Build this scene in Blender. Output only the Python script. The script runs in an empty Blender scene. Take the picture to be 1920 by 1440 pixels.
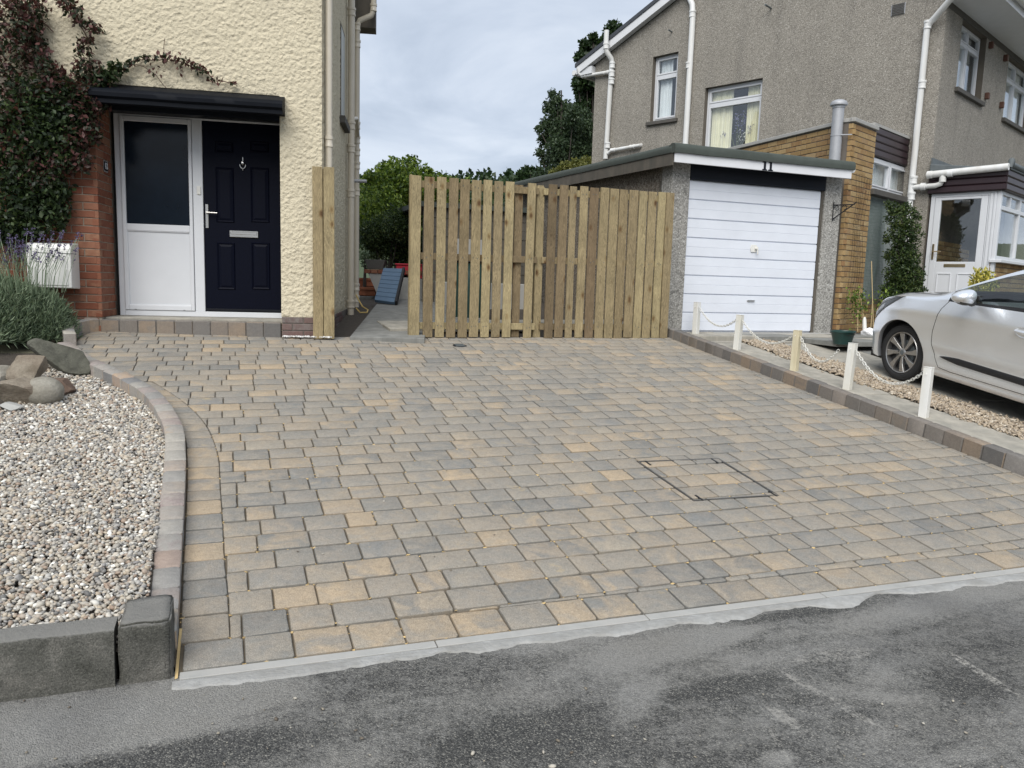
import bpy, bmesh, math, random
import numpy as np
from mathutils import Vector, Matrix, noise
random.seed(7)
rng = np.random.default_rng(7)
SC = bpy.context.scene
COL = SC.collection
# ------------------------------------------------------------------ camera
FPX, PITCH, ROLL = 1462.5, 0.1297, 0.02954
CAM = np.array([0, 0, 1.45])
def _rm():
    F = np.array([0, math.cos(PITCH), -math.sin(PITCH)]); r = np.array([1, 0, 0.]); d = np.cross(F, r)
    c, s = math.cos(ROLL), math.sin(ROLL)
    return np.array([c*r - s*d, s*r + c*d, F])
RM = _rm()
cam = bpy.data.objects.new('camera', bpy.data.cameras.new('camera')); COL.objects.link(cam)
cam.data.sensor_width = 36; cam.data.lens = FPX/1920*36; cam.data.clip_end = 3000; cam.data.clip_start = 0.05
m = Matrix.Identity(4)
for i in range(3):
    m[i][0] = RM[0][i]; m[i][1] = -RM[1][i]; m[i][2] = -RM[2][i]; m[i][3] = CAM[i]
cam.matrix_world = m
SC.camera = cam
# ------------------------------------------------------------------ light
SUN_EL, SUN_AZ = math.radians(46), math.radians(192)   # azimuth clockwise from +y
SKY_STRENGTH = 0.066
w = bpy.data.worlds.new("World"); SC.world = w; w.use_nodes = True
nt = w.node_tree; nt.nodes.clear()
def N(nt, t, **k):
    n = nt.nodes.new(t)
    for a, b in k.items():
        if a.startswith('_'): n.inputs[int(a[1:])].default_value = b
        else: setattr(n, a, b)
    return n
sky = N(nt, 'ShaderNodeTexSky', sky_type='NISHITA', sun_disc=False, sun_elevation=SUN_EL, sun_rotation=SUN_AZ)
geo = N(nt, 'ShaderNodeTexCoord')
sep = N(nt, 'ShaderNodeSeparateXYZ'); nt.links.new(geo.outputs['Generated'], sep.inputs[0])
# project the sky direction on a flat cloud deck
zmax = N(nt, 'ShaderNodeMath', operation='MAXIMUM', _1=0.02); nt.links.new(sep.outputs[2], zmax.inputs[0])
zadd = N(nt, 'ShaderNodeMath', operation='ADD', _1=0.22); nt.links.new(zmax.outputs[0], zadd.inputs[0])
dx = N(nt, 'ShaderNodeMath', operation='DIVIDE'); nt.links.new(sep.outputs[0], dx.inputs[0]); nt.links.new(zadd.outputs[0], dx.inputs[1])
dy = N(nt, 'ShaderNodeMath', operation='DIVIDE'); nt.links.new(sep.outputs[1], dy.inputs[0]); nt.links.new(zadd.outputs[0], dy.inputs[1])
cmb = N(nt, 'ShaderNodeCombineXYZ'); nt.links.new(dx.outputs[0], cmb.inputs[0]); nt.links.new(dy.outputs[0], cmb.inputs[1])
n1 = N(nt, 'ShaderNodeTexNoise'); n1.inputs['Scale'].default_value = 1.5; n1.inputs['Detail'].default_value = 8; n1.inputs['Roughness'].default_value = .55
n1.inputs['Distortion'].default_value = .4
nt.links.new(cmb.outputs[0], n1.inputs['Vector'])
cr = N(nt, 'ShaderNodeValToRGB')
cr.color_ramp.elements[0].position = .33; cr.color_ramp.elements[0].color = (4.3, 5.0, 6.1, 1)
cr.color_ramp.elements[1].position = .68; cr.color_ramp.elements[1].color = (7.4, 8.0, 8.9, 1)
e = cr.color_ramp.elements.new(.5); e.color = (5.7, 6.4, 7.5, 1)
nt.links.new(n1.outputs[0], cr.inputs[0])
mx = N(nt, 'ShaderNodeMixRGB'); mx.inputs[0].default_value = .9
nt.links.new(sky.outputs[0], mx.inputs[1]); nt.links.new(cr.outputs[0], mx.inputs[2])
bg = N(nt, 'ShaderNodeBackground'); bg.inputs[1].default_value = SKY_STRENGTH
nt.links.new(mx.outputs[0], bg.inputs[0])
ow = N(nt, 'ShaderNodeOutputWorld'); nt.links.new(bg.outputs[0], ow.inputs[0])
sun = bpy.data.objects.new('sun', bpy.data.lights.new('sun', 'SUN')); COL.objects.link(sun)
sun.data.energy = 2.2; sun.data.angle = math.radians(50); sun.data.color = (1, .965, .905)
sd = Vector((math.sin(SUN_AZ)*math.cos(SUN_EL), math.cos(SUN_AZ)*math.cos(SUN_EL), math.sin(SUN_EL)))
sun.rotation_euler = sd.to_track_quat('Z', 'Y').to_euler(); sun.location = (-6, -6, 12)
SC.view_settings.view_transform = 'Standard'; SC.view_settings.look = 'None'
SC.view_settings.gamma = 1; SC.view_settings.exposure = 0.80; SC.view_settings.use_curve_mapping = False
# ------------------------------------------------------------------ pixel -> place helpers
def ray(x, y): return RM.T @ np.array([(x-960)/FPX, (y-720)/FPX, 1.])
class Fr:
    """upright frame: u to the right along the yaw, v away, h up"""
    def __init__(s, O, yaw):
        s.O = np.array(O, float); s.yaw = yaw
        s.ex = np.array([math.cos(yaw), math.sin(yaw), 0]); s.ey = np.array([-math.sin(yaw), math.cos(yaw), 0])
    def px(s, x, y, v=0.):
        r = ray(x, y); P0 = s.O + s.ey*v
        k = ((P0-CAM) @ s.ey)/(r @ s.ey); P = CAM + r*k - s.O
        return float(P @ s.ex), float(P[2])
    def hz(s, x, y, h=0.):
        r = ray(x, y); k = (s.O[2]+h-CAM[2])/r[2]; P = CAM + r*k - s.O
        return float(P @ s.ex), float(P @ s.ey)
    def side(s, x, y, u=0.):
        r = ray(x, y); P0 = s.O + s.ex*u
        k = ((P0-CAM) @ s.ex)/(r @ s.ex); P = CAM + r*k - s.O
        return float(P @ s.ey), float(P[2])
    def w(s, u, v, h): return s.O + s.ex*u + s.ey*v + np.array([0, 0, h])
# sloping driveway plane
YA, E1, E2, HD = 0.35639, 0.0032, 0.1288, 1.7347
D1 = np.array([math.cos(YA)*math.cos(E1), math.sin(YA)*math.cos(E1), math.sin(E1)])
D2 = np.array([-math.sin(YA)*math.cos(E2), math.cos(YA)*math.cos(E2), math.sin(E2)])
DN = np.cross(D1, D2); DN /= np.linalg.norm(DN); D2 = np.cross(DN, D1)
DO = CAM - DN*HD
def dr(x, y, c=0.):
    r = ray(x, y); k = -(HD-c)/(r @ DN); P = r*k
    return float(P @ D1), float(P @ D2)
def dw(a, b, c=0.): return DO + D1*a + D2*b + DN*c
DM = Matrix([[D1[0], D2[0], DN[0], DO[0]], [D1[1], D2[1], DN[1], DO[1]], [D1[2], D2[2], DN[2], DO[2]], [0, 0, 0, 1]])
# ------------------------------------------------------------------ object helpers
def setp(o, label=None, cat=None, group=None, kind=None):
    if label: o['label'] = label
    if cat: o['category'] = cat
    if group: o['group'] = group
    if kind: o['kind'] = kind
    return o
def thing(name, label, cat, loc=(0, 0, 0), yaw=0, group=None):
    o = bpy.data.objects.new(name, None); COL.objects.link(o)
    o.location = [float(q) for q in loc]; o.rotation_euler = (0, 0, yaw); o.empty_display_size = .2
    return setp(o, label, cat, group)
def fthing(fr, name, label, cat, group=None): return thing(name, label, cat, fr.O, fr.yaw, group)
def npmesh(name, V, F, mat=None, smooth=False):
    """V (n,3), F (m,k) numpy"""
    me = bpy.data.meshes.new(name); V = np.asarray(V, np.float32); F = np.asarray(F, np.int32)
    me.vertices.add(len(V)); me.vertices.foreach_set('co', V.ravel())
    k = F.shape[1]; me.loops.add(F.size); me.loops.foreach_set('vertex_index', F.ravel())
    me.polygons.add(len(F)); me.polygons.foreach_set('loop_start', np.arange(0, F.size, k, dtype=np.int32))
    if smooth: me.polygons.foreach_set('use_smooth', np.ones(len(F), bool))
    me.update(calc_edges=True); me.validate()
    if mat: me.materials.append(mat)
    return me
def link(name, me, parent=None, M=None, kind=None):
    o = bpy.data.objects.new(name, me); COL.objects.link(o)
    if parent: o.parent = parent
    if M is not None: o.matrix_basis = M
    if kind: o['kind'] = kind
    return o
class MB:
    def __init__(s, M=None): s.v = []; s.f = []; s.mi = []; s.M = M; s.cur = 0
    def add(s, vs, fs, mi=None):
        b = len(s.v)
        for p in vs:
            p = Vector(p)
            s.v.append(s.M @ p if s.M is not None else p)
        for f in fs: s.f.append([b+i for i in f]); s.mi.append(s.cur if mi is None else mi)
        return s
    def box(s, x0, x1, y0, y1, z0, z1, mi=None):
        return s.add([(x0,y0,z0),(x1,y0,z0),(x1,y1,z0),(x0,y1,z0),(x0,y0,z1),(x1,y0,z1),(x1,y1,z1),(x0,y1,z1)],
                     [(0,3,2,1),(4,5,6,7),(0,1,5,4),(1,2,6,5),(2,3,7,6),(3,0,4,7)], mi)
    def prism(s, pts, a0, a1, axis='y', mi=None):
        """pts in the plane across axis, extruded along axis"""
        n = len(pts)
        f = {'y': lambda p, a: (p[0], a, p[1]), 'x': lambda p, a: (a, p[0], p[1]), 'z': lambda p, a: (p[0], p[1], a)}[axis]
        vs = [f(p, a0) for p in pts] + [f(p, a1) for p in pts]
        fs = [list(range(n))[::-1], list(range(n, 2*n))] + [(i, (i+1) % n, n+(i+1) % n, n+i) for i in range(n)]
        return s.add(vs, fs, mi)
    def tube(s, path, r, n=10, mi=None, caps=True):
        P = [Vector(p) for p in path]; R = r if isinstance(r, (list, tuple)) else [r]*len(P)
        vs, fs = [], []; up = None
        for i, p in enumerate(P):
            d = (P[min(i+1, len(P)-1)] - P[max(i-1, 0)]).normalized()
            if up is None:
                up = Vector((0, 0, 1)) if abs(d.z) < .9 else Vector((1, 0, 0))
            a = (up - d*up.dot(d)).normalized(); up = a; b = d.cross(a)
            for k in range(n):
                t = 2*math.pi*k/n; vs.append(p + (a*math.cos(t) + b*math.sin(t))*R[i])
        for i in range(len(P)-1):
            for k in range(n): fs.append((i*n+k, i*n+(k+1) % n, (i+1)*n+(k+1) % n, (i+1)*n+k))
        if caps: fs += [list(range(n))[::-1], [(len(P)-1)*n+k for k in range(n)]]
        return s.add(vs, fs, mi)
    def lathe(s, prof, n=24, mi=None, M=None):
        vs, fs = [], []
        for r, z in prof:
            for k in range(n):
                t = 2*math.pi*k/n; p = Vector((r*math.cos(t), r*math.sin(t), z)); vs.append(M @ p if M else p)
        for i in range(len(prof)-1):
            for k in range(n): fs.append((i*n+k, i*n+(k+1) % n, (i+1)*n+(k+1) % n, (i+1)*n+k))
        return s.add(vs, fs, mi)
    def mesh(s, name, mats, smooth=False):
        me = bpy.data.meshes.new(name); me.from_pydata(s.v, [], s.f)
        for q in (mats if isinstance(mats, (list, tuple)) else [mats]): me.materials.append(q)
        me.polygons.foreach_set('material_index', s.mi)
        if smooth: me.polygons.foreach_set('use_smooth', [True]*len(s.f))
        me.update(); return me
    def build(s, name, mats, parent=None, smooth=False, bev=0, M=None, kind=None, seg=1):
        o = link(name, s.mesh(name, mats, smooth), parent, M, kind)
        if smooth: autosmooth(o)
        if bev:
            b = o.modifiers.new('bevel', 'BEVEL'); b.width = bev; b.segments = seg; b.limit_method = 'ANGLE'; b.angle_limit = .6
        return o
def autosmooth(o, ang=40):
    me = o.data; bm = bmesh.new(); bm.from_mesh(me)
    for e in bm.edges:
        if len(e.link_faces) == 2 and e.calc_face_angle(0) > math.radians(ang): e.smooth = False
    bm.to_mesh(me); bm.free()
def T(x, y, z): return Matrix.Translation((x, y, z))
def RZ(a): return Matrix.Rotation(a, 4, 'Z')
# ------------------------------------------------------------------ materials
MATS = {}
def newmat(name):
    m = bpy.data.materials.new(name); m.use_nodes = True; nt = m.node_tree
    b = nt.nodes['Principled BSDF']; MATS[name] = m
    return m, nt, b
def L_(nt, a, b): nt.links.new(a, b)
def noise_n(nt, vec, scale, detail=4, rough=.55, dist=0):
    n = nt.nodes.new('ShaderNodeTexNoise'); n.inputs['Scale'].default_value = scale; n.inputs['Detail'].default_value = detail
    n.inputs['Roughness'].default_value = rough; n.inputs['Distortion'].default_value = dist
    if vec is not None: L_(nt, vec, n.inputs['Vector'])
    return n.outputs[0]
def coord(nt, which='Object', scale=None):
    c = nt.nodes.new('ShaderNodeTexCoord').outputs[which]
    if which == 'Position': pass
    if scale:
        mp = nt.nodes.new('ShaderNodeMapping'); mp.inputs['Scale'].default_value = scale; L_(nt, c, mp.inputs[0]); c = mp.outputs[0]
    return c
def wpos(nt, scale=None):
    c = nt.nodes.new('ShaderNodeNewGeometry').outputs['Position']
    if scale:
        mp = nt.nodes.new('ShaderNodeMapping'); mp.inputs['Scale'].default_value = scale; L_(nt, c, mp.inputs[0]); c = mp.outputs[0]
    return c
def ramp(nt, fac, stops):
    r = nt.nodes.new('ShaderNodeValToRGB'); cr = r.color_ramp
    while len(cr.elements) < len(stops): cr.elements.new(.5)
    for e, (p, c) in zip(cr.elements, stops): e.position = p; e.color = (*c, 1) if len(c) == 3 else c
    L_(nt, fac, r.inputs[0]); return r.outputs[0]
def mixc(nt, fac, a, b, mode='MIX'):
    m = nt.nodes.new('ShaderNodeMixRGB'); m.blend_type = mode
    for i, q in enumerate((fac, a, b)):
        if isinstance(q, (int, float)): m.inputs[i].default_value = q
        elif isinstance(q, tuple): m.inputs[i].default_value = (*q, 1)
        else: L_(nt, q, m.inputs[i])
    return m.outputs[0]
def mth(nt, op, a, b=None, c=None):
    m = nt.nodes.new('ShaderNodeMath'); m.operation = op
    for i, q in enumerate((a, b, c)):
        if q is None: continue
        if isinstance(q, (int, float)): m.inputs[i].default_value = q
        else: L_(nt, q, m.inputs[i])
    return m.outputs[0]
def bump(nt, b, h, strength=.5, dist=.01, prev=None):
    n = nt.nodes.new('ShaderNodeBump'); n.inputs['Strength'].default_value = strength; n.inputs['Distance'].default_value = dist
    L_(nt, h, n.inputs['Height'])
    if prev is not None: L_(nt, prev, n.inputs['Normal'])
    L_(nt, n.outputs[0], b.inputs['Normal']); return n.outputs[0]
def grey(nt, f, lo, hi):
    r = nt.nodes.new('ShaderNodeMapRange'); L_(nt, f, r.inputs[0]); r.inputs[3].default_value = lo; r.inputs[4].default_value = hi
    return r.outputs[0]
def simple(name, col, rough=.5, metal=0, var=.12, vscale=6, bscale=60, bstr=.15, bdist=.003, coat=0, spec=None, dirt=None):
    m, nt, b = newmat(name); p = wpos(nt)
    n = noise_n(nt, p, vscale, 5, .6); k = grey(nt, n, 1-var*1.6, 1+var*1.6)
    c = mixc(nt, 1., col, k, 'MULTIPLY')
    if dirt:
        n2 = noise_n(nt, wpos(nt, (3, 3, .5)), 2.2, 6, .65); f = grey(nt, n2, -1.2, 2.0)
        cl = nt.nodes.new('ShaderNodeClamp'); L_(nt, f, cl.inputs[0]); c = mixc(nt, cl.outputs[0], c, dirt)
    L_(nt, c, b.inputs['Base Color']); b.inputs['Roughness'].default_value = rough; b.inputs['Metallic'].default_value = metal
    b.inputs['Coat Weight'].default_value = coat
    if spec is not None: b.inputs['Specular IOR Level'].default_value = spec
    if bstr: bump(nt, b, noise_n(nt, p, bscale, 4, .6), bstr, bdist)
    return m
def rnd(nt):
    oi = nt.nodes.new('ShaderNodeObjectInfo').outputs['Random']; isl = nt.nodes.new('ShaderNodeNewGeometry').outputs['Random Per Island']
    return mth(nt, 'FRACT', mth(nt, 'ADD', oi, isl))
def stonelike(name, stops, mottle=.5, grain=260, rough=.85, blotch=9., bs=.5, bd=.004, mix2=None, speck=.22, mscale=14, blend=None):
    """pieces that differ from one to the next, each with blotches and grain"""
    m, nt, b = newmat(name); p = wpos(nt); r = rnd(nt)
    off = nt.nodes.new('ShaderNodeCombineXYZ'); L_(nt, mth(nt, 'MULTIPLY', r, 37.), off.inputs[0]); L_(nt, mth(nt, 'MULTIPLY', r, 91.), off.inputs[1])
    va = nt.nodes.new('ShaderNodeVectorMath'); va.operation = 'ADD'; L_(nt, p, va.inputs[0]); L_(nt, off.outputs[0], va.inputs[1])
    base = ramp(nt, r, stops)
    r2 = mth(nt, 'FRACT', mth(nt, 'MULTIPLY', r, 7.31)); base2 = ramp(nt, r2, stops)
    f = ramp(nt, noise_n(nt, va.outputs[0], blotch, 4, .55, .9), [(.42, (0, 0, 0)), (.60, (1, 1, 1))])
    c = mixc(nt, mth(nt, 'MULTIPLY', f, mottle), base, base2)
    if blend:
        fb2 = ramp(nt, noise_n(nt, va.outputs[0], 9.5, 5, .62, .9), [(.36, (0, 0, 0)), (.66, (1, 1, 1))]); c = mixc(nt, .20, c, mixc(nt, fb2, blend[0], blend[1]))
    g = noise_n(nt, p, grain, 2, .7); c = mixc(nt, 1., c, grey(nt, g, 1-speck*2, 1+speck*2), 'MULTIPLY')
    g2 = noise_n(nt, p, mscale*3, 5, .7); c = mixc(nt, 1., c, grey(nt, g2, .72, 1.28), 'MULTIPLY')
    if mix2:
        f2 = ramp(nt, noise_n(nt, p, mix2[1], 6, .65), [(mix2[2], (0, 0, 0)), (mix2[3], (1, 1, 1))]); c = mixc(nt, f2, c, mix2[0])
    L_(nt, c, b.inputs['Base Color']); b.inputs['Roughness'].default_value = rough
    b.inputs['Specular IOR Level'].default_value = .25
    h = mth(nt, 'ADD', g, mth(nt, 'MULTIPLY', noise_n(nt, p, 55, 5, .65), 1.6)); bump(nt, b, h, bs, bd)
    return m
PAVE_STOPS = [(0, (.185, .185, .175)), (.12, (.235, .23, .21)), (.26, (.30, .272, .228)), (.42, (.255, .245, .222)), (.55, (.36, .305, .232)), (.66, (.272, .248, .21)),
              (.78, (.43, .335, .225)), (.86, (.225, .225, .215)), (.94, (.335, .298, .24)), (1, (.20, .205, .20))]
M_pave = stonelike('tumbled_paver', PAVE_STOPS, .85, mix2=((.47, .37, .22), 7, .64, .82), blotch=7., speck=.42, bs=.9, blend=((.195, .195, .19), (.43, .335, .24)))
M_pedge = stonelike('paver_side_shade', [(q, tuple(v*.66 for v in c)) for q, c in PAVE_STOPS], .5, speck=.3)  # block sides coloured darker, painting in the shade of the joints
M_kerb = stonelike('kerb_block', [(0, (.19, .19, .19)), (.25, (.30, .285, .26)), (.45, (.37, .345, .30)), (.6, (.26, .215, .205)), (.75, (.45, .33, .215)), (.88, (.25, .255, .255)), (1, (.36, .29, .23))], .5)
M_kerbd = stonelike('dark_kerb_block', [(0, (.13, .125, .12)), (.3, (.19, .17, .15)), (.6, (.16, .15, .14)), (.8, (.25, .195, .145)), (1, (.18, .175, .165))], .4)  # darker block colours for the right-hand kerb and the doorstep
M_joint = simple('joint_sand', (.125, .102, .072), .95, var=.25, vscale=20, bscale=300, bstr=.4)
M_brick = stonelike('red_brick', [(0, (.17, .060, .035)), (.3, (.22, .088, .052)), (.55, (.26, .125, .078)), (.8, (.20, .070, .042)), (1, (.29, .16, .10))], .5, 200, .85, 12, .3, .002)
M_ybrick = stonelike('buff_brick', [(0, (.24, .155, .068)), (.25, (.32, .215, .098)), (.5, (.37, .265, .135)), (.7, (.28, .175, .078)), (.85, (.22, .125, .062)), (1, (.40, .30, .165))], .5, 200, .85, 14, .3, .002)
M_plinth = stonelike('dark_plinth_brick', [(0, (.10, .07, .065)), (.5, (.14, .085, .075)), (1, (.17, .15, .14))], .6, 200, .85, 14, .3, .002)
M_mortar = simple('mortar', (.30, .26, .21), .95, var=.15, bscale=200, bstr=.3)
M_mortard = simple('dark_mortar', (.13, .115, .10), .95, var=.15, bscale=200, bstr=.3)
# cream roughcast
def roughcast(name, col, s1, strength, dist, dirt=(.42, .38, .30)):
    m, nt, b = newmat(name); p = wpos(nt)
    v = nt.nodes.new('ShaderNodeTexVoronoi'); v.inputs['Scale'].default_value = s1; v.feature = 'SMOOTH_F1'
    dv = nt.nodes.new('ShaderNodeVectorMath'); dv.operation = 'ADD'
    n0 = nt.nodes.new('ShaderNodeTexNoise'); n0.inputs['Scale'].default_value = s1*.7; n0.inputs['Detail'].default_value = 3; L_(nt, p, n0.inputs['Vector'])
    sc = nt.nodes.new('ShaderNodeVectorMath'); sc.operation = 'SCALE'; sc.inputs['Scale'].default_value = .05; L_(nt, n0.outputs['Color'], sc.inputs[0])
    L_(nt, p, dv.inputs[0]); L_(nt, sc.outputs[0], dv.inputs[1]); L_(nt, dv.outputs[0], v.inputs['Vector'])
    h = mth(nt, 'ADD', mth(nt, 'MULTIPLY', v.outputs['Distance'], -1.), mth(nt, 'MULTIPLY', noise_n(nt, p, s1*1.3, 5, .6), 1.1))
    c = mixc(nt, 1., col, grey(nt, noise_n(nt, p, 2.5, 6, .6), .86, 1.12), 'MULTIPLY')
    d = ramp(nt, noise_n(nt, wpos(nt, (2, 2, .7)), 1.6, 6, .65), [(.56, (0, 0, 0)), (.8, (.5, .5, .5))]); c = mixc(nt, d, c, dirt)
    L_(nt, c, b.inputs['Base Color']); b.inputs['Roughness'].default_value = .95; b.inputs['Specular IOR Level'].default_value = .15
    bump(nt, b, h, strength, dist); return m
M_cream = roughcast('cream_roughcast', (.60, .54, .405), 26, .9, .02)
def drydash(name, stops, scale=95, bs=.7, bd=.008, tint=None):
    m, nt, b = newmat(name); p = wpos(nt)
    v = nt.nodes.new('ShaderNodeTexVoronoi'); v.inputs['Scale'].default_value = scale; L_(nt, p, v.inputs['Vector'])
    s = nt.nodes.new('ShaderNodeSeparateColor'); L_(nt, v.outputs['Color'], s.inputs[0])
    c = ramp(nt, s.outputs[0], stops)
    ao = grey(nt, v.outputs['Distance'], 1.12, .62); c = mixc(nt, 1., c, ao, 'MULTIPLY')
    c = mixc(nt, 1., c, grey(nt, noise_n(nt, p, 1.1, 6, .6), .82, 1.18), 'MULTIPLY')
    st = ramp(nt, noise_n(nt, wpos(nt, (2.2, 2.2, .35)), 1.5, 5, .6), [(.5, (1, 1, 1)), (.8, (.80, .80, .81))]); c = mixc(nt, 1., c, st, 'MULTIPLY')
    L_(nt, c, b.inputs['Base Color']); b.inputs['Roughness'].default_value = .9; b.inputs['Specular IOR Level'].default_value = .2
    bump(nt, b, mth(nt, 'MULTIPLY', v.outputs['Distance'], -1.), bs, bd); return m
M_dash = drydash('grey_drydash', [(0, (.20, .185, .16)), (.3, (.28, .26, .226)), (.6, (.345, .322, .282)), (.85, (.31, .288, .25)), (1, (.48, .455, .41))], 78)
M_dashg = drydash('garage_drydash', [(0, (.20, .195, .18)), (.3, (.31, .30, .28)), (.6, (.40, .39, .36)), (.85, (.35, .34, .315)), (1, (.56, .55, .52))], 60)
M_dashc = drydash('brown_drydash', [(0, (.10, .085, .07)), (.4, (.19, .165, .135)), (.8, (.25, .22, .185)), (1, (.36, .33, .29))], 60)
M_upvc = simple('white_upvc', (.60, .615, .64), .32, var=.03, bstr=.02, bscale=8)
M_pvc = simple('white_pipe', (.70, .71, .71), .35, var=.05, bstr=.03, dirt=(.60, .59, .56))
M_cpipe = simple('cream_pipe', (.56, .51, .42), .4, var=.06, bstr=.05)
M_navy = simple('navy_door_paint', (.0022, .0032, .0095), .5, var=.2, vscale=40, bscale=40, bstr=.12, spec=.09)
M_black = simple('black_gloss', (.006, .007, .010), .4, var=.15, bstr=.12, bscale=25, spec=.25)
M_bfelt = simple('canopy_felt', (.005, .0065, .010), .6, var=.25, bstr=.12, bscale=30, bdist=.004, spec=.10)
M_dark = simple('dark_recess', (.02, .02, .022), .8, bstr=0)
M_steel = simple('brushed_steel', (.58, .57, .55), .3, 1., var=.05)
M_brass = simple('aged_brass', (.42, .33, .20), .4, 1., var=.1)
M_conc = simple('pale_concrete', (.33, .33, .315), .9, var=.16, vscale=12, bscale=90, bstr=.35, bdist=.004, dirt=(.36, .35, .33))
M_mort2 = simple('fresh_mortar', (.335, .335, .325), .92, var=.22, vscale=30, bscale=45, bstr=.8, bdist=.010, dirt=(.25, .245, .23))
M_slab = simple('paving_slab', (.36, .335, .285), .92, var=.2, vscale=7, bscale=160, bstr=.4, dirt=(.24, .23, .20))
M_slabd = simple('grey_path_slab', (.215, .215, .20), .92, var=.2, vscale=7, bscale=160, bstr=.4, dirt=(.14, .14, .13))
M_soil = simple('dark_soil', (.055, .045, .035), .98, var=.4, vscale=20, bscale=50, bstr=.8, bdist=.02)
def kstone():
    m, nt, b = newmat('weathered_kerb'); p = wpos(nt)
    c = ramp(nt, noise_n(nt, p, 5, 7, .7, .4), [(.3, (.055, .056, .047)), (.5, (.115, .113, .10)), (.7, (.20, .19, .17))])
    sp = ramp(nt, noise_n(nt, p, 190, 3, .75), [(.35, (.55, .55, .55)), (.6, (1.1, 1.1, 1.1)), (.78, (1.9, 1.85, 1.75))]); c = mixc(nt, 1., c, sp, 'MULTIPLY')
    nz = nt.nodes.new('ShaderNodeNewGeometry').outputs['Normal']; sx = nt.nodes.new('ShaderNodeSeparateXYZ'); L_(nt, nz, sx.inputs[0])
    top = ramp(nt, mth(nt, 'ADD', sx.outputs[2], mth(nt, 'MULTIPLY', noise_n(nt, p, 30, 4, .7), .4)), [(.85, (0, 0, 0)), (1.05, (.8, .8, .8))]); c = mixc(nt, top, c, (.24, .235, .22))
    L_(nt, c, b.inputs['Base Color']); b.inputs['Roughness'].default_value = .92; b.inputs['Specular IOR Level'].default_value = .2
    bump(nt, b, mth(nt, 'ADD', noise_n(nt, p, 120, 5, .75), mth(nt, 'MULTIPLY', noise_n(nt, p, 22, 5, .7), 1.5)), .9, .009); return m
M_kstone = kstone()
M_felt = simple('green_roof_felt', (.055, .066, .058), .95, var=.15, vscale=12, bscale=350, bstr=.7, bdist=.003)
M_wood_grey = simple('weathered_timber', (.115, .10, .08), .85, var=.25, bscale=30, bstr=.3, dirt=(.07, .065, .055))
M_whitewood = simple('white_painted_timber', (.64, .65, .67), .5, var=.05, bscale=40, bstr=.15)
M_door_w = simple('white_garage_door', (.66, .69, .75), .45, var=.05, vscale=4, bscale=50, bstr=.12)
M_hdr = simple('black_lintel', (.006, .008, .013), .5, var=.2, bstr=.1, spec=.2)
M_purple = simple('dark_purple_cladding', (.028, .015, .019), .4, var=.1, bstr=.08)
M_lead = simple('lead_flashing', (.10, .115, .12), .6, var=.25, bscale=12, bstr=.3, bdist=.01)
M_tile = simple('slate_roof_tile', (.045, .05, .06), .6, var=.2, bscale=80, bstr=.2)
M_sill = simple('dark_sill', (.075, .07, .062), .8, var=.2)
M_reveal = simple('brown_reveal', (.11, .095, .075), .8, var=.15)
M_plastic_w = simple('white_plastic', (.70, .70, .68), .4, var=.06, bstr=.05, dirt=(.60, .58, .50))
M_greenpot = simple('green_planter', (.012, .045, .04), .4, var=.1)
M_bluep = simple('blue_painted_panel', (.075, .13, .20), .5, var=.15)
M_red = simple('red_plastic', (.45, .02, .04), .4, var=.1)
M_terra = simple('terracotta', (.33, .12, .06), .8, var=.2)
M_hose = simple('yellow_hose', (.5, .36, .12), .5)
M_meter = simple('meter_box_white', (.70, .70, .67), .45, var=.04, bstr=.03)
M_netting = simple('green_netting', (.10, .14, .13), .7)
M_netback = simple('pale_blue_render', (.26, .29, .28), .9, var=.2, vscale=14, bscale=60, bstr=.4)
M_cane = simple('bamboo_cane', (.45, .34, .18), .6)
M_bag = simple('white_bag', (.75, .75, .76), .4, bscale=15, bstr=.5, bdist=.02)
M_glaze = simple('galvanised_flue', (.36, .37, .39), .55, .3, var=.08, vscale=20)
M_rust = simple('rust_brown', (.10, .045, .03), .7)
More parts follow.
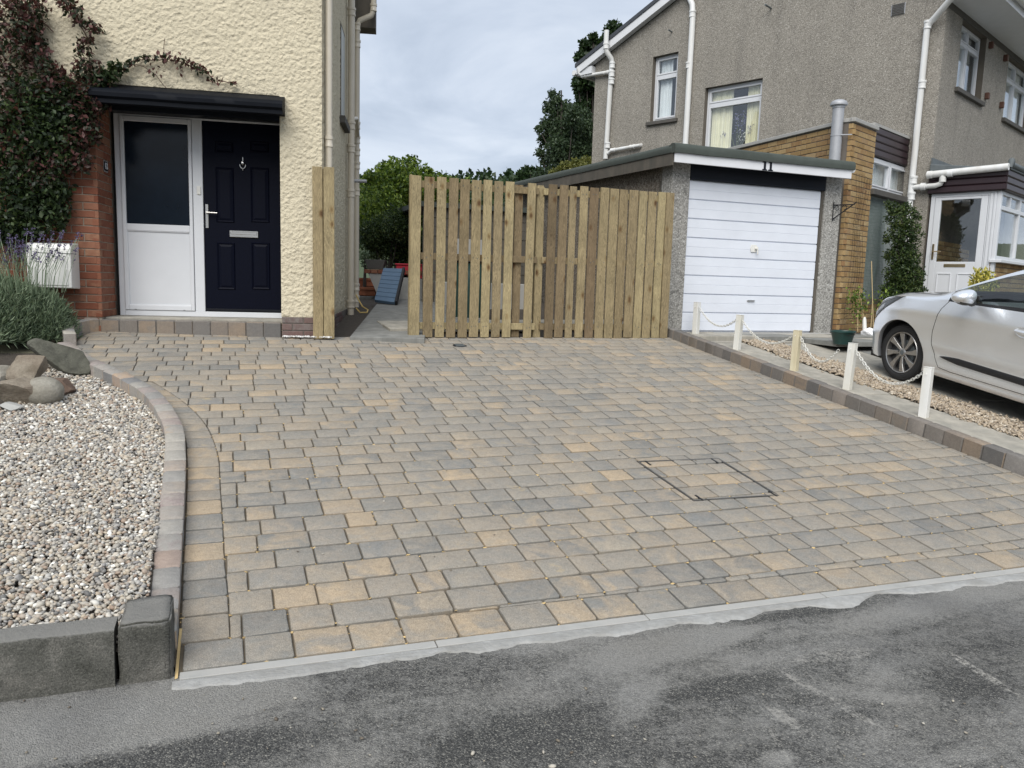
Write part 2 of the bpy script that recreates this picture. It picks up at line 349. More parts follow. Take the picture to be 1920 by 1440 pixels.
# timber of the fence, grain up the board, knots
def timber():
    m, nt, b = newmat('treated_timber'); r = rnd(nt); p = wpos(nt)
    off = nt.nodes.new('ShaderNodeCombineXYZ'); L_(nt, mth(nt, 'MULTIPLY', r, 53.), off.inputs[0]); L_(nt, mth(nt, 'MULTIPLY', r, 17.), off.inputs[2])
    va = nt.nodes.new('ShaderNodeVectorMath'); L_(nt, p, va.inputs[0]); L_(nt, off.outputs[0], va.inputs[1])
    mp = nt.nodes.new('ShaderNodeMapping'); mp.inputs['Scale'].default_value = (1, 1, .09); L_(nt, va.outputs[0], mp.inputs[0])
    g = noise_n(nt, mp.outputs[0], 22, 4, .6, 1.6)
    wv = mth(nt, 'FRACT', mth(nt, 'MULTIPLY', g, 9.)); wv = mth(nt, 'ABSOLUTE', mth(nt, 'SUBTRACT', wv, .5))
    base = ramp(nt, r, [(0, (.155, .115, .068)), (.2, (.25, .195, .11)), (.4, (.315, .255, .145)), (.6, (.19, .138, .082)), (.8, (.36, .295, .165)), (1, (.225, .175, .105))])
    c = mixc(nt, 1., base, grey(nt, wv, .60, 1.65), 'MULTIPLY')
    c = mixc(nt, 1., c, grey(nt, noise_n(nt, va.outputs[0], 3.5, 4, .6), .62, 1.42), 'MULTIPLY')
    mp2 = nt.nodes.new('ShaderNodeMapping'); mp2.inputs['Scale'].default_value = (1, 1, .6); L_(nt, va.outputs[0], mp2.inputs[0])
    v = nt.nodes.new('ShaderNodeTexVoronoi'); v.inputs['Scale'].default_value = 6.5; L_(nt, mp2.outputs[0], v.inputs['Vector'])
    k = ramp(nt, v.outputs['Distance'], [(.07, (1, 1, 1)), (.15, (0, 0, 0))]); ring = ramp(nt, v.outputs['Distance'], [(.12, (.75, .66, .55)), (.24, (1, 1, 1))])
    c = mixc(nt, 1., c, ring, 'MULTIPLY'); c = mixc(nt, mth(nt, 'MULTIPLY', k, .8), c, (.07, .032, .015))
    L_(nt, c, b.inputs['Base Color']); b.inputs['Roughness'].default_value = .8; b.inputs['Specular IOR Level'].default_value = .25
    bump(nt, b, wv, .15, .002); return m
M_timber = timber()
def pebble_mat(name, stops):
    m, nt, b = newmat(name); r = nt.nodes.new('ShaderNodeNewGeometry').outputs['Random Per Island']
    c = ramp(nt, r, stops); c = mixc(nt, 1., c, grey(nt, noise_n(nt, wpos(nt), 160, 4, .7), .72, 1.28), 'MULTIPLY')
    L_(nt, c, b.inputs['Base Color']); b.inputs['Roughness'].default_value = .6; return m
M_peb = pebble_mat('river_pebbles', [(0, (.10, .098, .095)), (.10, (.24, .23, .215)), (.22, (.36, .33, .28)), (.36, (.38, .35, .30)), (.48, (.29, .21, .155)), (.58, (.44, .41, .35)), (.70, (.42, .35, .26)), (.80, (.56, .54, .49)), (.88, (.22, .21, .205)), (.94, (.66, .64, .58)), (1, (.80, .78, .72))])
M_peb2 = pebble_mat('buff_chippings', [(0, (.16, .13, .10)), (.3, (.34, .27, .19)), (.6, (.42, .35, .26)), (.8, (.27, .22, .17)), (1, (.56, .50, .41))])
M_white_chip = pebble_mat('white_chippings', [(0, (.45, .44, .42)), (1, (.75, .74, .72))])
def leafmat(name, stops, rough=.5, trans=.25):
    m, nt, b = newmat(name); r = nt.nodes.new('ShaderNodeNewGeometry').outputs['Random Per Island']
    nz = noise_n(nt, wpos(nt), 2.6, 3, .6); f = mth(nt, 'ADD', mth(nt, 'MULTIPLY', r, .65), mth(nt, 'MULTIPLY', nz, .5))
    c = ramp(nt, f, stops); L_(nt, c, b.inputs['Base Color']); b.inputs['Roughness'].default_value = rough; b.inputs['Specular IOR Level'].default_value = .35
    tr = nt.nodes.new('ShaderNodeBsdfTranslucent'); L_(nt, mixc(nt, 1., c, (1.5, 1.5, 1.), 'MULTIPLY'), tr.inputs[0])
    ms = nt.nodes.new('ShaderNodeMixShader'); ms.inputs[0].default_value = trans; L_(nt, b.outputs[0], ms.inputs[1]); L_(nt, tr.outputs[0], ms.inputs[2])
    L_(nt, ms.outputs[0], nt.nodes['Material Output'].inputs[0]); return m
M_lv_climb = leafmat('climber_leaf', [(.15, (.010, .017, .009)), (.38, (.020, .034, .014)), (.5, (.034, .046, .020)), (.56, (.050, .036, .026)), (.68, (.065, .026, .026)), (.86, (.12, .05, .045))])
M_lv_climbg = leafmat('climber_green_leaf', [(.2, (.010, .019, .010)), (.5, (.020, .036, .014)), (.7, (.034, .058, .020)), (.92, (.07, .10, .035))])
M_lv_birch = leafmat('birch_leaf', [(.2, (.018, .034, .016)), (.6, (.034, .058, .026)), (.9, (.06, .09, .04))])
M_lv_dark = leafmat('dark_tree_leaf', [(.2, (.010, .022, .009)), (.6, (.020, .042, .014)), (.9, (.038, .066, .022))])
M_lv_hedge = leafmat('beech_hedge_leaf', [(.2, (.028, .055, .012)), (.45, (.065, .115, .018)), (.65, (.14, .21, .03)), (.95, (.30, .38, .07))])
M_lv_conifer = leafmat('cotoneaster_leaf', [(.2, (.014, .030, .010)), (.55, (.030, .055, .016)), (.8, (.07, .105, .028)), (.97, (.13, .15, .05))])
M_lv_yellow = leafmat('variegated_leaf', [(.25, (.06, .09, .02)), (.45, (.28, .27, .05)), (.7, (.55, .48, .10)), (.95, (.68, .62, .22))])
M_lv_gold = leafmat('golden_shrub_leaf', [(.2, (.05, .06, .015)), (.6, (.12, .13, .03)), (.9, (.20, .20, .06))])
M_lv_lav = leafmat('lavender_leaf', [(.15, (.06, .095, .055)), (.5, (.145, .20, .12)), (.9, (.30, .37, .25))], .7, .15)
M_fl_lav = leafmat('lavender_flower', [(.2, (.055, .045, .10)), (.6, (.11, .09, .17)), (.95, (.17, .15, .25))], .8, .1)
M_ctrim_early = simple('dull_dark_metal', (.045, .042, .038), .8)
M_bark = simple('bark', (.05, .042, .035), .9, var=.3, bscale=30, bstr=.6, bdist=.01)
M_stem = simple('climber_stem', (.10, .06, .045), .85, var=.25)
def rockmat(name, c1, c2, c3=(.10, .12, .07)):
    m, nt, b = newmat(name); p = wpos(nt)
    c = ramp(nt, noise_n(nt, p, 7, 6, .65, .5), [(.3, c1), (.65, c2)])
    f = ramp(nt, noise_n(nt, p, 4, 5, .6), [(.55, (0, 0, 0)), (.72, (1, 1, 1))]); c = mixc(nt, f, c, c3)
    c = mixc(nt, 1., c, grey(nt, noise_n(nt, p, 70, 4, .7), .65, 1.35), 'MULTIPLY')
    L_(nt, c, b.inputs['Base Color']); b.inputs['Roughness'].default_value = .9
    bump(nt, b, mth(nt, 'ADD', noise_n(nt, p, 18, 7, .65), mth(nt, 'MULTIPLY', noise_n(nt, p, 140, 3, .6), .3)), .7, .02); return m
M_rk_green = rockmat('mossy_rock', (.05, .05, .040), (.12, .12, .095), (.045, .05, .035))
M_rk_buff = rockmat('buff_rock', (.17, .135, .10), (.27, .235, .185), (.12, .10, .07))
M_rk_grey = rockmat('grey_boulder', (.20, .185, .15), (.30, .285, .245), (.19, .16, .12))
M_rk_brown = rockmat('brown_rock', (.095, .06, .042), (.17, .115, .085), (.10, .09, .07))
def glass(name, tint=(.9, .95, .95), refl=1., dark=.0):
    m, nt, b = newmat(name); nt.nodes.remove(b)
    fr = nt.nodes.new('ShaderNodeFresnel'); bf = nt.nodes.new('ShaderNodeNewGeometry').outputs['Backfacing']; L_(nt, mth(nt, 'SUBTRACT', 1.52, mth(nt, 'MULTIPLY', bf, 1.52-1/1.52)), fr.inputs[0])
    gl = nt.nodes.new('ShaderNodeBsdfGlossy'); gl.inputs['Roughness'].default_value = .015; gl.inputs[0].default_value = (.95, .97, 1, 1)
    tr = nt.nodes.new('ShaderNodeBsdfTransparent'); tr.inputs[0].default_value = (*tint, 1)
    bp = nt.nodes.new('ShaderNodeBump'); bp.inputs['Strength'].default_value = .04; bp.inputs['Distance'].default_value = .01; L_(nt, noise_n(nt, wpos(nt), 3, 2), bp.inputs['Height']); L_(nt, bp.outputs[0], gl.inputs['Normal'])
    ms = nt.nodes.new('ShaderNodeMixShader'); f = mth(nt, 'MINIMUM', mth(nt, 'ADD', mth(nt, 'MULTIPLY', fr.outputs[0], 1.25*refl), .02*refl), 1.); L_(nt, f, ms.inputs[0])
    L_(nt, tr.outputs[0], ms.inputs[1]); L_(nt, gl.outputs[0], ms.inputs[2]); L_(nt, ms.outputs[0], nt.nodes['Material Output'].inputs[0]); return m
M_glass = glass('window_glass', (.96, .97, .96)); M_cglass = glass('car_glass', (.80, .87, .85)); M_obsc = simple('dark_obscured_glass', (.006, .011, .019), .16, var=.5, vscale=2.5, bscale=4, bstr=.04, spec=.36)
M_room = simple('room_interior', (.10, .085, .07), .9, var=.2, bstr=0)
M_roomb = simple('blue_grey_room', (.30, .34, .38), .9, var=.15, bstr=0)
def curtain(name, c):
    m, nt, b = newmat(name); w_ = nt.nodes.new('ShaderNodeTexWave'); w_.inputs['Scale'].default_value = 9; w_.inputs['Distortion'].default_value = 1.2
    L_(nt, coord(nt, 'Object'), w_.inputs['Vector']); L_(nt, mixc(nt, 1., c, grey(nt, w_.outputs['Fac'], .8, 1.1), 'MULTIPLY'), b.inputs['Base Color']); b.inputs['Roughness'].default_value = .9; return m
M_curt = simple('cream_curtain', (.86, .83, .66), .9, var=.1, bstr=.1); M_curtw = simple('white_net_curtain', (.82, .85, .88), .9, var=.1, bstr=.1)
def asphalt():
    m, nt, b = newmat('worn_tarmac'); p = wpos(nt); q = coord(nt, 'Object')
    v = nt.nodes.new('ShaderNodeTexVoronoi'); v.inputs['Scale'].default_value = 240; L_(nt, p, v.inputs['Vector'])
    s = nt.nodes.new('ShaderNodeSeparateColor'); L_(nt, v.outputs['Color'], s.inputs[0])
    ag = ramp(nt, s.outputs[0], [(0, (.030, .031, .031)), (.45, (.060, .060, .058)), (.75, (.10, .10, .094)), (.92, (.16, .155, .14)), (1, (.27, .26, .23))])
    c = mixc(nt, 1., ag, grey(nt, noise_n(nt, p, 1.3, 6, .6), .6, 1.45), 'MULTIPLY')
    sx = nt.nodes.new('ShaderNodeSeparateXYZ'); L_(nt, q, sx.inputs[0])
    # dusty pale film, thick by the kerb and in worn lanes, broken up by noise
    na = noise_n(nt, q, .9, 7, .62, .6); nb = noise_n(nt, coord(nt, 'Object', (.55, 2.2, 1)), 1.6, 7, .68, .8)
    def blob(cx, cy, rx, ry, ang=0.):
        ca, sa = math.cos(ang), math.sin(ang)
        X = mth(nt, 'SUBTRACT', sx.outputs[0], cx); Y = mth(nt, 'SUBTRACT', sx.outputs[1], cy)
        a = mth(nt, 'MULTIPLY', mth(nt, 'ADD', mth(nt, 'MULTIPLY', X, ca), mth(nt, 'MULTIPLY', Y, sa)), 1/rx)
        c_ = mth(nt, 'MULTIPLY', mth(nt, 'SUBTRACT', mth(nt, 'MULTIPLY', Y, ca), mth(nt, 'MULTIPLY', X, sa)), 1/ry)
        d = mth(nt, 'SQRT', mth(nt, 'ADD', mth(nt, 'MULTIPLY', a, a), mth(nt, 'MULTIPLY', c_, c_)))
        return mth(nt, 'MAXIMUM', mth(nt, 'SUBTRACT', 1., d), 0.)
    tot = None
    for bl in ROAD_BLOBS:
        o = mth(nt, 'MULTIPLY', blob(*bl[:5]), bl[5]); tot = o if tot is None else mth(nt, 'ADD', tot, o)
    big = mth(nt, 'ADD', mth(nt, 'MULTIPLY', na, .9), mth(nt, 'MULTIPLY', nb, .7)); big = mth(nt, 'ADD', mth(nt, 'SUBTRACT', big, .64), mth(nt, 'MULTIPLY', tot, .46))
    # the film survives in the hollows of the surface: compare with grain at two sizes
    g1 = noise_n(nt, p, 75, 4, .75); g2_ = noise_n(nt, p, 19, 5, .7)
    lvl = mth(nt, 'ADD', big, mth(nt, 'ADD', mth(nt, 'MULTIPLY', mth(nt, 'SUBTRACT', g1, .5), .75), mth(nt, 'MULTIPLY', mth(nt, 'SUBTRACT', g2_, .5), .55)))
    f2 = ramp(nt, lvl, [(.0, (0, 0, 0)), (.16, (.42, .42, .42)), (.34, (.82, .82, .82))])
    c = mixc(nt, mth(nt, 'MULTIPLY', f2, grey(nt, s.outputs[1], .55, .98)), c, mixc(nt, noise_n(nt, p, 2.2, 4, .6), (.28, .265, .235), (.35, .35, .34)))
    # scuffed pale lines
    st = None
    for (x0, y0, x1, y1, wd, k) in ROAD_STREAKS:
        dx_, dy_ = x1-x0, y1-y0; Ln = math.hypot(dx_, dy_); ang = math.atan2(dy_, dx_)
        o = mth(nt, 'MULTIPLY', mth(nt, 'MINIMUM', mth(nt, 'MULTIPLY', blob((x0+x1)/2, (y0+y1)/2, Ln/2, wd, ang), 4.), 1.), k); st = o if st is None else mth(nt, 'MAXIMUM', st, o)
    st = mth(nt, 'MULTIPLY', st, ramp(nt, mth(nt, 'ADD', mth(nt, 'MULTIPLY', g1, .6), mth(nt, 'MULTIPLY', noise_n(nt, q, 11, 6, .75), .6)), [(.55, (0, 0, 0)), (.68, (.9, .9, .9))]))
    c = mixc(nt, st, c, (.44, .42, .38))
    dk = ramp(nt, noise_n(nt, q, .7, 5, .6, .4), [(.52, (1, 1, 1)), (.7, (.62, .63, .66))]); c = mixc(nt, 1., c, dk, 'MULTIPLY')
    L_(nt, c, b.inputs['Base Color']); b.inputs['Roughness'].default_value = .88; b.inputs['Specular IOR Level'].default_value = .3
    h = mth(nt, 'ADD', mth(nt, 'MULTIPLY', v.outputs['Distance'], -1.), noise_n(nt, p, 90, 3, .6)); bump(nt, b, h, .8, .006); return m
# ================================================================== GROUND, ROAD
RZ_ = CAM[2] - 1.40                     # road height at the edge
ROAD = Fr((0, 0, RZ_), YA)
def rp(x, y): return ROAD.hz(x, y)
ROAD_BLOBS = []
for (x, y, rx, ry, an, k) in [(150, 1340, .75, .22, 0, 1.), (330, 1330, .5, .2, 0, .9), (60, 1420, .5, .12, 0, .6), (1040, 1200, .3, .1, .1, .7), (1240, 1215, .5, .13, .1, .8), (1430, 1240, .35, .1, 0, .5),
                              (1190, 1320, .25, .1, .7, .6), (1460, 1420, .08, .05, 0, 1.0), (1700, 1150, .8, .12, .05, .5), (1860, 1110, .5, .1, .0, .5), (650, 1400, .6, .15, 0, .15), (1620, 1300, .35, .07, -.5, .5), (1350, 1200, .3, .06, .2, .6)]:
    cx, cy = rp(x, y); ROAD_BLOBS.append((cx, cy, rx, ry, an, k))
for (x, y, rx, ry, an) in [(250, 1430, .5, .12, 0), (500, 1400, .5, .15, 0), (1000, 1380, .5, .2, 0), (1500, 1150, .5, .05, 0), (1350, 1290, .3, .08, 0), (1800, 1290, .3, .2, 0)]:
    cx, cy = rp(x, y); ROAD_BLOBS.append((cx, cy, rx, ry, an, -.7))
ROAD_STREAKS = []
for (x0, y0, x1, y1, wd, k) in [(1755, 1208, 1925, 1312, .022, .9), (1450, 1250, 1690, 1385, .022, .55), (1430, 1315, 1530, 1385, .03, .5), (1440, 1360, 1480, 1425, .012, .5), (1560, 1215, 1620, 1235, .02, .6), (1480, 1240, 1650, 1215, .05, .4)]:
    ROAD_STREAKS.append((*rp(x0, y0), *rp(x1, y1), wd, k))
M_road = asphalt()
GZ = CAM[2] - .62                        # level ground behind the drive
def plane_h(b): return float(dw(2, b)[2])
B_TOP = 8.38
def terrain(a, b):
    if b < 2.35: return RZ_
    if b < B_TOP: return RZ_ + (GZ-RZ_)*(b-2.35)/(B_TOP-2.35)
    return GZ
GF = Fr((0, 0, 0), YA)
def ground():
    xs = [-900, -200, -60, -20, -10, -6, -3, 0, 3, 6, 10, 20, 60, 200, 900]; ys = [-900, -200, -60, -12, -6, 0, 2.3, 2.5, 4.4, 6.4, 8.38, 10, 14, 20, 30, 60, 110]
    vs = [GF.w(x, y, terrain(x, y)-.10) for y in ys for x in xs]; n = len(xs)
    fs = [(j*n+i, j*n+i+1, (j+1)*n+i+1, (j+1)*n+i) for j in range(len(ys)-1) for i in range(n-1)]
    mb = MB(); mb.add(vs, fs); o = mb.build('ground', simple('rough_ground', (.10, .095, .06), .95, var=.3, bscale=20, bstr=.5)); o['kind'] = 'structure'
ground()
def hills():
    xs = np.linspace(-520, 520, 60); ys = np.linspace(105, 420, 14); vs = []
    for y in ys:
        for x in xs:
            t = min(max((y-105)/190, 0), 1); h = GZ-.1 + (31 + 4*math.sin(x/90+1.) + 2*math.sin(x/37))*t*t*(3-2*t); vs.append((x, y, h))
    n = len(xs); fs = [(j*n+i, j*n+i+1, (j+1)*n+i+1, (j+1)*n+i) for j in range(len(ys)-1) for i in range(n-1)]
    o = MB().add(vs, fs).build('hills', simple('hill_grass', (.05, .07, .03), .95, var=.3, bstr=0), smooth=True); o['kind'] = 'structure'
hills()
def road():
    vs, fs = [], []
    na, nb = 40, 12; A = np.linspace(-30, 34, na+1); B = np.linspace(-9, 2.84, nb+1)
    for b in B:
        for a in A: vs.append((a, b, -.004*(2.6-b)))
    n = na+1; fs = [(j*n+i, j*n+i+1, (j+1)*n+i+1, (j+1)*n+i) for j in range(nb) for i in range(na)]
    o = MB().add(vs, fs).build('road', M_road); o.location = ROAD.O; o.rotation_euler = (0, 0, YA); o['kind'] = 'structure'
road()
# ================================================================== DRIVEWAY OF BLOCK PAVING
drive = bpy.data.objects.new('driveway', None); COL.objects.link(drive); drive.matrix_basis = DM; drive['kind'] = 'structure'
drive.empty_display_size = .2
PITCHB = .176
def interp(pts, b):
    """pts sorted by b: (b, a)"""
    if b <= pts[0][0]: return pts[0][1]
    for (b0, a0), (b1, a1) in zip(pts, pts[1:]):
        if b <= b1: return a0 + (a1-a0)*(b-b0)/max(b1-b0, 1e-6)
    return pts[-1][1]
HK = .075
KR = [(326, 1262), (331, 1180), (335.5, 1110), (341, 1002), (344.5, 949), (346.5, 904), (348, 864), (347.2, 822), (345, 803), (337, 784), (320, 755), (297, 730), (276, 717.5), (236.7, 696.7), (213.8, 687.3), (193, 678), (174, 669.6), (157.5, 658), (141, 646.7), (131, 638.5)]
KRab = [dr(x, y, HK) for x, y in KR]
KRab[-1] = (KRab[-1][0], KRab[-1][1])
step_tl = dr(190, 620.5); step_tr = dr(528, 632.)
KUP = [dr(174, 621.7), dr(155, 626), dr(139, 636)]
HD_ = [dr(x, y) for x, y in [(434, 1245), (428, 1120), (421, 1047), (417.8, 980), (413, 913), (411, 864), (405.6, 840), (397.8, 817.8), (389, 800), (370, 776), (349, 757), (324, 739), (300, 724), (284, 715.5)]]
kr_ba = sorted([(b, a) for a, b in KRab] + [(KUP[1][1], KUP[1][0]), (KUP[0][1], KUP[0][0]), (step_tl[1], step_tl[0]+.02)])
hd_ba = sorted([(b, a) for a, b in HD_])
B_HD_END = hd_ba[-1][0]
B_FIRST = 3.126 - 2*PITCHB
A_R = 5.25
bot = lambda a: 2.61 - (a+.167)*.0223     # bottom edge of the paving
def topline(a):
    if a < step_tr[0]:
        t = (a-step_tl[0])/(step_tr[0]-step_tl[0]); return step_tl[1] + (step_tr[1]-step_tl[1])*t
    return B_TOP
A_BR = 5.25
def clip(poly, f):
    """keep where f(p) >= 0"""
    out = []
    for i, p in enumerate(poly):
        q = poly[(i+1) % len(poly)]; fp, fq = f(p), f(q)
        if fp >= 0: out.append(p)
        if (fp >= 0) != (fq >= 0):
            t = fp/(fp-fq); out.append((p[0]+(q[0]-p[0])*t, p[1]+(q[1]-p[1])*t))
    return out
def area(p): return abs(sum(p[i][0]*p[(i+1) % len(p)][1]-p[(i+1) % len(p)][0]*p[i][1] for i in range(len(p))))/2
PIECES = []      # (size key or polygon, centre, angle, visible size)
def add_piece(poly): PIECES.append(poly)
GAP = .0012
# first soldier row along the concrete edging
a = -.162; first = True
while a < A_BR:
    wd = random.choice([.208, .208, .173, .20]) if not first else .208; first = False
    a2 = min(a+wd, A_BR); add_piece([(a+GAP, bot(a)+.002), (a2-GAP, bot(a2)+.002), (a2-GAP, bot(a2)+.173), (a+GAP, bot(a)+.173)]); a = a2+.003
# thin cut row between the soldier row and the first true course
a = .33
while a < A_BR:
    wd = random.choice([.13, .16, .2, .24]); a2 = min(a+wd, A_BR); y0 = lambda q: bot(q)+.178
    if B_FIRST-y0(a2) > .012: add_piece([(a+GAP, y0(a)), (a2-GAP, y0(a2)), (a2-GAP, B_FIRST-GAP), (a+GAP, B_FIRST-GAP)])
    a = a2+.003
# header column beside the kerb
b = bot(-.15)+.178; k = 0
while b < B_HD_END-.02:
    ln = random.choice([.173, .173, .135, .18, .15]); b2 = min(b+ln, B_HD_END)
    p = [(interp(kr_ba, b)+.008, b+GAP), (interp(hd_ba, b)-GAP, b+GAP), (interp(hd_ba, b2)-GAP, b2-GAP), (interp(kr_ba, b2)+.008, b2-GAP)]
    if p[1][0]-p[0][0] > .03: add_piece(p)
    b = b2+.003
GBB = .0047; row = 0; b = B_FIRST
while b < 8.95:
    b2 = b+PITCHB-GBB; bm_ = (b+b2)/2
    L0 = (lambda q: interp(hd_ba, q)) if bm_ < B_HD_END else (lambda q: interp(kr_ba, q)+.006)
    aL = min(L0(b), L0(b2)); aR = A_R if b < B_TOP else 1.
    a = aL - random.uniform(0, .15) - (.0 if row % 2 else .07)
    while a < aR:
        wd = random.choice([.208, .208, .24, .24, .173, .173, .14]); a2 = min(a+wd, aR)
        jb = [random.uniform(-.0024, .0024) for _ in range(4)]; poly = [(a+GAP, b+GBB+jb[0]), (a2-GAP, b+GBB+jb[1]), (a2-GAP, b2+jb[2]), (a+GAP, b2+jb[3])]
        if a < max(L0(b), L0(b2)):
            x0, x1 = L0(b)+GAP, L0(b2)+GAP
            poly = clip(poly, lambda p: (p[0]-x0) - (x1-x0)*(p[1]-b)/(b2-b))
        if poly and b2 > min(topline(a), topline(a2)): poly = clip(poly, lambda p: topline(p[0])-.004-p[1])
        if poly and len(poly) > 2 and area(poly) > .0012: add_piece(poly)
        a = a2+.003
    b += PITCHB; row += 1
PTH = .05
def paver_geo(poly):
    """tumbled block: uneven outline, softened top arris"""
    cx = sum(p[0] for p in poly)/len(poly); cy = sum(p[1] for p in poly)/len(poly)
    if area(poly) < 0: poly = poly[::-1]
    o = []; n = len(poly)
    for i, p in enumerate(poly):
        q = poly[(i+1) % n]; pr = poly[i-1]
        for (s, e2) in ((p, pr), (p, q)):
            d = math.hypot(e2[0]-s[0], e2[1]-s[1]); t = min(random.uniform(.003, .015)/max(d, 1e-5), .4)
            o.append((s[0]+(e2[0]-s[0])*t, s[1]+(e2[1]-s[1])*t))
        d = math.hypot(q[0]-p[0], q[1]-p[1])
        if d > .1:
            t = random.uniform(.35, .65); nx, ny = -(q[1]-p[1])/d, (q[0]-p[0])/d; j = random.uniform(-.0012, .0018)
            sg = 1 if ((cx-p[0])*nx+(cy-p[1])*ny) > 0 else -1
            o.append((p[0]+(q[0]-p[0])*t+nx*j*sg, p[1]+(q[1]-p[1])*t+ny*j*sg))
    zt = random.uniform(-.0018, .0018); tx, ty = random.uniform(-.008, .008), random.uniform(-.008, .008)
    hz = lambda x, y: zt + (x-cx)*tx + (y-cy)*ty
    R = []
    for sc, dz in ((0, -PTH), (0, -.0055), (.0028, -.0014), (.007, 0)):
        for x, y in o:
            d = math.hypot(x-cx, y-cy); f = max(1-sc/max(d, .01), .2); X, Y = cx+(x-cx)*f, cy+(y-cy)*f; R.append((X, Y, hz(X, Y)+dz))
    n = len(o); fs = [(r*n+i, r*n+(i+1) % n, (r+1)*n+(i+1) % n, (r+1)*n+i) for r in range(3) for i in range(n)] + [list(range(3*n, 4*n))]
    return R, fs, (cx, cy)
def pdist(poly):
    cx = sum(p[0] for p in poly)/len(poly); cy = sum(p[1] for p in poly)/len(poly); P = dw(cx, cy)-CAM; c = RM @ P
    if c[2] < .1: return 1e9
    px, py = FPX*c[0]/c[2]+960, FPX*c[1]/c[2]+720
    return c[2]**3/area(poly)**1 if -40 < px < 1960 and -40 < py < 1480 else 1e8*c[2]
PIECES.sort(key=pdist)
def orient(poly):
    s = sum(poly[i][0]*poly[(i+1) % len(poly)][1]-poly[(i+1) % len(poly)][0]*poly[i][1] for i in range(len(poly)))
    return poly if s > 0 else poly[::-1]
far = MB()
for i, poly in enumerate(PIECES):
    vs, fs, (cx, cy) = paver_geo(orient(poly))
    if i < 298:
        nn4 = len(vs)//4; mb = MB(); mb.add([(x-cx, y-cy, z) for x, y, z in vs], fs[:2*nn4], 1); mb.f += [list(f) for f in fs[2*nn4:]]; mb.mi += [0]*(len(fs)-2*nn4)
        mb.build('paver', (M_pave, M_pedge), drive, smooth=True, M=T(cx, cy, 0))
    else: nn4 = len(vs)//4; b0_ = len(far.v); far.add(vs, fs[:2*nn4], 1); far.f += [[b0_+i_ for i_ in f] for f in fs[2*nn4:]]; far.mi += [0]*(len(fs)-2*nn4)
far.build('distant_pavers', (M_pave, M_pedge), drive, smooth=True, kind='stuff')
# sand bed that shows in the joints
mb = MB(); BB = np.linspace(2.58, 8.9, 34); vs = []; fs = []
for b in BB:
    vs += [(interp(kr_ba, b)-.03 if b > 2.75 else -.17, b, -.009), (A_R+.02, b, -.009)]
mb.add(vs, [(2*i, 2*i+1, 2*i+3, 2*i+2) for i in range(len(BB)-1) if BB[i+1] < 8.46 or True])
vs2 = [v for v in mb.v]
mb2 = MB(); fs2 = []
for i in range(len(BB)-1):
    r0 = A_R+.02 if BB[i+1] < 8.45 else .8
    q = [(vs[2*i][0], BB[i], -.013), (r0, BB[i], -.013), (r0, BB[i+1], -.013), (vs[2*i+2][0], BB[i+1], -.013)]
    if BB[i+1] > 2.45: mb2.add(q, [(0, 1, 2, 3)])
o = mb2.build('joint_sand_bed', M_joint, drive)
# brushed-in kiln sand: small spills along the near joints
mb = MB()
for i in range(900):
    p = random.choice(PIECES[:300]); i0 = random.randrange(len(p)); q0, q1 = p[i0], p[(i0+1) % len(p)]; tt = random.choice([0, 0, random.random()]); cx, cy = q0[0]+(q1[0]-q0[0])*tt+random.gauss(0, .002), q0[1]+(q1[1]-q0[1])*tt+random.gauss(0, .002); r = random.uniform(.003, .011); n = 7; el = random.uniform(.2, .8); an = random.choice([0, 0, 1.57])
    mb.add([(cx+r*math.cos(t*2*math.pi/n+an)*random.uniform(.7, 1.3), cy+r*el*math.sin(t*2*math.pi/n)*random.uniform(.7, 1.3), random.uniform(-.0085, -.0015)) for t in range(n)], [list(range(n))])
mb.build('spilled_sand', simple('yellow_kiln_sand', (.55, .40, .19), .95, var=.15, bstr=.1), drive, kind='stuff')
# ---- manhole with recessed tray
mhc = [dr(x, y, .003) for x, y in [(1192.9, 864.2), (1347.1, 858.5), (1461.7, 928.8), (1300.8, 938.8)]]
mh = thing('manhole_cover', 'recessed manhole tray with a thin steel rim, paved to match the block drive', 'manhole cover'); mh.matrix_basis = DM @ T(mhc[0][0], mhc[0][1], 0)
lo = [(x-mhc[0][0], y-mhc[0][1]) for x, y in mhc]
def rim(pts, w_, z, h_, name, mat):
    mb = MB(); n = len(pts); cx = sum(p[0] for p in pts)/n; cy = sum(p[1] for p in pts)/n
    for i in range(n):
        p, q = pts[i], pts[(i+1) % n]; ins = lambda s: (s[0]+(cx-s[0])/math.hypot(cx-s[0], cy-s[1])*w_*1.41, s[1]+(cy-s[1])/math.hypot(cx-s[0], cy-s[1])*w_*1.41)
        a_, b_ = ins(p), ins(q); mb.add([(*p, z), (*q, z), (*b_, z), (*a_, z), (*p, z-h_), (*q, z-h_), (*b_, z-h_), (*a_, z-h_)], [(0, 1, 2, 3), (0, 4, 5, 1), (1, 5, 6, 2), (2, 6, 7, 3), (3, 7, 4, 0)])
    return mb.build(name, mat, mh)
rim(lo, .0055, .002, .03, 'outer_rim', M_ctrim_early)
c_ = (sum(p[0] for p in lo)/4, sum(p[1] for p in lo)/4)
sc_ = lambda f: [(c_[0]+(p[0]-c_[0])*f, c_[1]+(p[1]-c_[1])*f) for p in lo]
rim(sc_(.972), .003, .003, .03, 'tray_rim', M_steel); rim(sc_(.955), .004, .0012, .03, 'grit_line', M_ctrim_early)
for k, (fx, fy) in enumerate([(.10, .06), (.10, .94), (.92, .94), (.90, .07)]):
    u_ = (lo[1][0]-lo[0][0])*fx + (lo[3][0]-lo[0][0])*fy; v_ = (lo[1][1]-lo[0][1])*fx + (lo[3][1]-lo[0][1])*fy
    MB().box(u_-.006, u_+.006, v_-.04, v_+.04, -.02, .0035).build('lifting_slot', M_black, mh)
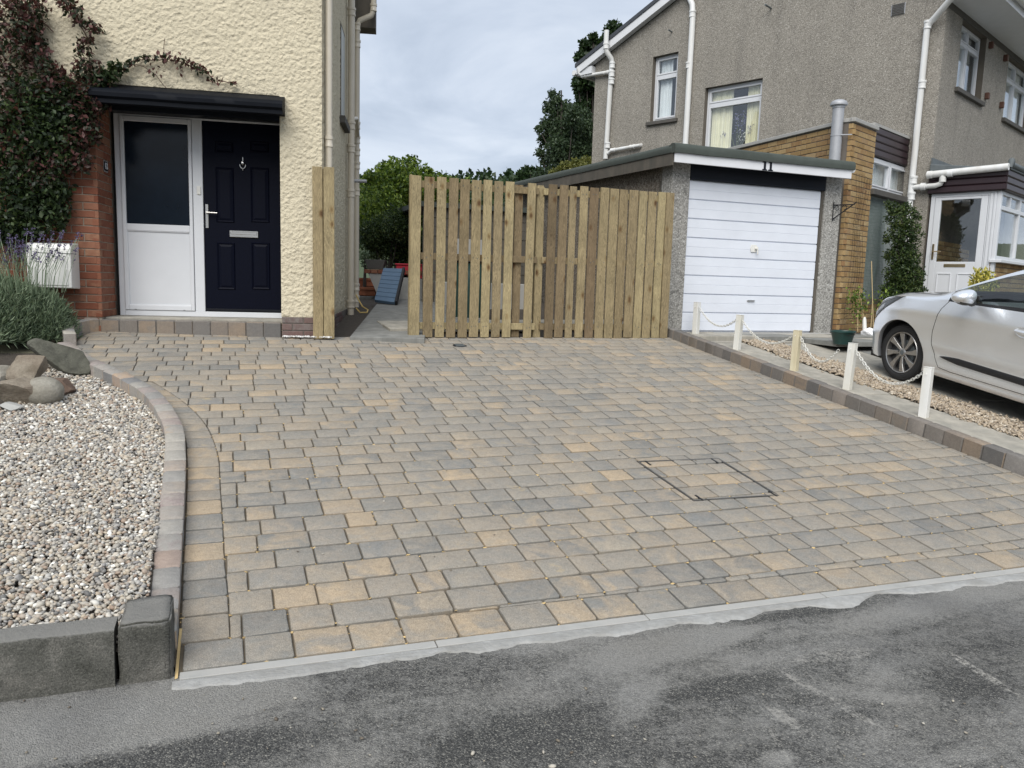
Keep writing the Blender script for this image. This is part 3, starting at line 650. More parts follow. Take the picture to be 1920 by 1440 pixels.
drain = thing('drain_grate', 'small dark round drain grating let into the paving near the fence', 'drain grate'); da = dr(862, 648); drain.matrix_basis = DM @ T(da[0], da[1], 0)
mb = MB(); mb.lathe([(.0, .004), (.07, .004), (.078, .001), (.078, -.01)], 16); mb.build('rim', M_hdr, drain)
for k in range(-3, 4): MB().box(-.05, .05, k*.017-.004, k*.017+.004, .003, .008).build('bar', M_lead, drain)
# ================================================================== CONCRETE EDGING AND MORTAR HAUNCH
edge = thing('concrete_edging', 'pale concrete edging strip with fresh mortar between the paving and the tarmac', 'edging', ROAD.O, YA)
def bottom_pt(a):
    p = dw(a, bot(a)) - ROAD.O; return float(p @ ROAD.ex), float(p @ ROAD.ey), float(p[2])
ax0, by0_, _ = bottom_pt(-.17); ax1, by1_, _ = bottom_pt(5.); kb_ = (by1_-by0_)/(ax1-ax0)
botr = lambda a: by0_ + (a-ax0)*kb_
a = ax0
while a < 6:
    a2 = a+.915; mb = MB(); z0 = bottom_pt(a)[2]
    mb.add([(a+.002, botr(a)-.047, z0-.006), (a2-.002, botr(a2)-.047, z0-.006), (a2-.002, botr(a2)-.002, z0-.003), (a+.002, botr(a)-.002, z0-.003),
            (a+.002, botr(a)-.047, -.1), (a2-.002, botr(a2)-.047, -.1), (a2-.002, botr(a2)-.002, -.1), (a+.002, botr(a)-.002, -.1)], [(0, 1, 2, 3), (0, 4, 5, 1), (1, 5, 6, 2), (2, 6, 7, 3), (3, 7, 4, 0)])
    mb.build('edging_slab', M_conc, edge, bev=.002); a = a2
mb = MB(); n = 260; vs = []
for i in range(n+1):
    a = ax0-.02+6.2*i/n; wv = .05*noise.noise(Vector((a*2.3, 3, 0))) + .03*noise.noise(Vector((a*7, 7, 0))) + .018*noise.noise(Vector((a*23, 1, 0))) + .010*noise.noise(Vector((a*60, 1, 0)))
    wd = .072+wv + .055*math.exp(-((a-2.6)/.10)**2) - .05*math.exp(-((a-2.86)/.12)**2); wd = max(wd, .018)
    z0 = bottom_pt(a)[2] - .010
    for t, z in ((0, z0), (.4, z0*.55+.006), (.85, .007), (1., -.006)): vs.append((a, botr(a)-.049-wd*t, z+.003*noise.noise(Vector((a*9, t*3, 2)))))
mb.add(vs, [(4*i+k, 4*(i+1)+k, 4*(i+1)+k+1, 4*i+k+1) for i in range(n) for k in range(3)]); mb.build('mortar_haunch', M_mort2, edge, smooth=True)
# ================================================================== KERBS OF BLOCKS
def block_geo(L, Wd, H, j=.003):
    r = lambda: random.uniform(-j, j); c = .009
    vs = []
    for z, ins in ((-H, 0), (-c, 0), (0, c)):
        for sx, sy in ((-1, -1), (1, -1), (1, 1), (-1, 1)):
            X, Y = sx*(L/2-ins), sy*(Wd/2-ins)
            vs += [(X-sx*c*.8+r()*.3, Y+r()*.5, z), (X+r()*.5, Y-sy*c*.8+r()*.3, z)] if sx*sy > 0 else [(X+r()*.5, Y-sy*c*.8+r()*.3, z), (X-sx*c*.8+r()*.3, Y+r()*.5, z)]
    # order: walk the 8 points counter clockwise
    out = []
    for ring in range(3):
        pts = vs[ring*8:(ring+1)*8]; pts = sorted(pts, key=lambda p: math.atan2(p[1]/Wd, p[0]/L)); out += pts
    fs = [(q*8+i, q*8+(i+1) % 8, (q+1)*8+(i+1) % 8, (q+1)*8+i) for q in range(2) for i in range(8)] + [list(range(16, 24))]
    return out, fs
def kerb_run(th, path, Wd, H, top, mat, length=.173, off=0.):
    """path: list of (a,b) of the centre line"""
    P = [Vector((p[0], p[1])) for p in path]; seg = [(P[i+1]-P[i]).length for i in range(len(P)-1)]; tot = sum(seg)
    def at(s):
        s = min(max(s, 0), tot-1e-6)
        for i, l in enumerate(seg):
            if s <= l: return P[i]+(P[i+1]-P[i])*(s/l)
            s -= l
        return P[-1]
    s = 0
    while s < tot-.03:
        L = min(length*random.uniform(.97, 1.03), tot-s); p, q = at(s), at(s+L); d = q-p; ang = math.atan2(d.y, d.x)
        vs, fs = block_geo(max(d.length-.003, .02), Wd, H); c = (p+q)/2
        mb = MB(); mb.add(vs, fs); mb.build('kerb_block', mat, th, smooth=True, M=T(c.x, c.y, top+random.uniform(-.003, .003)) @ RZ(ang+random.uniform(-.01, .01)) @ Matrix.Rotation(random.uniform(-.01, .01), 4, 'X')); s += L
kr = thing('block_kerb', 'straight raised kerb of dark blocks along the right side of the drive', 'kerb'); kr.matrix_basis = DM
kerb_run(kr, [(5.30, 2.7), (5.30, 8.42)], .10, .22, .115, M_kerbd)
kl = thing('block_kerb', 'curved raised kerb of pale blocks between the pebble bed and the drive', 'kerb'); kl.matrix_basis = DM
KW = .112
def offset(path, d):
    out = []
    for i, p in enumerate(path):
        p0 = Vector(path[max(i-1, 0)]); p1 = Vector(path[min(i+1, len(path)-1)]); t = (p1-p0).normalized(); nrm = Vector((-t.y, t.x)); out.append((p[0]+nrm.x*d, p[1]+nrm.y*d))
    return out
kc = offset(KRab, KW/2)
kerb_run(kl, kc[1:], KW, .25, HK, M_kerb, .165)
kup = thing('block_kerb', 'short curved kerb of upright blocks running from the lavender to the doorstep', 'kerb'); kup.matrix_basis = DM
kerb_run(kup, offset([(KRab[-1][0]+.04, KRab[-1][1]+.12), KUP[2], KUP[1], KUP[0], (step_tl[0]+.0, step_tl[1]+.0)], .055), .10, .25, .125, M_kerb, .12)
# ================================================================== FRONT KERB STONES AND PEBBLE BED
FKZ = 0.195
ks = thing('kerb_stone', 'long weathered grey kerb stone in front of the pebble bed', 'kerb stone', ROAD.O, YA)
kx1, ky1 = rp(216, 1288); kx0 = kx1-.93*4
prof = lambda: [(.0, -.1), (.0, .095), (.004, .10), (.016, FKZ-.020), (.026, FKZ-.004), (.034, FKZ), (.135, FKZ), (.135, -.1)]
for i, (x0, x1) in enumerate([(kx1-.915, kx1), (kx1-.915*2-.006, kx1-.921), (kx1-.915*3-.012, kx1-.927-.915)]):
    if i: ks2 = thing('kerb_stone', ['', 'grey kerb stone left of the long weathered one, cut by the photo edge', 'grey kerb stone furthest along to the left'][i], 'kerb stone', ROAD.O, YA)
    t_ = ks if i == 0 else ks2; mb = MB(); n = 24; pr = prof(); vs = []
    for k in range(n+1):
        x = x0+(x1-x0)*k/n
        for (y, z) in pr: vs.append((x, ky1+y+.003*noise.noise(Vector((x*9, z*9, 1))), z+(.003*noise.noise(Vector((x*7, y*9, 2))) if z > .1 else 0)))
    m_ = len(pr); fs = [(k*m_+j, (k+1)*m_+j, (k+1)*m_+j+1, k*m_+j+1) for k in range(n) for j in range(m_-1)] + [list(range(m_))[::-1], [n*m_+j for j in range(m_)]]
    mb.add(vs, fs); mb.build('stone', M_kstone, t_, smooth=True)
eb = thing('end_block', 'squat dark worn stone block ending the kerb beside the paving', 'stone block', ROAD.O, YA)
bx0, by0 = rp(219, 1288); bx1, _ = rp(325.5, 1281)
bmx = bmesh.new(); bmesh.ops.create_cube(bmx, size=1); bmesh.ops.bevel(bmx, geom=list(bmx.edges), offset=.03, segments=2, affect='EDGES'); bmesh.ops.subdivide_edges(bmx, edges=list(bmx.edges), cuts=5, use_grid_fill=True)
for v in bmx.verts:
    z = v.co.z+.5; X = bx0+.004+(bx1-bx0-.008)*(v.co.x*(1-.07*z)+.5+.0*z); Y = by0+.02*z+.23*(v.co.y+.5); Z = -.06+(FKZ+.075)*z
    nn_ = noise.noise(Vector((X*14, Y*14, Z*14)))+.5*noise.noise(Vector((X*40, Y*40, Z*40))); v.co = Vector((X, Y, Z)) + Vector((.005*nn_, .005*nn_, .006*nn_))
me = bpy.data.meshes.new('stone'); bmx.to_mesh(me); bmx.free(); me.materials.append(M_kstone)
for p in me.polygons: p.use_smooth = True
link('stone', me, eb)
sandj = MB(); sandj.add([(bx1+.002, by0-.004, .001), (bx1+.012, by0-.004, .004), (bx1+.014, by0+.3, .05), (bx1+.004, by0+.3, .05)], [(0, 1, 2, 3)]); sandj.build('sand_joint', MATS['yellow_kiln_sand'], eb)
# pebble bed
def bedz(a, b):           # world height
    t = min(max((b-2.7)/4.2, 0), 1); base = plane_h(b)
    return base + (.145*(1-t)**1.3 - .035) + .012*noise.noise(Vector((a*1.7, b*1.7, 0)))
kl_in = offset(KRab, KW); kin_ba = sorted([(b, a) for a, b in kl_in])
# bed limits in (a,b)
BB0 = 2.72
def bed_right(b): return interp(kin_ba, b)+.01 if b > 3.0 else interp(kin_ba, 3.0)+.01
def PW(a, b, z): p = dw(a, b); return (float(p[0]), float(p[1]), z)
bed = MB(); nA, nB = 26, 30; vs = []
bl = np.linspace(2.62, 7.9, nB)
for b in bl:
    r_ = bed_right(b); l_ = -4.6
    for k in range(nA): a = l_+(r_-l_)*k/(nA-1); vs.append(PW(a, b, bedz(a, b)-.02))
fs = [(j*nA+i, j*nA+i+1, (j+1)*nA+i+1, (j+1)*nA+i) for j in range(nB-1) for i in range(nA-1)]
o = bed.add(vs, fs).build('garden_bed', M_soil, smooth=True); o['kind'] = 'structure'
ICO_V, ICO_F = None, None
def ico():
    bm = bmesh.new(); bmesh.ops.create_icosphere(bm, subdivisions=1, radius=1); V = np.array([v.co[:] for v in bm.verts]); F = np.array([[v.index for v in f.verts] for f in bm.faces]); bm.free(); return V, F
ICO_V, ICO_F = ico()
def pebbles(C, R, name, mat, flat=(.45, .8), tiltmax=.45, jag=0.):
    n = len(C); V0 = ICO_V
    a = rng.uniform(0, 2*np.pi, n); t1 = rng.normal(0, tiltmax, n); t2 = rng.normal(0, tiltmax, n)
    S = np.stack([R*rng.uniform(.85, 1.45, n), R*rng.uniform(.6, .95, n), R*rng.uniform(*flat, n)], 1)
    V = V0[None]*S[:, None, :]
    if jag: V = V*(1+rng.uniform(-jag, jag, V.shape[:2])[..., None])
    def rot(V, ang, ax):
        c, s = np.cos(ang)[:, None], np.sin(ang)[:, None]; i, j = [(1, 2), (0, 2), (0, 1)][ax]; A, B = V[..., i].copy(), V[..., j].copy(); V[..., i] = c*A-s*B; V[..., j] = s*A+c*B
    rot(V, t1, 0); rot(V, t2, 1); rot(V, a, 2)
    V = V + C[:, None, :]; F = ICO_F[None] + (np.arange(n)*len(V0))[:, None, None]
    return npmesh(name, V.reshape(-1, 3), F.reshape(-1, 3), mat, smooth=not jag)
def scatter_bed():
    C, R = [], []
    for layer in range(2):
        b = 2.66
        while b < 7.6:
            sp = .0198 + max(0, b-3.5)*.0016
            a = -2.6 - max(0, (b-3)*.25)
            ar = bed_right(b)
            while a < ar:
                aa = a+random.uniform(-.5, .5)*sp; bb = b+random.uniform(-.5, .5)*sp
                keep = True
                if b > 5.2 and a < -1.45 - (b-5.2)*.0: keep = bb < 5.9 + .0*a
                if keep and aa < ar-.008:
                    r = random.uniform(.45, 1.0)*sp*.66*random.choice([1, 1, 1, 1.35]); z = bedz(aa, bb)+layer*.008-.006+random.uniform(-.004, .005)
                    C.append(PW(aa, bb, z)); R.append(r)
                a += sp
            b += sp*.9
    return np.array(C), np.array(R)
C, R = scatter_bed(); print('pebbles', len(C))
link('pebble_gravel', pebbles(C, R, 'pebble_gravel', M_peb), kind='stuff')
# ================================================================== FOLIAGE HELPERS
def leaf_mesh(name, C, size, mat, up=.3, aspect=.55, droop=0., out=None):
    """one folded four-cornered leaf per point; out: per-leaf outward direction (bias)"""
    n = len(C); C = np.asarray(C, float)
    d = rng.normal(0, 1, (n, 3))
    if out is not None: d = d*.6 + out
    d[:, 2] += up - droop; d /= np.linalg.norm(d, axis=1)[:, None]+1e-9
    r = rng.normal(0, 1, (n, 3)); s = np.cross(d, r); s /= np.linalg.norm(s, axis=1)[:, None]+1e-9; nn = np.cross(d, s)
    L = (size*rng.uniform(.6, 1.3, n))[:, None]; W = L*aspect
    V = np.stack([C, C+d*L*.5+s*W*.5+nn*L*.08, C+d*L, C+d*L*.5-s*W*.5+nn*L*.08], 1)
    F = (np.arange(n)*4)[:, None, None] + np.array([[0, 1, 2], [0, 2, 3]])[None]
    return npmesh(name, V.reshape(-1, 3), F.reshape(-1, 3), mat)
def clump_points(clumps, n, shell=.45):
    """clumps: (x,y,z,rx,ry,rz); points denser towards the shells"""
    c = np.array(clumps, float); wts = (c[:, 3]*c[:, 4]*c[:, 5])**.67; wts /= wts.sum(); idx = rng.choice(len(c), n, p=wts)
    d = rng.normal(0, 1, (n, 3)); d /= np.linalg.norm(d, axis=1)[:, None]; r = 1-(rng.uniform(0, 1, n)**1.6)*(1-shell)
    r *= rng.uniform(.85, 1.12, n)
    return c[idx, :3] + d*r[:, None]*c[idx, 3:6], d
# ================================================================== LEFT HOUSE (cream roughcast)
LH = Fr((-2.437, 8.191, CAM[2]-.643), .19)
house = fthing(LH, 'house', 'cream roughcast house with a brick pier and dark blue front door beside the drive', 'house')
VR = .45                                   # recess of the door screen
cu, ch = LH.px(604, 300)                   # right-hand corner
fTL = LH.px(212.1, 202.9, VR); fBL = LH.px(225, 589.6, VR); fTR = LH.px(526, 224.8, VR); fBR = LH.px(528, 598.3, VR)
FU0 = (fTL[0]+fBL[0])/2; FH1 = (fTL[1]+fTR[1])/2; FH0 = (fBL[1]+fBR[1])/2
TREAD = FH0
u_pier = LH.px(191, 560)[0]; u_open = 0.0
canT = LH.px(400, 167)[1]
HT = 5.2
# front wall displaced roughcast sheet
def rough_sheet(u0, u1, h0, h1, step, topf=None, M=None, amp=.0062, sc=36):
    nu = max(int((u1-u0)/step), 1); nh = max(int((h1-h0)/step), 1); U = np.linspace(u0, u1, nu+1); H = np.linspace(h0, h1, nh+1)
    V = np.zeros((nh+1, nu+1, 3))
    for j, h in enumerate(H):
        for i, u in enumerate(U):
            e = min(min(u-u0, u1-u), min(h-h0, h1-h)); k = min(1, e/.02+.15)
            q = Vector((u*sc, h*sc, 0)); q2 = q + Vector((noise.noise(q*.6), noise.noise(q*.6+Vector((9, 3, 1))), 0))*1.2
            d = noise.noise(q2) + .6*noise.noise(q2*2.1)
            V[j, i] = (u, -amp*(.6+d)*k, h)
    I = np.arange((nh+1)*(nu+1)).reshape(nh+1, nu+1)
    F = np.stack([I[:-1, :-1], I[:-1, 1:], I[1:, 1:], I[1:, :-1]], -1).reshape(-1, 4)
    return V.reshape(-1, 3), F
plH = LH.px(560, 594.5)[1]               # top of the plinth
VV, FF = [], []
def addsheet(*a_, **k_):
    V, F = rough_sheet(*a_, **k_); off = sum(len(v) for v in VV); VV.append(V); FF.append(F+off)
H_UP = canT-.02
addsheet(u_open, cu, plH, HT, .0112); addsheet(-2.8, u_open, H_UP, HT, .0115)
me = npmesh('render_coat', np.concatenate(VV), np.concatenate(FF), M_cream, smooth=True); link('render_coat', me, house)
mb = MB()
mb.box(u_open+.003, cu-.006, .003, .30, -.3, HT)      # body behind the right-hand strip
mb.box(-8, u_open, .003, .30, H_UP+.01, HT); mb.box(-8, -2.8, -.004, .0028, H_UP, HT)
mb.build('wall', M_cream, house)
# left reveal of the right strip / soffit of the recess and the inner return walls
MB().box(FU0-.2, u_open, .30, VR+.02, FH1+.02, FH1+.3).build('recess_soffit', M_dark, house)
# side wall, running back
SY = .125-.19                              # its own slight angle in the house frame
sw = MB(T(cu, 0, 0) @ RZ(SY)); SL = 4.3
sw.box(-.3, 0, .02, SL, plH-.02, HT, 0); sw.build('side_wall', M_cream, house)
V, F = rough_sheet(.01, 2.6, plH-.01, HT, .02, amp=.008, sc=24)
mt = T(cu+.001, 0, 0) @ RZ(SY) @ RZ(math.pi/2); V = np.array([(mt @ Vector(v))[:] for v in V]); link('side_render_coat', npmesh('side_render_coat', V, F, M_cream, True), house)
# plinth bricks
brick_me = {}
def brick_mesh(L, D_, H, mat, key, j=.002):
    if key in brick_me: return brick_me[key]
    c = .004; vs = []
    for y, i_ in ((D_, 0), (c, 0), (0, c)):
        for x, z in ((i_, i_), (L-i_, i_), (L-i_, H-i_), (i_, H-i_)): vs.append((x+random.uniform(-j, j)*.4, y, z+random.uniform(-j, j)*.4))
    fs = [(0, 4, 5, 1), (1, 5, 6, 2), (2, 6, 7, 3), (3, 7, 4, 0), (4, 8, 9, 5), (5, 9, 10, 6), (6, 10, 11, 7), (7, 11, 8, 4), (8, 11, 10, 9)]
    me = bpy.data.meshes.new('brick'); me.from_pydata(vs, [], [f[::-1] for f in fs]); me.materials.append(mat); me.update(); brick_me[key] = me; return me
def lay_bricks(parent, M, u0, u1, h0, h1, mat, tag, pitch=.075, bl=.215, dep=.06, skip=None, cap=400, phase=0., joint=.010, topf=None, header_every=None):
    n = 0; k = 0; h = h0
    while h < h1-.03:
        H = min(pitch-joint, h1-h); u = u0 - ((bl+joint)/2 if (k % 2) else 0) - phase
        while u < u1-.01:
            a, b = max(u, u0), min(u+bl, u1)
            if b-a > .025 and not (skip and skip((a+b)/2, h+H/2)) and (topf is None or h+H <= topf((a+b)/2)):
                key = (tag, round(b-a, 3), round(H, 3)); 
                o = link('brick', brick_mesh(b-a, dep, H, mat, key), parent, M @ T(a, random.uniform(-.0015, .0015), h)); n += 1
                if n >= cap: return n
            u += bl+joint
        h += pitch; k += 1
    return n
lay_bricks(house, T(0, -.012, 0), u_open+.005, cu+.01, .0, plH-.004, M_plinth, 'pl', dep=.05)
lay_bricks(house, T(cu-.0, 0, 0) @ RZ(SY) @ RZ(math.pi/2) @ T(0, -.012, 0), .01, 2.2, .0, plH-.022, M_plinth, 'pl2', dep=.05)
MB().box(u_open+.01, cu-.03, -.004, .1, -.2, plH-.004).build('plinth_core', M_mortard, house)
mb = MB(T(cu, 0, 0) @ RZ(SY)); mb.box(-.2, .004, .03, SL, -.3, plH-.02); mb.build('plinth_core', M_mortard, house)
# brick pier: front face and the return beside the door screen
pier_top = H_UP-.02
def ivyhide(u, h): return u < u_pier-.55 and h > .95 and False
nb = lay_bricks(house, T(0, 0, 0), u_pier-1.15, u_pier, TREAD-.225, LH.px(120, 300)[1], M_brick, 'rb', cap=200, pitch=.0755)
nb += lay_bricks(house, T(u_pier, 0, 0) @ RZ(math.pi/2), .0, VR+.02, TREAD, pier_top, M_brick, 'rb2', cap=200, pitch=.0755, bl=.215, phase=.11)
MB().box(-8, u_pier-.008, .009, .40, -.3, H_UP+.01).build('pier_core', M_mortar, house)
MB().box(FU0-.3, u_pier-.009, .40, VR+.1, -.3, H_UP+.01).build('pier_core', M_mortar, house)
print('bricks', nb)
# back of recess so nothing shows through
MB().box(FU0-.3, .1, VR+.10, VR+.14, -.3, H_UP).build('hall_wall', M_dark, house)
# door screen
scr = link('door_screen', None, house, T(0, VR, 0))
FW = LH.px(222, 205, VR)
def Lp(x, y, v=VR): return LH.px(x, y, v)
gx0, gt = Lp(232, 221.5); gx1, _ = Lp(351, 228); _, gb = Lp(350, 422.5); mid0 = Lp(356, 228)[0]
dX0, dTop = Lp(379, 230); dBot = Lp(470, 579)[1]; gx0 = Lp(234.5, 300)[0]; gx1 = Lp(353, 320)[0]; dX0 = Lp(382, 400)[0]; mul0 = Lp(362.5, 400)[0]
FU1 = .03
fm = MB(); y0, y1 = -.0, .07
fm.box(FU0, FU0+.055, y0, y1, FH0, FH1); fm.box(FU0+.055, FU1, y0, y1, FH1-.058, FH1)
fm.box(mul0, dX0-.004, y0, y1, FH0+.058, FH1-.058); fm.box(FU0+.055, FU1, y0-.004, y1, FH0, FH0+.058)
fm.build('outer_frame', M_upvc, scr, bev=.004)
pm = MB(); pT, pB = gb-.07, FH0+.115
a0, a1 = FU0+.058, mul0-.003
for (x0, x1, z0, z1) in ((a0, gx0-.004, FH0+.061, FH1-.061), (gx1+.004, a1, FH0+.061, FH1-.061), (gx0-.004, gx1+.004, FH1-.112, FH1-.061), (gx0-.004, gx1+.004, gb-.075, gb-.004), (gx0-.004, gx1+.004, FH0+.061, FH0+.115)):
    pm.box(x0, x1, -.014, .05, z0, z1)
pm.build('panel_frame', M_upvc, scr, bev=.005)
MB().box(gx0-.01, gx1+.01, .012, .03, gb-.01, FH1-.10).build('glass_pane', M_obsc, scr)
q = MB(); q.box(gx0+.002, gx1-.002, .004, .03, FH0+.118, gb-.078); q.build('lower_panel', M_upvc, scr)
bd = MB(); x0, x1, z0, z1 = gx0-.004, gx1+.004, FH0+.115, gb-.075
for k in (0,): 
    for (A, B) in (((x0, z0), (x1, z0)), ((x1, z0), (x1, z1)), ((x1, z1), (x0, z1)), ((x0, z1), (x0, z0))):
        bd.tube([(A[0], -.001, A[1]), (B[0], -.001, B[1])], .009, 6)
bd.build('beading', M_upvc, scr)
for xx in (gx0+.05, gx1-.08): MB().box(xx, xx+.02, -.0155, -.013, FH0+.066, FH0+.070).build('drain_slot', M_dark, scr)
# the door leaf
leaf = MB(); dL, dR, dB, dT = dX0, FU1-.0, FH0+.062, FH1-.062
leaf.box(dL, dR+.1, .02, .06, dB, dT); 
dob = leaf.build('front_door', M_navy, scr)
def raised(x0, x1, z0, z1):
    r = MB(); c = .022
    r.add([(x0, .0195, z0), (x1, .0195, z0), (x1, .0195, z1), (x0, .0195, z1), (x0+c*.4, .009, z0+c*.4), (x1-c*.4, .009, z0+c*.4), (x1-c*.4, .009, z1-c*.4), (x0+c*.4, .009, z1-c*.4),
           (x0+c, .017, z0+c), (x1-c, .017, z0+c), (x1-c, .017, z1-c), (x0+c, .017, z1-c), (x0+2*c, .010, z0+2*c), (x1-2*c, .010, z0+2*c), (x1-2*c, .010, z1-2*c), (x0+2*c, .010, z1-2*c)],
          [(4*k+i, 4*k+(i+1) % 4, 4*k+4+(i+1) % 4, 4*k+4+i) for k in range(3) for i in range(4)]+[(12, 13, 14, 15)])
    r.build('door_panel', M_navy, dob)
cxs = [(Lp(405, 400)[0], Lp(439, 400)[0]), (Lp(470, 400)[0], Lp(505, 400)[0])]
for (x0, x1) in cxs:
    for (ya, yb_) in ((264, 286), (313, 417), (454, 543)):
        x0_, z1 = Lp(405 if x0 < -.5 else 470, ya); _, z0 = Lp(420 if x0 < -.5 else 490, yb_); raised(x0, x1, z0, z1)
lx0, lz1 = Lp(430, 432); lx1, lz0 = Lp(484, 446)
lb = MB(); lb.box(lx0, lx1, .004, .02, lz0, lz1+.002); lbo = lb.build('letterbox', M_steel, dob, bev=.003); MB().box(lx0+.012, lx1-.012, -.001, .006, lz0+.028, lz1-.012).build('flap', M_steel, lbo, bev=.003)
kx, kz = Lp(455, 308)
kn = MB(); kn.lathe([(0, .03), (.012, .028), (.02, .016), (.024, .004), (.026, 0)], 16, M=T(kx, .018, kz+.012) @ Matrix.Rotation(math.pi/2, 4, 'X'))
kn.tube([(kx+.03*math.cos(t), .004, kz-.004+.04*math.sin(t)) for t in np.linspace(math.pi, 2*math.pi, 10)], .005, 6); kn.tube([(kx, .012, kz+.03), (kx, .012, kz+.075)], .005, 6); kn.tube([(kx, .004, kz-.04), (kx, .008, kz-.062)], .007, 6)
kn.build('knocker', M_steel, dob, smooth=True)
hx, hz = Lp(387.5, 405); hn = MB(); hn.box(hx-.014, hx+.016, .008, .02, hz-.125, hz+.125); hn.tube([(hx, .01, hz+.035), (hx, -.035, hz+.035), (hx+.115, -.035, hz+.033)], .009, 8); hn.build('door_handle', M_steel, dob, bev=.002)
MB().box(dL, dR, .0, .02, dB+.004, dB+.03).build('weather_bar', M_black, dob, bev=.006)
bx, bz = Lp(373, 357); MB().box(bx-.02, bx+.02, -.012, 0, bz-.045, bz+.045).build('doorbell', M_plastic_w, scr, bev=.004); 
# number plate on the pier return
nx, nz = LH.side(197, 312, u_pier); npl = link('number_plate', None, house, T(u_pier+.002, max(nx, .08)-.0, nz) @ RZ(math.pi/2))
MB().box(-.065, .065, -.006, .0, -.055, .055).build('plate', M_steel, npl); MB().box(-.055, .055, -.008, -.0055, -.045, .045).build('plate_face', M_hdr, npl)
def digits(parent, txt, size, M, mat, spacing=None, depth=.004, bold=0.0):
    cu_ = bpy.data.curves.new('digits', 'FONT'); cu_.body = txt; cu_.size = size; cu_.extrude = depth; cu_.align_x = 'CENTER'; cu_.align_y = 'CENTER'; cu_.offset = bold
    if spacing: cu_.space_character = spacing
    tmp = bpy.data.objects.new('t', cu_); COL.objects.link(tmp); dg = bpy.context.evaluated_depsgraph_get(); me = bpy.data.meshes.new_from_object(tmp.evaluated_get(dg)); bpy.data.objects.remove(tmp)
    me.materials.clear(); me.materials.append(mat); return link('digits', me, parent, M)
digits(npl, '13', .085, T(0, -.009, 0) @ Matrix.Rotation(math.pi/2, 4, 'X'), M_upvc, bold=.002)
# canopy
cl, ct = LH.px(165, 152, -.26); crr, _ = LH.px(529.5, 190, -.26); ctop = LH.px(527, 191, -.26)[1]; cbot = LH.px(527, 213, -.26)[1]; cwall = LH.px(520, 183, 0)[1]
cp = MB(); pr = [(-.01, cwall+.01), (-.18, ctop+.035), (-.24, ctop+.015), (-.265, ctop-.02), (-.262, ctop-.055), (-.235, ctop-.075), (-.235, cbot), (-.20, cbot-.005), (-.20, cbot+.03), (-.01, cbot+.02)]
n = 40; vs = []
for k in range(n+1):
    x = cl+(crr-cl)*k/n
    for (y, z) in pr: vs.append((x, y+.002*noise.noise(Vector((x*5, z*3, 0))), z+.003*noise.noise(Vector((x*3, y*9, 4)))))
m_ = len(pr); cp.add(vs, [(k*m_+j, (k+1)*m_+j, (k+1)*m_+(j+1) % m_, k*m_+(j+1) % m_) for k in range(n) for j in range(m_)] + [list(range(m_)), [n*m_+j for j in range(m_)][::-1]])
co = cp.build('canopy', M_bfelt, house, smooth=True)
MB().box(cl, crr-.01, -.228, VR+.05, cbot+.031, cbot+.06).build('soffit', M_black, co)
MB().box(cl, crr-.02, VR-.03, VR+.06, FH1-.002, cbot+.03).build('fascia', M_black, co)
lm = MB(); lm.box(cl+.02, crr-.03, -.0, .02, cbot-.02, cbot+.03); lm.build('inner_fascia', M_hdr, co)
# doorstep: tread and row of upright blocks
stp = fthing(LH, 'doorstep', 'low doorstep faced with a row of upright multicoloured blocks below the blue door', 'doorstep')
sx0, sh = LH.px(190.5, 598); sl_ = LH.px(190, 620.5); sy0 = -.0
st_top = LH.px(400, 603)[1]
nbk = 10; x0 = sl_[0]; x1 = -.005; wdt = (x1-x0)/nbk
for i in range(nbk):
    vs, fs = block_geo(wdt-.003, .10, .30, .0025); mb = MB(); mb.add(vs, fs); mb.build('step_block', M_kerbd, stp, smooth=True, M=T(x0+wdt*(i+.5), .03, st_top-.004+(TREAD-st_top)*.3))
MB().box(u_pier+.003, u_open+.02, .083, VR+.05, -.2, TREAD-.002).build('tread', M_slab, stp, bev=.004)
MB().box(x0, u_pier+.003, .083, .3, -.2, TREAD-.01).build('tread_end', M_slab, stp)
# meter box
mx0, mh1 = LH.px(50, 452, -.2); mx1, _ = LH.px(127, 453, -.2); _, mh0 = LH.px(120, 540, -.2); mrx = LH.px(146.5, 500, 0)[0]
mx1 = min(mx1, mrx+.02)
met = MB(); met.prism([(-.23, mh0), (-.23, mh1-.06), (-.20, mh1-.015), (0, mh1), (0, mh0-.01)], mx0, mx1+.03, 'x'); mo = met.build('meter_box', M_meter, house, bev=.006)
MB().box(mx0+.02, mx1-.0, -.237, -.231, mh0+.025, mh1-.075).build('meter_door', M_meter, mo, bev=.002)
for k in (0, 1): MB().box(mx0+.09+k*.2, mx0+.24+k*.2, -.2385, -.237, mh1-.11, mh1-.104).build('vent_slot', M_dark, mo)
MB().lathe([(0, .002), (.012, .002), (.012, 0)], 12, M=T((mx0+mx1)/2+.06, -.237, mh1-.135) @ Matrix.Rotation(math.pi/2, 4, 'X')).build('lock', M_dark, mo)
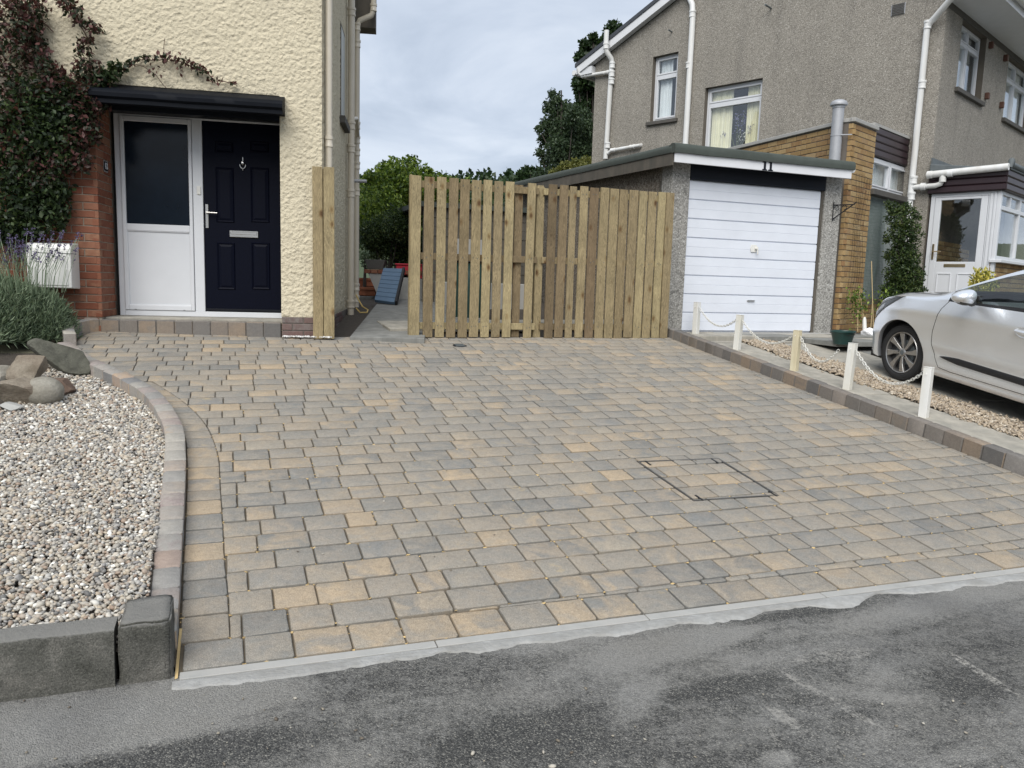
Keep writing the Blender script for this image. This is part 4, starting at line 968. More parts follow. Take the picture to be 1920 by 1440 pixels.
# downpipes of the cream house
def pipe(parent, pts, r, mat, collars=(), name='downpipe', n=12):
    o = MB().tube(pts, r, n).build(name, mat, parent, smooth=True)
    for c in collars:
        c, d = (c, Vector((0, 0, 1))) if not isinstance(c, tuple) or len(c) != 2 else c
        c = Vector(c); d = Vector(d).normalized(); q = d.to_track_quat('Z', 'Y').to_matrix().to_4x4()
        MB().lathe([(r, -.06), (r*1.22, -.055), (r*1.22, -.035), (r*1.12, -.03), (r*1.14, .015), (r*1.3, .02), (r*1.3, .05), (r, .055)], 14, M=T(*c) @ q).build('collar', mat, o, smooth=True)
    return o
SF = Fr(LH.w(cu, 0, 0), .125)          # frame of the side wall (u outwards, v back)
pm_ = T(cu, 0, 0) @ RZ(SY)
def SP(u, v, h): return pm_ @ Vector((u, v, h))
def sidepx(x, y, u): v, h = SF.side(x, y, u); return v, h
va, ha = sidepx(610, 250, .06); 
va = max(va, .12)
h1 = LH.px(620, 262)[1]; hb_ = LH.px(620, 318)[1]
pipe(house, [SP(.055, .13, HT+.1), SP(.055, .13, .0)], .035, M_cpipe, [SP(.055, .13, h1), SP(.055, .13, -.0+.1)])
vb, _ = sidepx(657, 300, .06); vb = min(max(vb, 1.5), 3.6)
def ysh(y, v): return SF.w(.06, v, 0) and 0
def hatv(y, v, u=.06):
    P0 = SF.w(u, v, 0); c0 = RM @ (P0-CAM)
    # height where the upright through P0 meets image row y
    lo_, hi_ = -1., 9.
    for _ in range(40):
        md = (lo_+hi_)/2; c = RM @ (P0+np.array([0, 0, md])-CAM); yy = FPX*c[1]/c[2]+720
        if yy > y: lo_ = md
        else: hi_ = md
    return md
pipe(house, [SP(.07, vb, HT+.3), SP(.07, vb, .0)], .045, M_cpipe, [SP(.07, vb, hatv(y, vb)) for y in (22, 235, 278, 362, 570)])
vc = vb+1.1
pipe(house, [SP(.30, vc, HT+.9), SP(.30, vc, hatv(16, vc)), SP(.27, vc, hatv(27, vc)), SP(.10, vc, hatv(38, vc)), SP(.065, vc, hatv(48, vc)), SP(.065, vc, .0)], .04, M_cpipe, [SP(.30, vc, hatv(12, vc))]+[SP(.065, vc, hatv(y, vc)) for y in (50, 82, 235, 262, 285, 310, 360, 538, 560)])
pipe(house, [SP(.06, vb+.15, hatv(222, vb+.1)), SP(.10, vb+.5, hatv(222, vb+.5)), SP(.08, vc-.02, hatv(255, vc))], .03, M_cpipe, name='branch_pipe')
pipe(house, [SP(.0, vb+.35, hatv(338, vb+.3)), SP(.26, vb+.35, hatv(338, vb+.3))], .025, M_glaze, name='vent_pipe')
# eave at the back of the side wall, and narrow window seen at a slant
ev = MB(pm_); ev.box(-.3, .32, SL-.3, SL+.02, hatv(62, SL), HT+1); ev.build('verge_board', M_wood_grey, house)
v0, v1 = sidepx(637, 120, 0.)[0], sidepx(649, 140, 0.)[0]; v0, v1 = max(v0, .8), max(min(v1, 2.4), max(v0, .8)+.6)
wh1, wh0 = hatv(40, v0, 0.), hatv(218, v0, 0.)
wd = MB(pm_); wd.box(-.02, .012, v0, v1, wh0, wh1); wo = wd.build('side_window', M_reveal, house)
wd = MB(pm_); wd.box(.0, .016, v0+.05, v1-.05, wh0+.03, wh1-.04); wd.build('pane', simple('grey_pane', (.30, .31, .27), .3), wo)
wd = MB(pm_); wd.box(0, .075, v0-.08, v1+.05, wh0-.09, wh0); wd.build('sill', M_sill, wo, bev=.005)
# roof slab of the house, above the frame
mb = MB(); mb.box(-8.2, cu+.35, -.4, .0, HT, HT+.2); mb.box(-8.2, cu+.35, .0, 5, HT+.0, HT+.25); mb.build('roof', M_tile, house)
# ================================================================== TIMBER FENCE
fp = dr(770, 634); FN = Fr(dw(*fp), YA)
fence = fthing(FN, 'slatted_fence', 'new treated timber fence of upright slats with gaps between the path and the garage', 'fence')
def fu(x, y=633): return FN.px(x, y)[0]
ftop = lambda u: FH_L + (FH_R-FH_L)*u/FUR
FUR = FN.px(1248, 633)[0]; FH_L = FN.px(775, 329)[1]; FH_R = FN.px(1262, 361)[1]
edges = [(35,115),(145,225),(248,322),(345,420),(440,515),(535,610),(630,700),(722,790),(813,882),(905,970),(995,1060),(1087,1150)]
edges = [(760+a/4.5, 760+b/4.5) for a, b in edges] + [(1000+a/4.646, 1000+b/4.646) for a, b in [(92,163),(182,253),(272,330),(358,425),(443,515),(530,602),(612,685),(695,765),(780,852),(862,930),(942,1010),(1025,1090),(1095,1160)]]
def board(parent, u0, u1, v0, v1, h0, h1, name='slat', M=None, mat=None):
    n = 7; vs = []; ph = random.uniform(0, 50); am = random.uniform(.001, .004); tw = random.uniform(-.004, .004)
    for k in range(n+1):
        t = k/n; h = h0+(h1-h0)*t; dxx = am*math.sin(t*3+ph)+.0015*noise.noise(Vector((ph, t*4, 0))); dy = am*math.sin(t*2.3+ph*2)
        vs += [(u0+dxx, v0+dy+tw*t, h), (u1+dxx, v0+dy-tw*t, h), (u1+dxx, v1+dy, h), (u0+dxx, v1+dy, h)]
    fs = [(4*k+i, 4*k+(i+1) % 4, 4*k+4+(i+1) % 4, 4*k+4+i) for k in range(n) for i in range(4)] + [(3, 2, 1, 0), (4*n, 4*n+1, 4*n+2, 4*n+3)]
    return MB().add(vs, fs).build(name, mat or M_timber, parent, bev=.002, M=M)
for i, (xa, xb) in enumerate(edges):
    u0, u1 = fu(xa), fu(xb); back = i in (9, 11); top = ftop((u0+u1)/2)+random.uniform(-.008, .004)
    v = .062 if back else 0
    board(fence, u0, u1, v-.011, v+.011, .005+random.uniform(0, .01), top-(.02 if back else 0))
for z in (ftop(0)-.12, FN.px(880, 484)[1]-.035, .10):
    for (a_, b_) in ((fu(767), fu(1003)), (fu(1012), FUR-.03)):
        zz = lambda u: z + ((ftop(u)-ftop(0)) if z > 1.4 else (ftop(u)-ftop(0))*.5 if z > .5 else 0)
        mb = MB(); mb.add([(a_, .012, zz(a_)), (b_, .012, zz(b_)), (b_, .050, zz(b_)), (a_, .050, zz(a_)), (a_, .012, zz(a_)+.075), (b_, .012, zz(b_)+.075), (b_, .05, zz(b_)+.075), (a_, .05, zz(a_)+.075)],
               [(0, 3, 2, 1), (4, 5, 6, 7), (0, 1, 5, 4), (1, 2, 6, 5), (2, 3, 7, 6), (3, 0, 4, 7)]); mb.build('rail', M_timber, fence, bev=.003)
for u in (fu(771), fu(1003), FUR-.05):
    board(fence, u, u+.07, .052, .122, -.05, ftop(max(u, 0))-.01 if u > 0 else ftop(0)+.015, 'post')
board(fence, fu(766), fu(769.5), -.005, .06, .01, ftop(0)+.01, 'end_board')
nm_ = MB()
for i, (xa, xb) in enumerate(edges):
    if i in (9, 11): continue
    u0, u1 = fu(xa), fu(xb)
    for z in (ftop((u0+u1)/2)-.085, FN.px(880, 484)[1]+.003+(ftop((u0+u1)/2)-ftop(0))*.5, .14):
        for q_ in (.3, .7): nm_.lathe([(0, -.0025), (.0045, -.002), (.0055, 0)], 8, M=T(u0+(u1-u0)*q_+random.gauss(0, .003), -.0125, z+random.gauss(0, .008)) @ Matrix.Rotation(math.pi/2, 4, 'X'))
nm_.build('nail_heads', M_lead, fence, kind='stuff')
# two boards on a post at the corner of the cream house
FB = Fr(dw(*dr(587, 634.)) - LH.ey*.06, YA-.16)
gp = fthing(FB, 'gate_post', 'pair of treated boards on a short post fixed to the corner of the cream house', 'gate post')
for xa, xb, yt in ((587, 605.5, 312.5), (607.5, 627, 313.5)):
    board(gp, FB.px(xa, 633)[0], FB.px(xb, 633)[0], -.011, .011, .0, FB.px((xa+xb)/2, yt)[1], 'board')
board(gp, FB.px(601, 633)[0], FB.px(612, 633)[0], .012, .05, 0, FB.px(606, 316)[1], 'post')
# ================================================================== GARAGE
GA = ray(1278.2, 622); GA = GA*(10.35/GA[1]); G = Fr(CAM+GA, .36485); 
gar = fthing(G, 'garage', 'flat-roofed pebble-dashed garage numbered 11 with a white ribbed up-and-over door', 'garage')
GB = G.px(1522, 630)[0]; gT = G.px(1297, 337)[1]; gT2 = G.px(1543, 357)[1]; gT = (gT+gT2)/2
pl_u = G.px(1250.5, 500)[0]-.0; pr_u = (G.px(1556.7, 631)[0]+G.px(1580.4, 337)[0])/2; pl_u = (G.px(1259.5, 345)[0])
fbl = G.px(1261.4, 303, -.22); fbr = G.px(1594.3, 336.5, -.22); ftl = G.px(1263.4, 284.6, -.22); ftr = G.px(1596.2, 318.3, -.22); rtl = G.px(1266.7, 266.8, -.25); rtr = G.px(1602, 303.4, -.25)
fb, ft, rt = (fbl[1]+fbr[1])/2, (ftl[1]+ftr[1])/2, (rtl[1]+rtr[1])/2
hb = MB(); 
V, F = rough_sheet(pl_u, 0, -.1, fb+.05, .02, amp=.003, sc=60)
MB().box(pl_u, 0-.002, 0, .25, -.15, fb+.06).build('pillar', M_dashg, gar, bev=.008); MB().box(GB+.045, pr_u, 0, .25, -.15, fb+.06).build('pillar', M_dashg, gar, bev=.008)
MB().box(GB+.0, GB+.043, .03, .15, -.1, fb+.05).build('door_jamb', M_wood_grey, gar); MB().box(-.001, .004, .05, .15, -.1, fb+.05).build('door_jamb', M_wood_grey, gar)
MB().box(0.002, GB+.04, .0, .10, gT+.004, fb+.05).build('lintel', M_hdr, gar); MB().box(.002, GB+.03, -.012, .0, gT+.0, gT+.03).build('lintel_strip', M_hdr, gar)
# garage depth from the end of its roof edge
GLEN = 5.4
v_end, h_end = G.side(992, 334, rtl[0])
drop = (rt - h_end)/max(v_end, 1)*GLEN if 1 < v_end < 12 else .3
print('garage side', v_end, h_end, drop, 'rt', rt)
GS = lambda v: -drop*v/GLEN
MB().prism([(0.25, -.15), (GLEN, -.15), (GLEN, fb+.05+GS(GLEN)), (.25, fb+.05+GS(.25))], pl_u+.03, pl_u+.2, 'x').build('side_wall', M_dashc, gar)
MB().prism([(0.25, -.15), (GLEN, -.15), (GLEN, fb+.05+GS(GLEN)), (.25, fb+.05+GS(.25))], pr_u-.2, pr_u, 'x').build('side_wall', M_dashc, gar)
MB().box(pl_u+.2, pr_u-.2, GLEN-.2, GLEN, -.15, fb-.3).build('back_wall', M_dashc, gar)
MB().box(pl_u+.2, pr_u-.2, .3, .32, -.15, fb).build('inner_dark', M_dark, gar)
for v in (.27, 1.3, 2.6, 3.9): MB().box(pl_u+.012, pl_u+.029, v, v+.05, -.1, fb-.17+GS(v)).build('wall_batten', M_wood_grey, gar)
uL, uR = rtl[0], rtr[0]
ro = MB(); ro.add([(uL+.012, -.215, fb+.10), (uR-.04, -.215, fb+.10), (uR-.04, GLEN, fb+.10+GS(GLEN)), (uL+.012, GLEN, fb+.10+GS(GLEN)), (uL+.012, -.215, ft-.005), (uR-.04, -.215, ft-.005), (uR-.04, GLEN, ft-.005+GS(GLEN)), (uL+.012, GLEN, ft-.005+GS(GLEN))],
      [(0, 3, 2, 1), (4, 5, 6, 7), (0, 1, 5, 4), (1, 2, 6, 5), (2, 3, 7, 6), (3, 0, 4, 7)]); ro.build('roof_deck', M_wood_grey, gar)
MB().box(ftl[0]+.01, ftr[0]-.005, -.24, -.216, fb, ft).build('fascia', M_whitewood, gar, bev=.003)
mb = MB(); mb.add([(uL-.0, -.20, fb-.03+GS(0)), (uL-.0, GLEN, fb-.03+GS(GLEN)), (uL-.0, GLEN, ft+GS(GLEN)), (uL-.0, -.20, ft), (uL+.02, -.20, fb-.03), (uL+.02, GLEN, fb-.03+GS(GLEN)), (uL+.02, GLEN, ft+GS(GLEN)), (uL+.02, -.20, ft)],
      [(0, 3, 2, 1), (4, 5, 6, 7), (0, 1, 5, 4), (1, 2, 6, 5), (2, 3, 7, 6), (3, 0, 4, 7)]); mb.build('side_fascia', M_wood_grey, gar)
# felt: front roll and side rolls
prf = [(-.245, ft-.012), (-.268, ft-.01), (-.275, ft+.04), (-.262, rt-.02), (-.235, rt), (-.18, rt+.004), (-.10, rt-.03), (-.1, ft)]
n = 30; vs = [(uL-.01+(uR-uL+.02)*k/n, y+.004*noise.noise(Vector((k*.4, y*9, z*9))), z+.005*noise.noise(Vector((k*.35, y*5, 3)))) for k in range(n+1) for (y, z) in prf]; m_ = len(prf)
MB().add(vs, [(k*m_+j, (k+1)*m_+j, (k+1)*m_+(j+1) % m_, k*m_+(j+1) % m_) for k in range(n) for j in range(m_)]+[list(range(m_)), [n*m_+j for j in range(m_)][::-1]]).build('felt_front', M_felt, gar, smooth=True)
prs = [(uL-.012, ft-.0), (uL-.022, ft+.05), (uL-.005, rt-.02), (uL+.03, rt-.0), (uL+.10, rt-.03), (uL+.10, ft)]
vs = [(x, -.19+(GLEN+.19)*k/n, z+GS(-.19+(GLEN+.19)*k/n)+.004*noise.noise(Vector((k*.4, x*9, z*5)))) for k in range(n+1) for (x, z) in prs]; m_ = len(prs)
MB().add(vs, [(k*m_+j, k*m_+(j+1) % m_, (k+1)*m_+(j+1) % m_, (k+1)*m_+j) for k in range(n) for j in range(m_)]+[list(range(m_))[::-1], [n*m_+j for j in range(m_)]]).build('felt_edge', M_felt, gar, smooth=True)
mb = MB(); mb.add([(uL+.1, -.1, ft+.015), (uR, -.1, ft+.015), (uR, GLEN, ft+.015+GS(GLEN)), (uL+.1, GLEN, ft+.015+GS(GLEN))], [(0, 1, 2, 3)]); mb.build('roof_felt', M_felt, gar)
MB().lathe([(.0, .01), (.05, .01), (.055, 0), (.055, -.12)], 16, M=T(uR+.02, -.20, ft+.01) @ Matrix.Rotation(math.pi/2, 4, 'X')).build('gutter_end', M_pvc, gar, smooth=True)
# number 11
nu, nh = G.px(1439.5, 311, -.24)
def one(parent, x, h, H):
    w_ = H*.30; s = H*.14
    pts = [(-w_, 0), (w_, 0), (w_, s*.8), (w_*.45, s*1.1), (w_*.45, H), (w_*.0, H), (-w_*.95, H*.83), (-w_*.95, H*.78), (-w_*.42, H*.80), (-w_*.42, s*1.1), (-w_, s*.8)]
    MB().prism([(x+p, h-H/2+q) for p, q in pts], -.246, -.2395, 'y').build('digit', M_hdr, parent)
one(gar, nu-.047, nh, .125); one(gar, nu+.047, nh, .125)
# door
gd = link('garage_door', None, gar, T(0, .03, 0)); nr = 9; z0, z1 = .0, gT
ys = [337.1, 373.7]; pH = (z1-.0)/8.05
gp_prof = []
k = 0; zt = z1
while zt > z0+.02:
    zb = max(zt-pH, z0)
    mid = (zt+zb)/2
    mb = MB(); pr = [(zb+.003, .018), (zb+.008, .0), (mid-.004, -.001), (mid, .003), (mid+.003, -.001), (zt-.012, .0), (zt-.006, .018)]
    n2 = 12; vs = [(.012+(GB-.024)*i/n2, y+.002*noise.noise(Vector((i*.7, z*5, 1))), z) for i in range(n2+1) for z, y in pr]; m_ = len(pr)
    mb.add(vs, [(i*m_+j, (i+1)*m_+j, (i+1)*m_+j+1, i*m_+j+1) for i in range(n2) for j in range(m_-1)]); mb.build('door_panel', M_door_w, gd); zt = zb
MB().box(.008, GB-.008, .018, .03, z0, z1).build('door_back', M_door_w, gd)
MB().box(.002, GB, .0, .05, -.02, -.001).build('threshold', M_dark, gd)
hu, hh_ = G.px(1413.5, 466, .03); hb = MB(); hb.prism([(hu-.05, hh_-.05), (hu+.03, hh_-.05), (hu+.05, hh_-.02), (hu+.05, hh_+.02), (hu+.03, hh_+.05), (hu-.05, hh_+.05), (hu-.065, hh_)], -.014, -.003, 'y')
hb.box(hu+.0, hu+.04, -.045, -.012, hh_-.012, hh_+.012); hb.tube([(hu+.03, -.04, hh_+.02), (hu+.035, -.045, hh_-.08)], .009, 8); hb.build('door_handle', M_plastic_w, gd, bev=.003)
hu, hh_ = G.px(1407, 564, .03); MB().box(hu-.06, hu+.06, -.018, -.002, hh_-.012, hh_+.012).build('pull_handle', M_steel, gd, bev=.003)
# hanging basket bracket on the right pillar
bu, bh = G.px(1561, 397, 0); br_ = link('basket_bracket', None, gar, T(bu+.0, -.001, bh))
bb = MB(); bb.box(-.012, .012, -.012, 0, -.13, .13); bb.tube([(0, -.012, .09), (0, -.28, .10)], .008, 6); bb.tube([(0, -.012, -.10), (0, -.25, .09), (0, -.30, .13)], .008, 6)
bb.tube([(0, -.05+.03*math.cos(t), .05+.03*math.sin(t)) for t in np.linspace(0, 5, 12)], .005, 5); bb.tube([(0, -.15+.03*math.cos(t), .06+.03*math.sin(t)) for t in np.linspace(0, 5, 12)], .005, 5)
bb.build('iron_arm', M_black, br_, M=RZ(.9))
# ================================================================== NEIGHBOUR'S HOUSE
HC = np.array([6.524, 12.689, CAM[2]-.62]); YB = .7710
HF = Fr(HC, YB)                      # front
HG = Fr(HC, YB-math.pi/2)            # gable: u negative to the far left, v into the house
nh_ = fthing(HF, 'house', 'grey pebble-dashed house with white downpipes and a slate verge behind the garage', 'house')
MG = RZ(-math.pi/2)                  # gable-local -> house-local
gpx = lambda x, y, v=0.: HG.px(x, y, v)
ul = gpx(1112, 240)[0]
o1 = (gpx(1224.8, 105.3), gpx(1272.3, 97.9), gpx(1218, 229)); o2 = (gpx(1322.7, 164), gpx(1430.4, 146.9), gpx(1316, 290))
O1 = (o1[0][0], o1[1][0], o1[2][1], (o1[0][1]+o1[1][1])/2); O2 = (o2[0][0], o2[1][0], o2[2][1]-.1, (o2[0][1]+o2[1][1])/2)
# verge line in the gable plane
e1 = gpx(1113, 123, -.02); e2 = gpx(1218, 40, -.02); slope = (e2[1]-e1[1])/(e2[0]-e1[0]); APX = ul/2
topf = lambda u: e1[1] + slope*((u if u < APX else 2*APX-u)-e1[0])
print('gable', ul, 'slope', slope, 'eave', e1, 'O1', O1, 'O2', O2)
def wall(parent, name, mats, U, H, openings, M=None, topf=None, rev=.13, inner=None):
    """quads round the openings, with reveals; mats: (wall, reveal)"""
    mb = MB(M); U = sorted(set(U+[q for o in openings for q in o[:2]])); H = sorted(set(H+[q for o in openings for q in o[2:]]))
    for i in range(len(U)-1):
        for j in range(len(H)-1):
            a, b, c, d = U[i], U[i+1], H[j], H[j+1]
            if any(o[0]-1e-6 <= a and b <= o[1]+1e-6 and o[2]-1e-6 <= c and d <= o[3]+1e-6 for o in openings): continue
            ta = tb = d
            if j == len(H)-2 and topf: ta, tb = topf(a), topf(b)
            mb.add([(a, 0, c), (b, 0, c), (b, 0, tb), (a, 0, ta)], [(0, 1, 2, 3)], 0)
    for (a, b, c, d) in openings:
        mb.add([(a, 0, c), (a, rev, c), (a, rev, d), (a, 0, d)], [(0, 1, 2, 3)], 1); mb.add([(b, 0, c), (b, rev, c), (b, rev, d), (b, 0, d)], [(3, 2, 1, 0)], 1)
        mb.add([(a, 0, d), (a, rev, d), (b, rev, d), (b, 0, d)], [(0, 1, 2, 3)], 1); mb.add([(a, 0, c), (a, rev, c), (b, rev, c), (b, 0, c)], [(3, 2, 1, 0)], 1)
    return mb.build(name, mats, parent)
HMAX = 4.9
us = [ul, APX, 0] + list(np.linspace(ul, 0, 9))
w1 = wall(nh_, 'wall', (M_dash, M_reveal), us, [-.2, 1.5, 3.0, 6.0], [O1, O2], M=MG, topf=topf)
def window(parent, M, o, v, fw=.05, transom=None, mull=(), room=M_room, sill=True, sash=.035, curt=None, mat=None, roomd=.8, sillx=.07):
    a, b, c, d = o; wn = link('window', None, parent, M @ T(a, v, c)); W, H = b-a, d-c; mat = mat or M_upvc
    fm = MB(); fm.box(.002, fw, 0, .06, .002, H-.002); fm.box(W-fw, W-.002, 0, .06, .002, H-.002); fm.box(fw, W-fw, 0, .06, .002, fw); fm.box(fw, W-fw, 0, .06, H-fw, H-.002)
    xs = [fw]+[m_-fw/2 for m_ in mull for _ in (0,)]
    cells = []; X = [fw]; 
    for m_ in mull: fm.box(m_-fw/2, m_+fw/2, 0.001, .059, fw, H-fw); cells.append((X[-1], m_-fw/2)); X.append(m_+fw/2)
    cells.append((X[-1], W-fw)); Z = [(fw, H-fw)]
    if transom: fm.box(fw, W-fw, -.004, .058, transom-fw*.55, transom+fw*.55); Z = [(fw, transom-fw*.55), (transom+fw*.55, H-fw)]
    fm.build('frame', mat, wn, bev=.004)
    for (x0, x1) in cells:
        for (z0, z1) in Z:
            if sash:
                sm = MB(); s = sash; e = .002; sm.box(x0+e, x0+s, -.012, .05, z0+e, z1-e); sm.box(x1-s, x1-e, -.012, .05, z0+e, z1-e); sm.box(x0+s, x1-s, -.012, .05, z0+e, z0+s); sm.box(x0+s, x1-s, -.012, .05, z1-s, z1-e); sm.build('sash', mat, wn, bev=.004)
            MB().box(x0+(sash or 0)-.004, x1-(sash or 0)+.004, .02, .026, z0+(sash or 0)-.004, z1-(sash or 0)+.004).build('pane', M_glass, wn)
    rm = MB(); rm.add([(0, .07, 0), (W, .07, 0), (W, roomd, 0), (0, roomd, 0), (0, .07, H), (W, .07, H), (W, roomd, H), (0, roomd, H)], [(0, 1, 2, 3), (4, 7, 6, 5), (3, 2, 6, 7), (0, 3, 7, 4), (1, 5, 6, 2)]); rm.build('room', room, wn)
    if curt:
        for (x0, x1, m_) in curt:
            n = 26; vs = []
            for k in range(n+1):
                x = x0+(x1-x0)*k/n; y = .10+.018*math.sin(k*1.9+x*30)+.01*math.sin(k*.7)
                vs += [(x, y, .02), (x, y, H-.02)]
            MB().add(vs, [(2*k, 2*k+2, 2*k+3, 2*k+1) for k in range(n)]).build('curtain', m_, wn, smooth=True)
    if sill: MB().box(-sillx, W+sillx, -v-.06, .0, -.075, -.003).build('sill', M_sill, wn, bev=.006)
    return wn
t1 = gpx(1250, 142, .1)[1]-O1[2]
window(nh_, MG, O1, .10, transom=t1+.0, room=M_roomb, curt=[(.08, (O1[1]-O1[0])*.62, M_curtw)])
t2 = gpx(1380, 190, .1)[1]-O2[2]
W2 = O2[1]-O2[0]
wn2 = window(nh_, MG, O2, .10, transom=t2, curt=[(.05, W2*.42, M_curt), (W2*.68, W2-.03, M_curt)], sill=True)
# flowers behind the pane of the wide window
fl = thing('flower_vase', 'tall blue and white flowers standing inside the wide window of the grey house', 'flowers', HG.w(O2[0]+W2*.52, .22, O2[2]+.02), YB-math.pi/2)
mb = MB(); pts = []
for k, (dx_, hh_) in enumerate([(-.02, .80), (.12, .84), (-.16, .5), (.2, .55), (.28, .5), (-.3, .42)]):
    mb.tube([(0, 0, .1), (dx_*.5, .01, hh_*.55), (dx_, 0, hh_)], .006, 5)
mb.build('stems', simple('flower_stem', (.12, .14, .05), .8), fl)
pts = np.concatenate([np.stack([rng.normal(dx_, .028, 60), rng.normal(0, .02, 60), rng.uniform(lo_, hi_, 60)], 1) for dx_, lo_, hi_ in [(-.02, .45, .82), (.12, .48, .86), (-.3, .40, .5), (.28, .44, .56)]])
link('petals', leaf_mesh('petals', pts, .04, leafmat('delphinium_petal', [(.3, (.14, .14, .30)), (.8, (.30, .28, .48))])), fl)
pts = np.stack([rng.normal(.12, .12, 60), rng.normal(0, .03, 60), rng.uniform(.28, .5, 60)], 1); link('petals', leaf_mesh('petals', pts, .035, M_plastic_w), fl)
vz = MB().lathe([(0, 0), (.06, 0), (.07, .08), (.045, .18), (.05, .2)], 14).build('vase', M_plastic_w, fl, smooth=True)
# front wall with windows
fpx = lambda x, y, v=0.: HF.px(x, y, v)
q1, q2, q3 = fpx(1792.5, 165), fpx(1838.5, 190), fpx(1804, 30); F1 = (q1[0], q2[0], (q1[1]+q2[1])/2, 0); SOF = (fpx(1848, 60)[1]+fpx(1891.7, 90)[1]+fpx(1805, 20)[1])/3
q4, q5 = fpx(1880, 221), fpx(1890, 115); F1 = (F1[0], F1[1], F1[2], SOF-.10); F2 = (q4[0], q4[0]+1.75, q4[1], SOF-.10)
print('front', F1, F2, 'soffit', SOF)
wall(nh_, 'wall', (M_dash, M_reveal), [0, 9.0, 3.0, 6.0], [-.2, 2.2, SOF+.02], [F1, F2])
window(nh_, Matrix(), F1, .10, mull=((F1[1]-F1[0])*.48,), transom=(F1[3]-F1[2])*.74, room=M_roomb, curt=[(.03, (F1[1]-F1[0])*.55, M_curtw)], sash=.025, fw=.04)
window(nh_, Matrix(), F2, .10, mull=(.85,), transom=(F2[3]-F2[2])*.70, room=M_roomb, curt=[(.03, 1.7, M_curtw)], sash=.025, fw=.04)
# roof: verge tiles, bargeboard, soffit, fascia, gutter, far slope
OV = .16      # verge overhang
rt0 = topf(ul); rz = lambda u: topf(u)+.0
def verge(u0, u1, h0, h1, dy0, dy1, name, mat, parent):
    """sloping strip along the left verge"""
    mb = MB(MG); mb.add([(u0, dy0, rz(u0)+h0), (u1, dy0, rz(u1)+h0), (u1, dy1, rz(u1)+h0), (u0, dy1, rz(u0)+h0), (u0, dy0, rz(u0)+h1), (u1, dy0, rz(u1)+h1), (u1, dy1, rz(u1)+h1), (u0, dy1, rz(u0)+h1)],
      [(0, 3, 2, 1), (4, 5, 6, 7), (0, 1, 5, 4), (1, 2, 6, 5), (2, 3, 7, 6), (3, 0, 4, 7)]); return mb.build(name, mat, parent, bev=.003)
rf = link('roof', None, nh_)
ue = ul-.42
_r = topf; rz = lambda u: e1[1] + slope*((u if u < APX else 2*APX-u)-e1[0])
for (a_, b_) in ((ue, APX), (APX, -2*(-APX)+0*0 if False else 0.35)):
    verge(a_, b_, .0, .17, -OV, -OV+.025, 'bargeboard', M_whitewood, rf)
    verge(a_, b_, .02, .05, -OV+.03, 0, 'verge_soffit', M_whitewood, rf)
u = ue-.03
while u < APX:
    u2 = u+.30; verge(u, u2-.006, .165, .25, -OV-.02, .3, 'verge_tile', M_tile, rf); u = u2
verge(ue-.03, APX, .16, .215, .3, 9, 'roof_slope', M_tile, rf); verge(APX, .6, .16, .22, -OV, 9, 'roof_slope', M_tile, rf)
# boxed end of the far eave, with gutter outlet
mb = MB(MG); mb.box(ue+.02, ul-.0, -OV+.03, .12, rz(ue)-.02, rz(ue)+.13); mb.build('eave_box', M_whitewood, rf)
MB(MG).tube([(ue-.05, -OV-.02, rz(ue)+.05), (ue-.05, 3, rz(ue)+.05)], .055, 12).build('gutter', M_pvc, rf, smooth=True)
# front eave
SO = .62
f_ = fpx(1870, 38, -SO)[1]
fbm = MB(); fbm.box(-.2, 9.2, -SO, .0, SOF, SOF+.012); fbm.build('soffit', M_whitewood, rf)
MB().box(-.2, 9.2, -SO-.02, -SO, SOF-.012, SOF+.17).build('fascia', M_whitewood, rf, bev=.003)
MB().tube([(-.22, -SO-.085, SOF+.13), (9.2, -SO-.085, SOF+.13)], .06, 14).build('gutter', M_pvc, rf, smooth=True)
MB().box(.0, 9.0, -.006, .004, SOF-.10, SOF).build('painted_eave_shade', M_sill, rf)  # added dark strip standing in for the eave's shade on the wall
# pipes
gp_ = lambda x, y, v: (lambda q: MG @ Vector((q[0], v, q[1])))(gpx(x, y, v))
def pipeg(pts, r, collars=(), name='downpipe', parent=nh_):
    P = [gp_(x, y, v) for x, y, v in pts]; C = []
    for (x, y, v, ax) in collars:
        c = gp_(x, y, v); d = {'z': Vector((0, 0, 1)), 'u': MG @ Vector((1, 0, 0)), 'y': MG @ Vector((0, 1, 0))}[ax]; C.append((c, d))
    o = MB().tube(P, r, 12).build(name, M_pvc, parent, smooth=True)
    for c, d in C:
        q = d.to_track_quat('Z', 'Y').to_matrix().to_4x4()
        MB().lathe([(r, -.07), (r*1.2, -.065), (r*1.2, -.045), (r*1.1, -.04), (r*1.12, .02), (r*1.28, .025), (r*1.28, .055), (r, .06)], 14, M=T(*c) @ q).build('collar', M_pvc, o, smooth=True)
pipeg([(1137.5, 57, -.24), (1136, 88, -.24), (1137, 96, -.23), (1146, 110, -.10), (1148, 118, -.07), (1147, 122, -.07), (1135.5, 298, -.07)], .052, [(1136.5, 86, -.24, 'z'), (1148, 122, -.07, 'z'), (1147.2, 138, -.07, 'z'), (1146.6, 152, -.07, 'z'), (1139, 272, -.07, 'z')], 'soil_pipe')
pipeg([(1084, 128, -.16), (1085, 137, -.14), (1092, 143, -.08), (1100, 142, -.07), (1144, 134.5, -.07)], .036, [(1137, 136, -.07, 'u'), (1096, 142.5, -.07, 'u')], 'branch_pipe')
pipeg([(1140, 288, -.07), (1146, 282, -.07), (1200, 272.5, -.07), (1205, 272, .05)], .036, [(1150, 281.5, -.07, 'u'), (1186, 275, -.07, 'u')], 'waste_pipe')
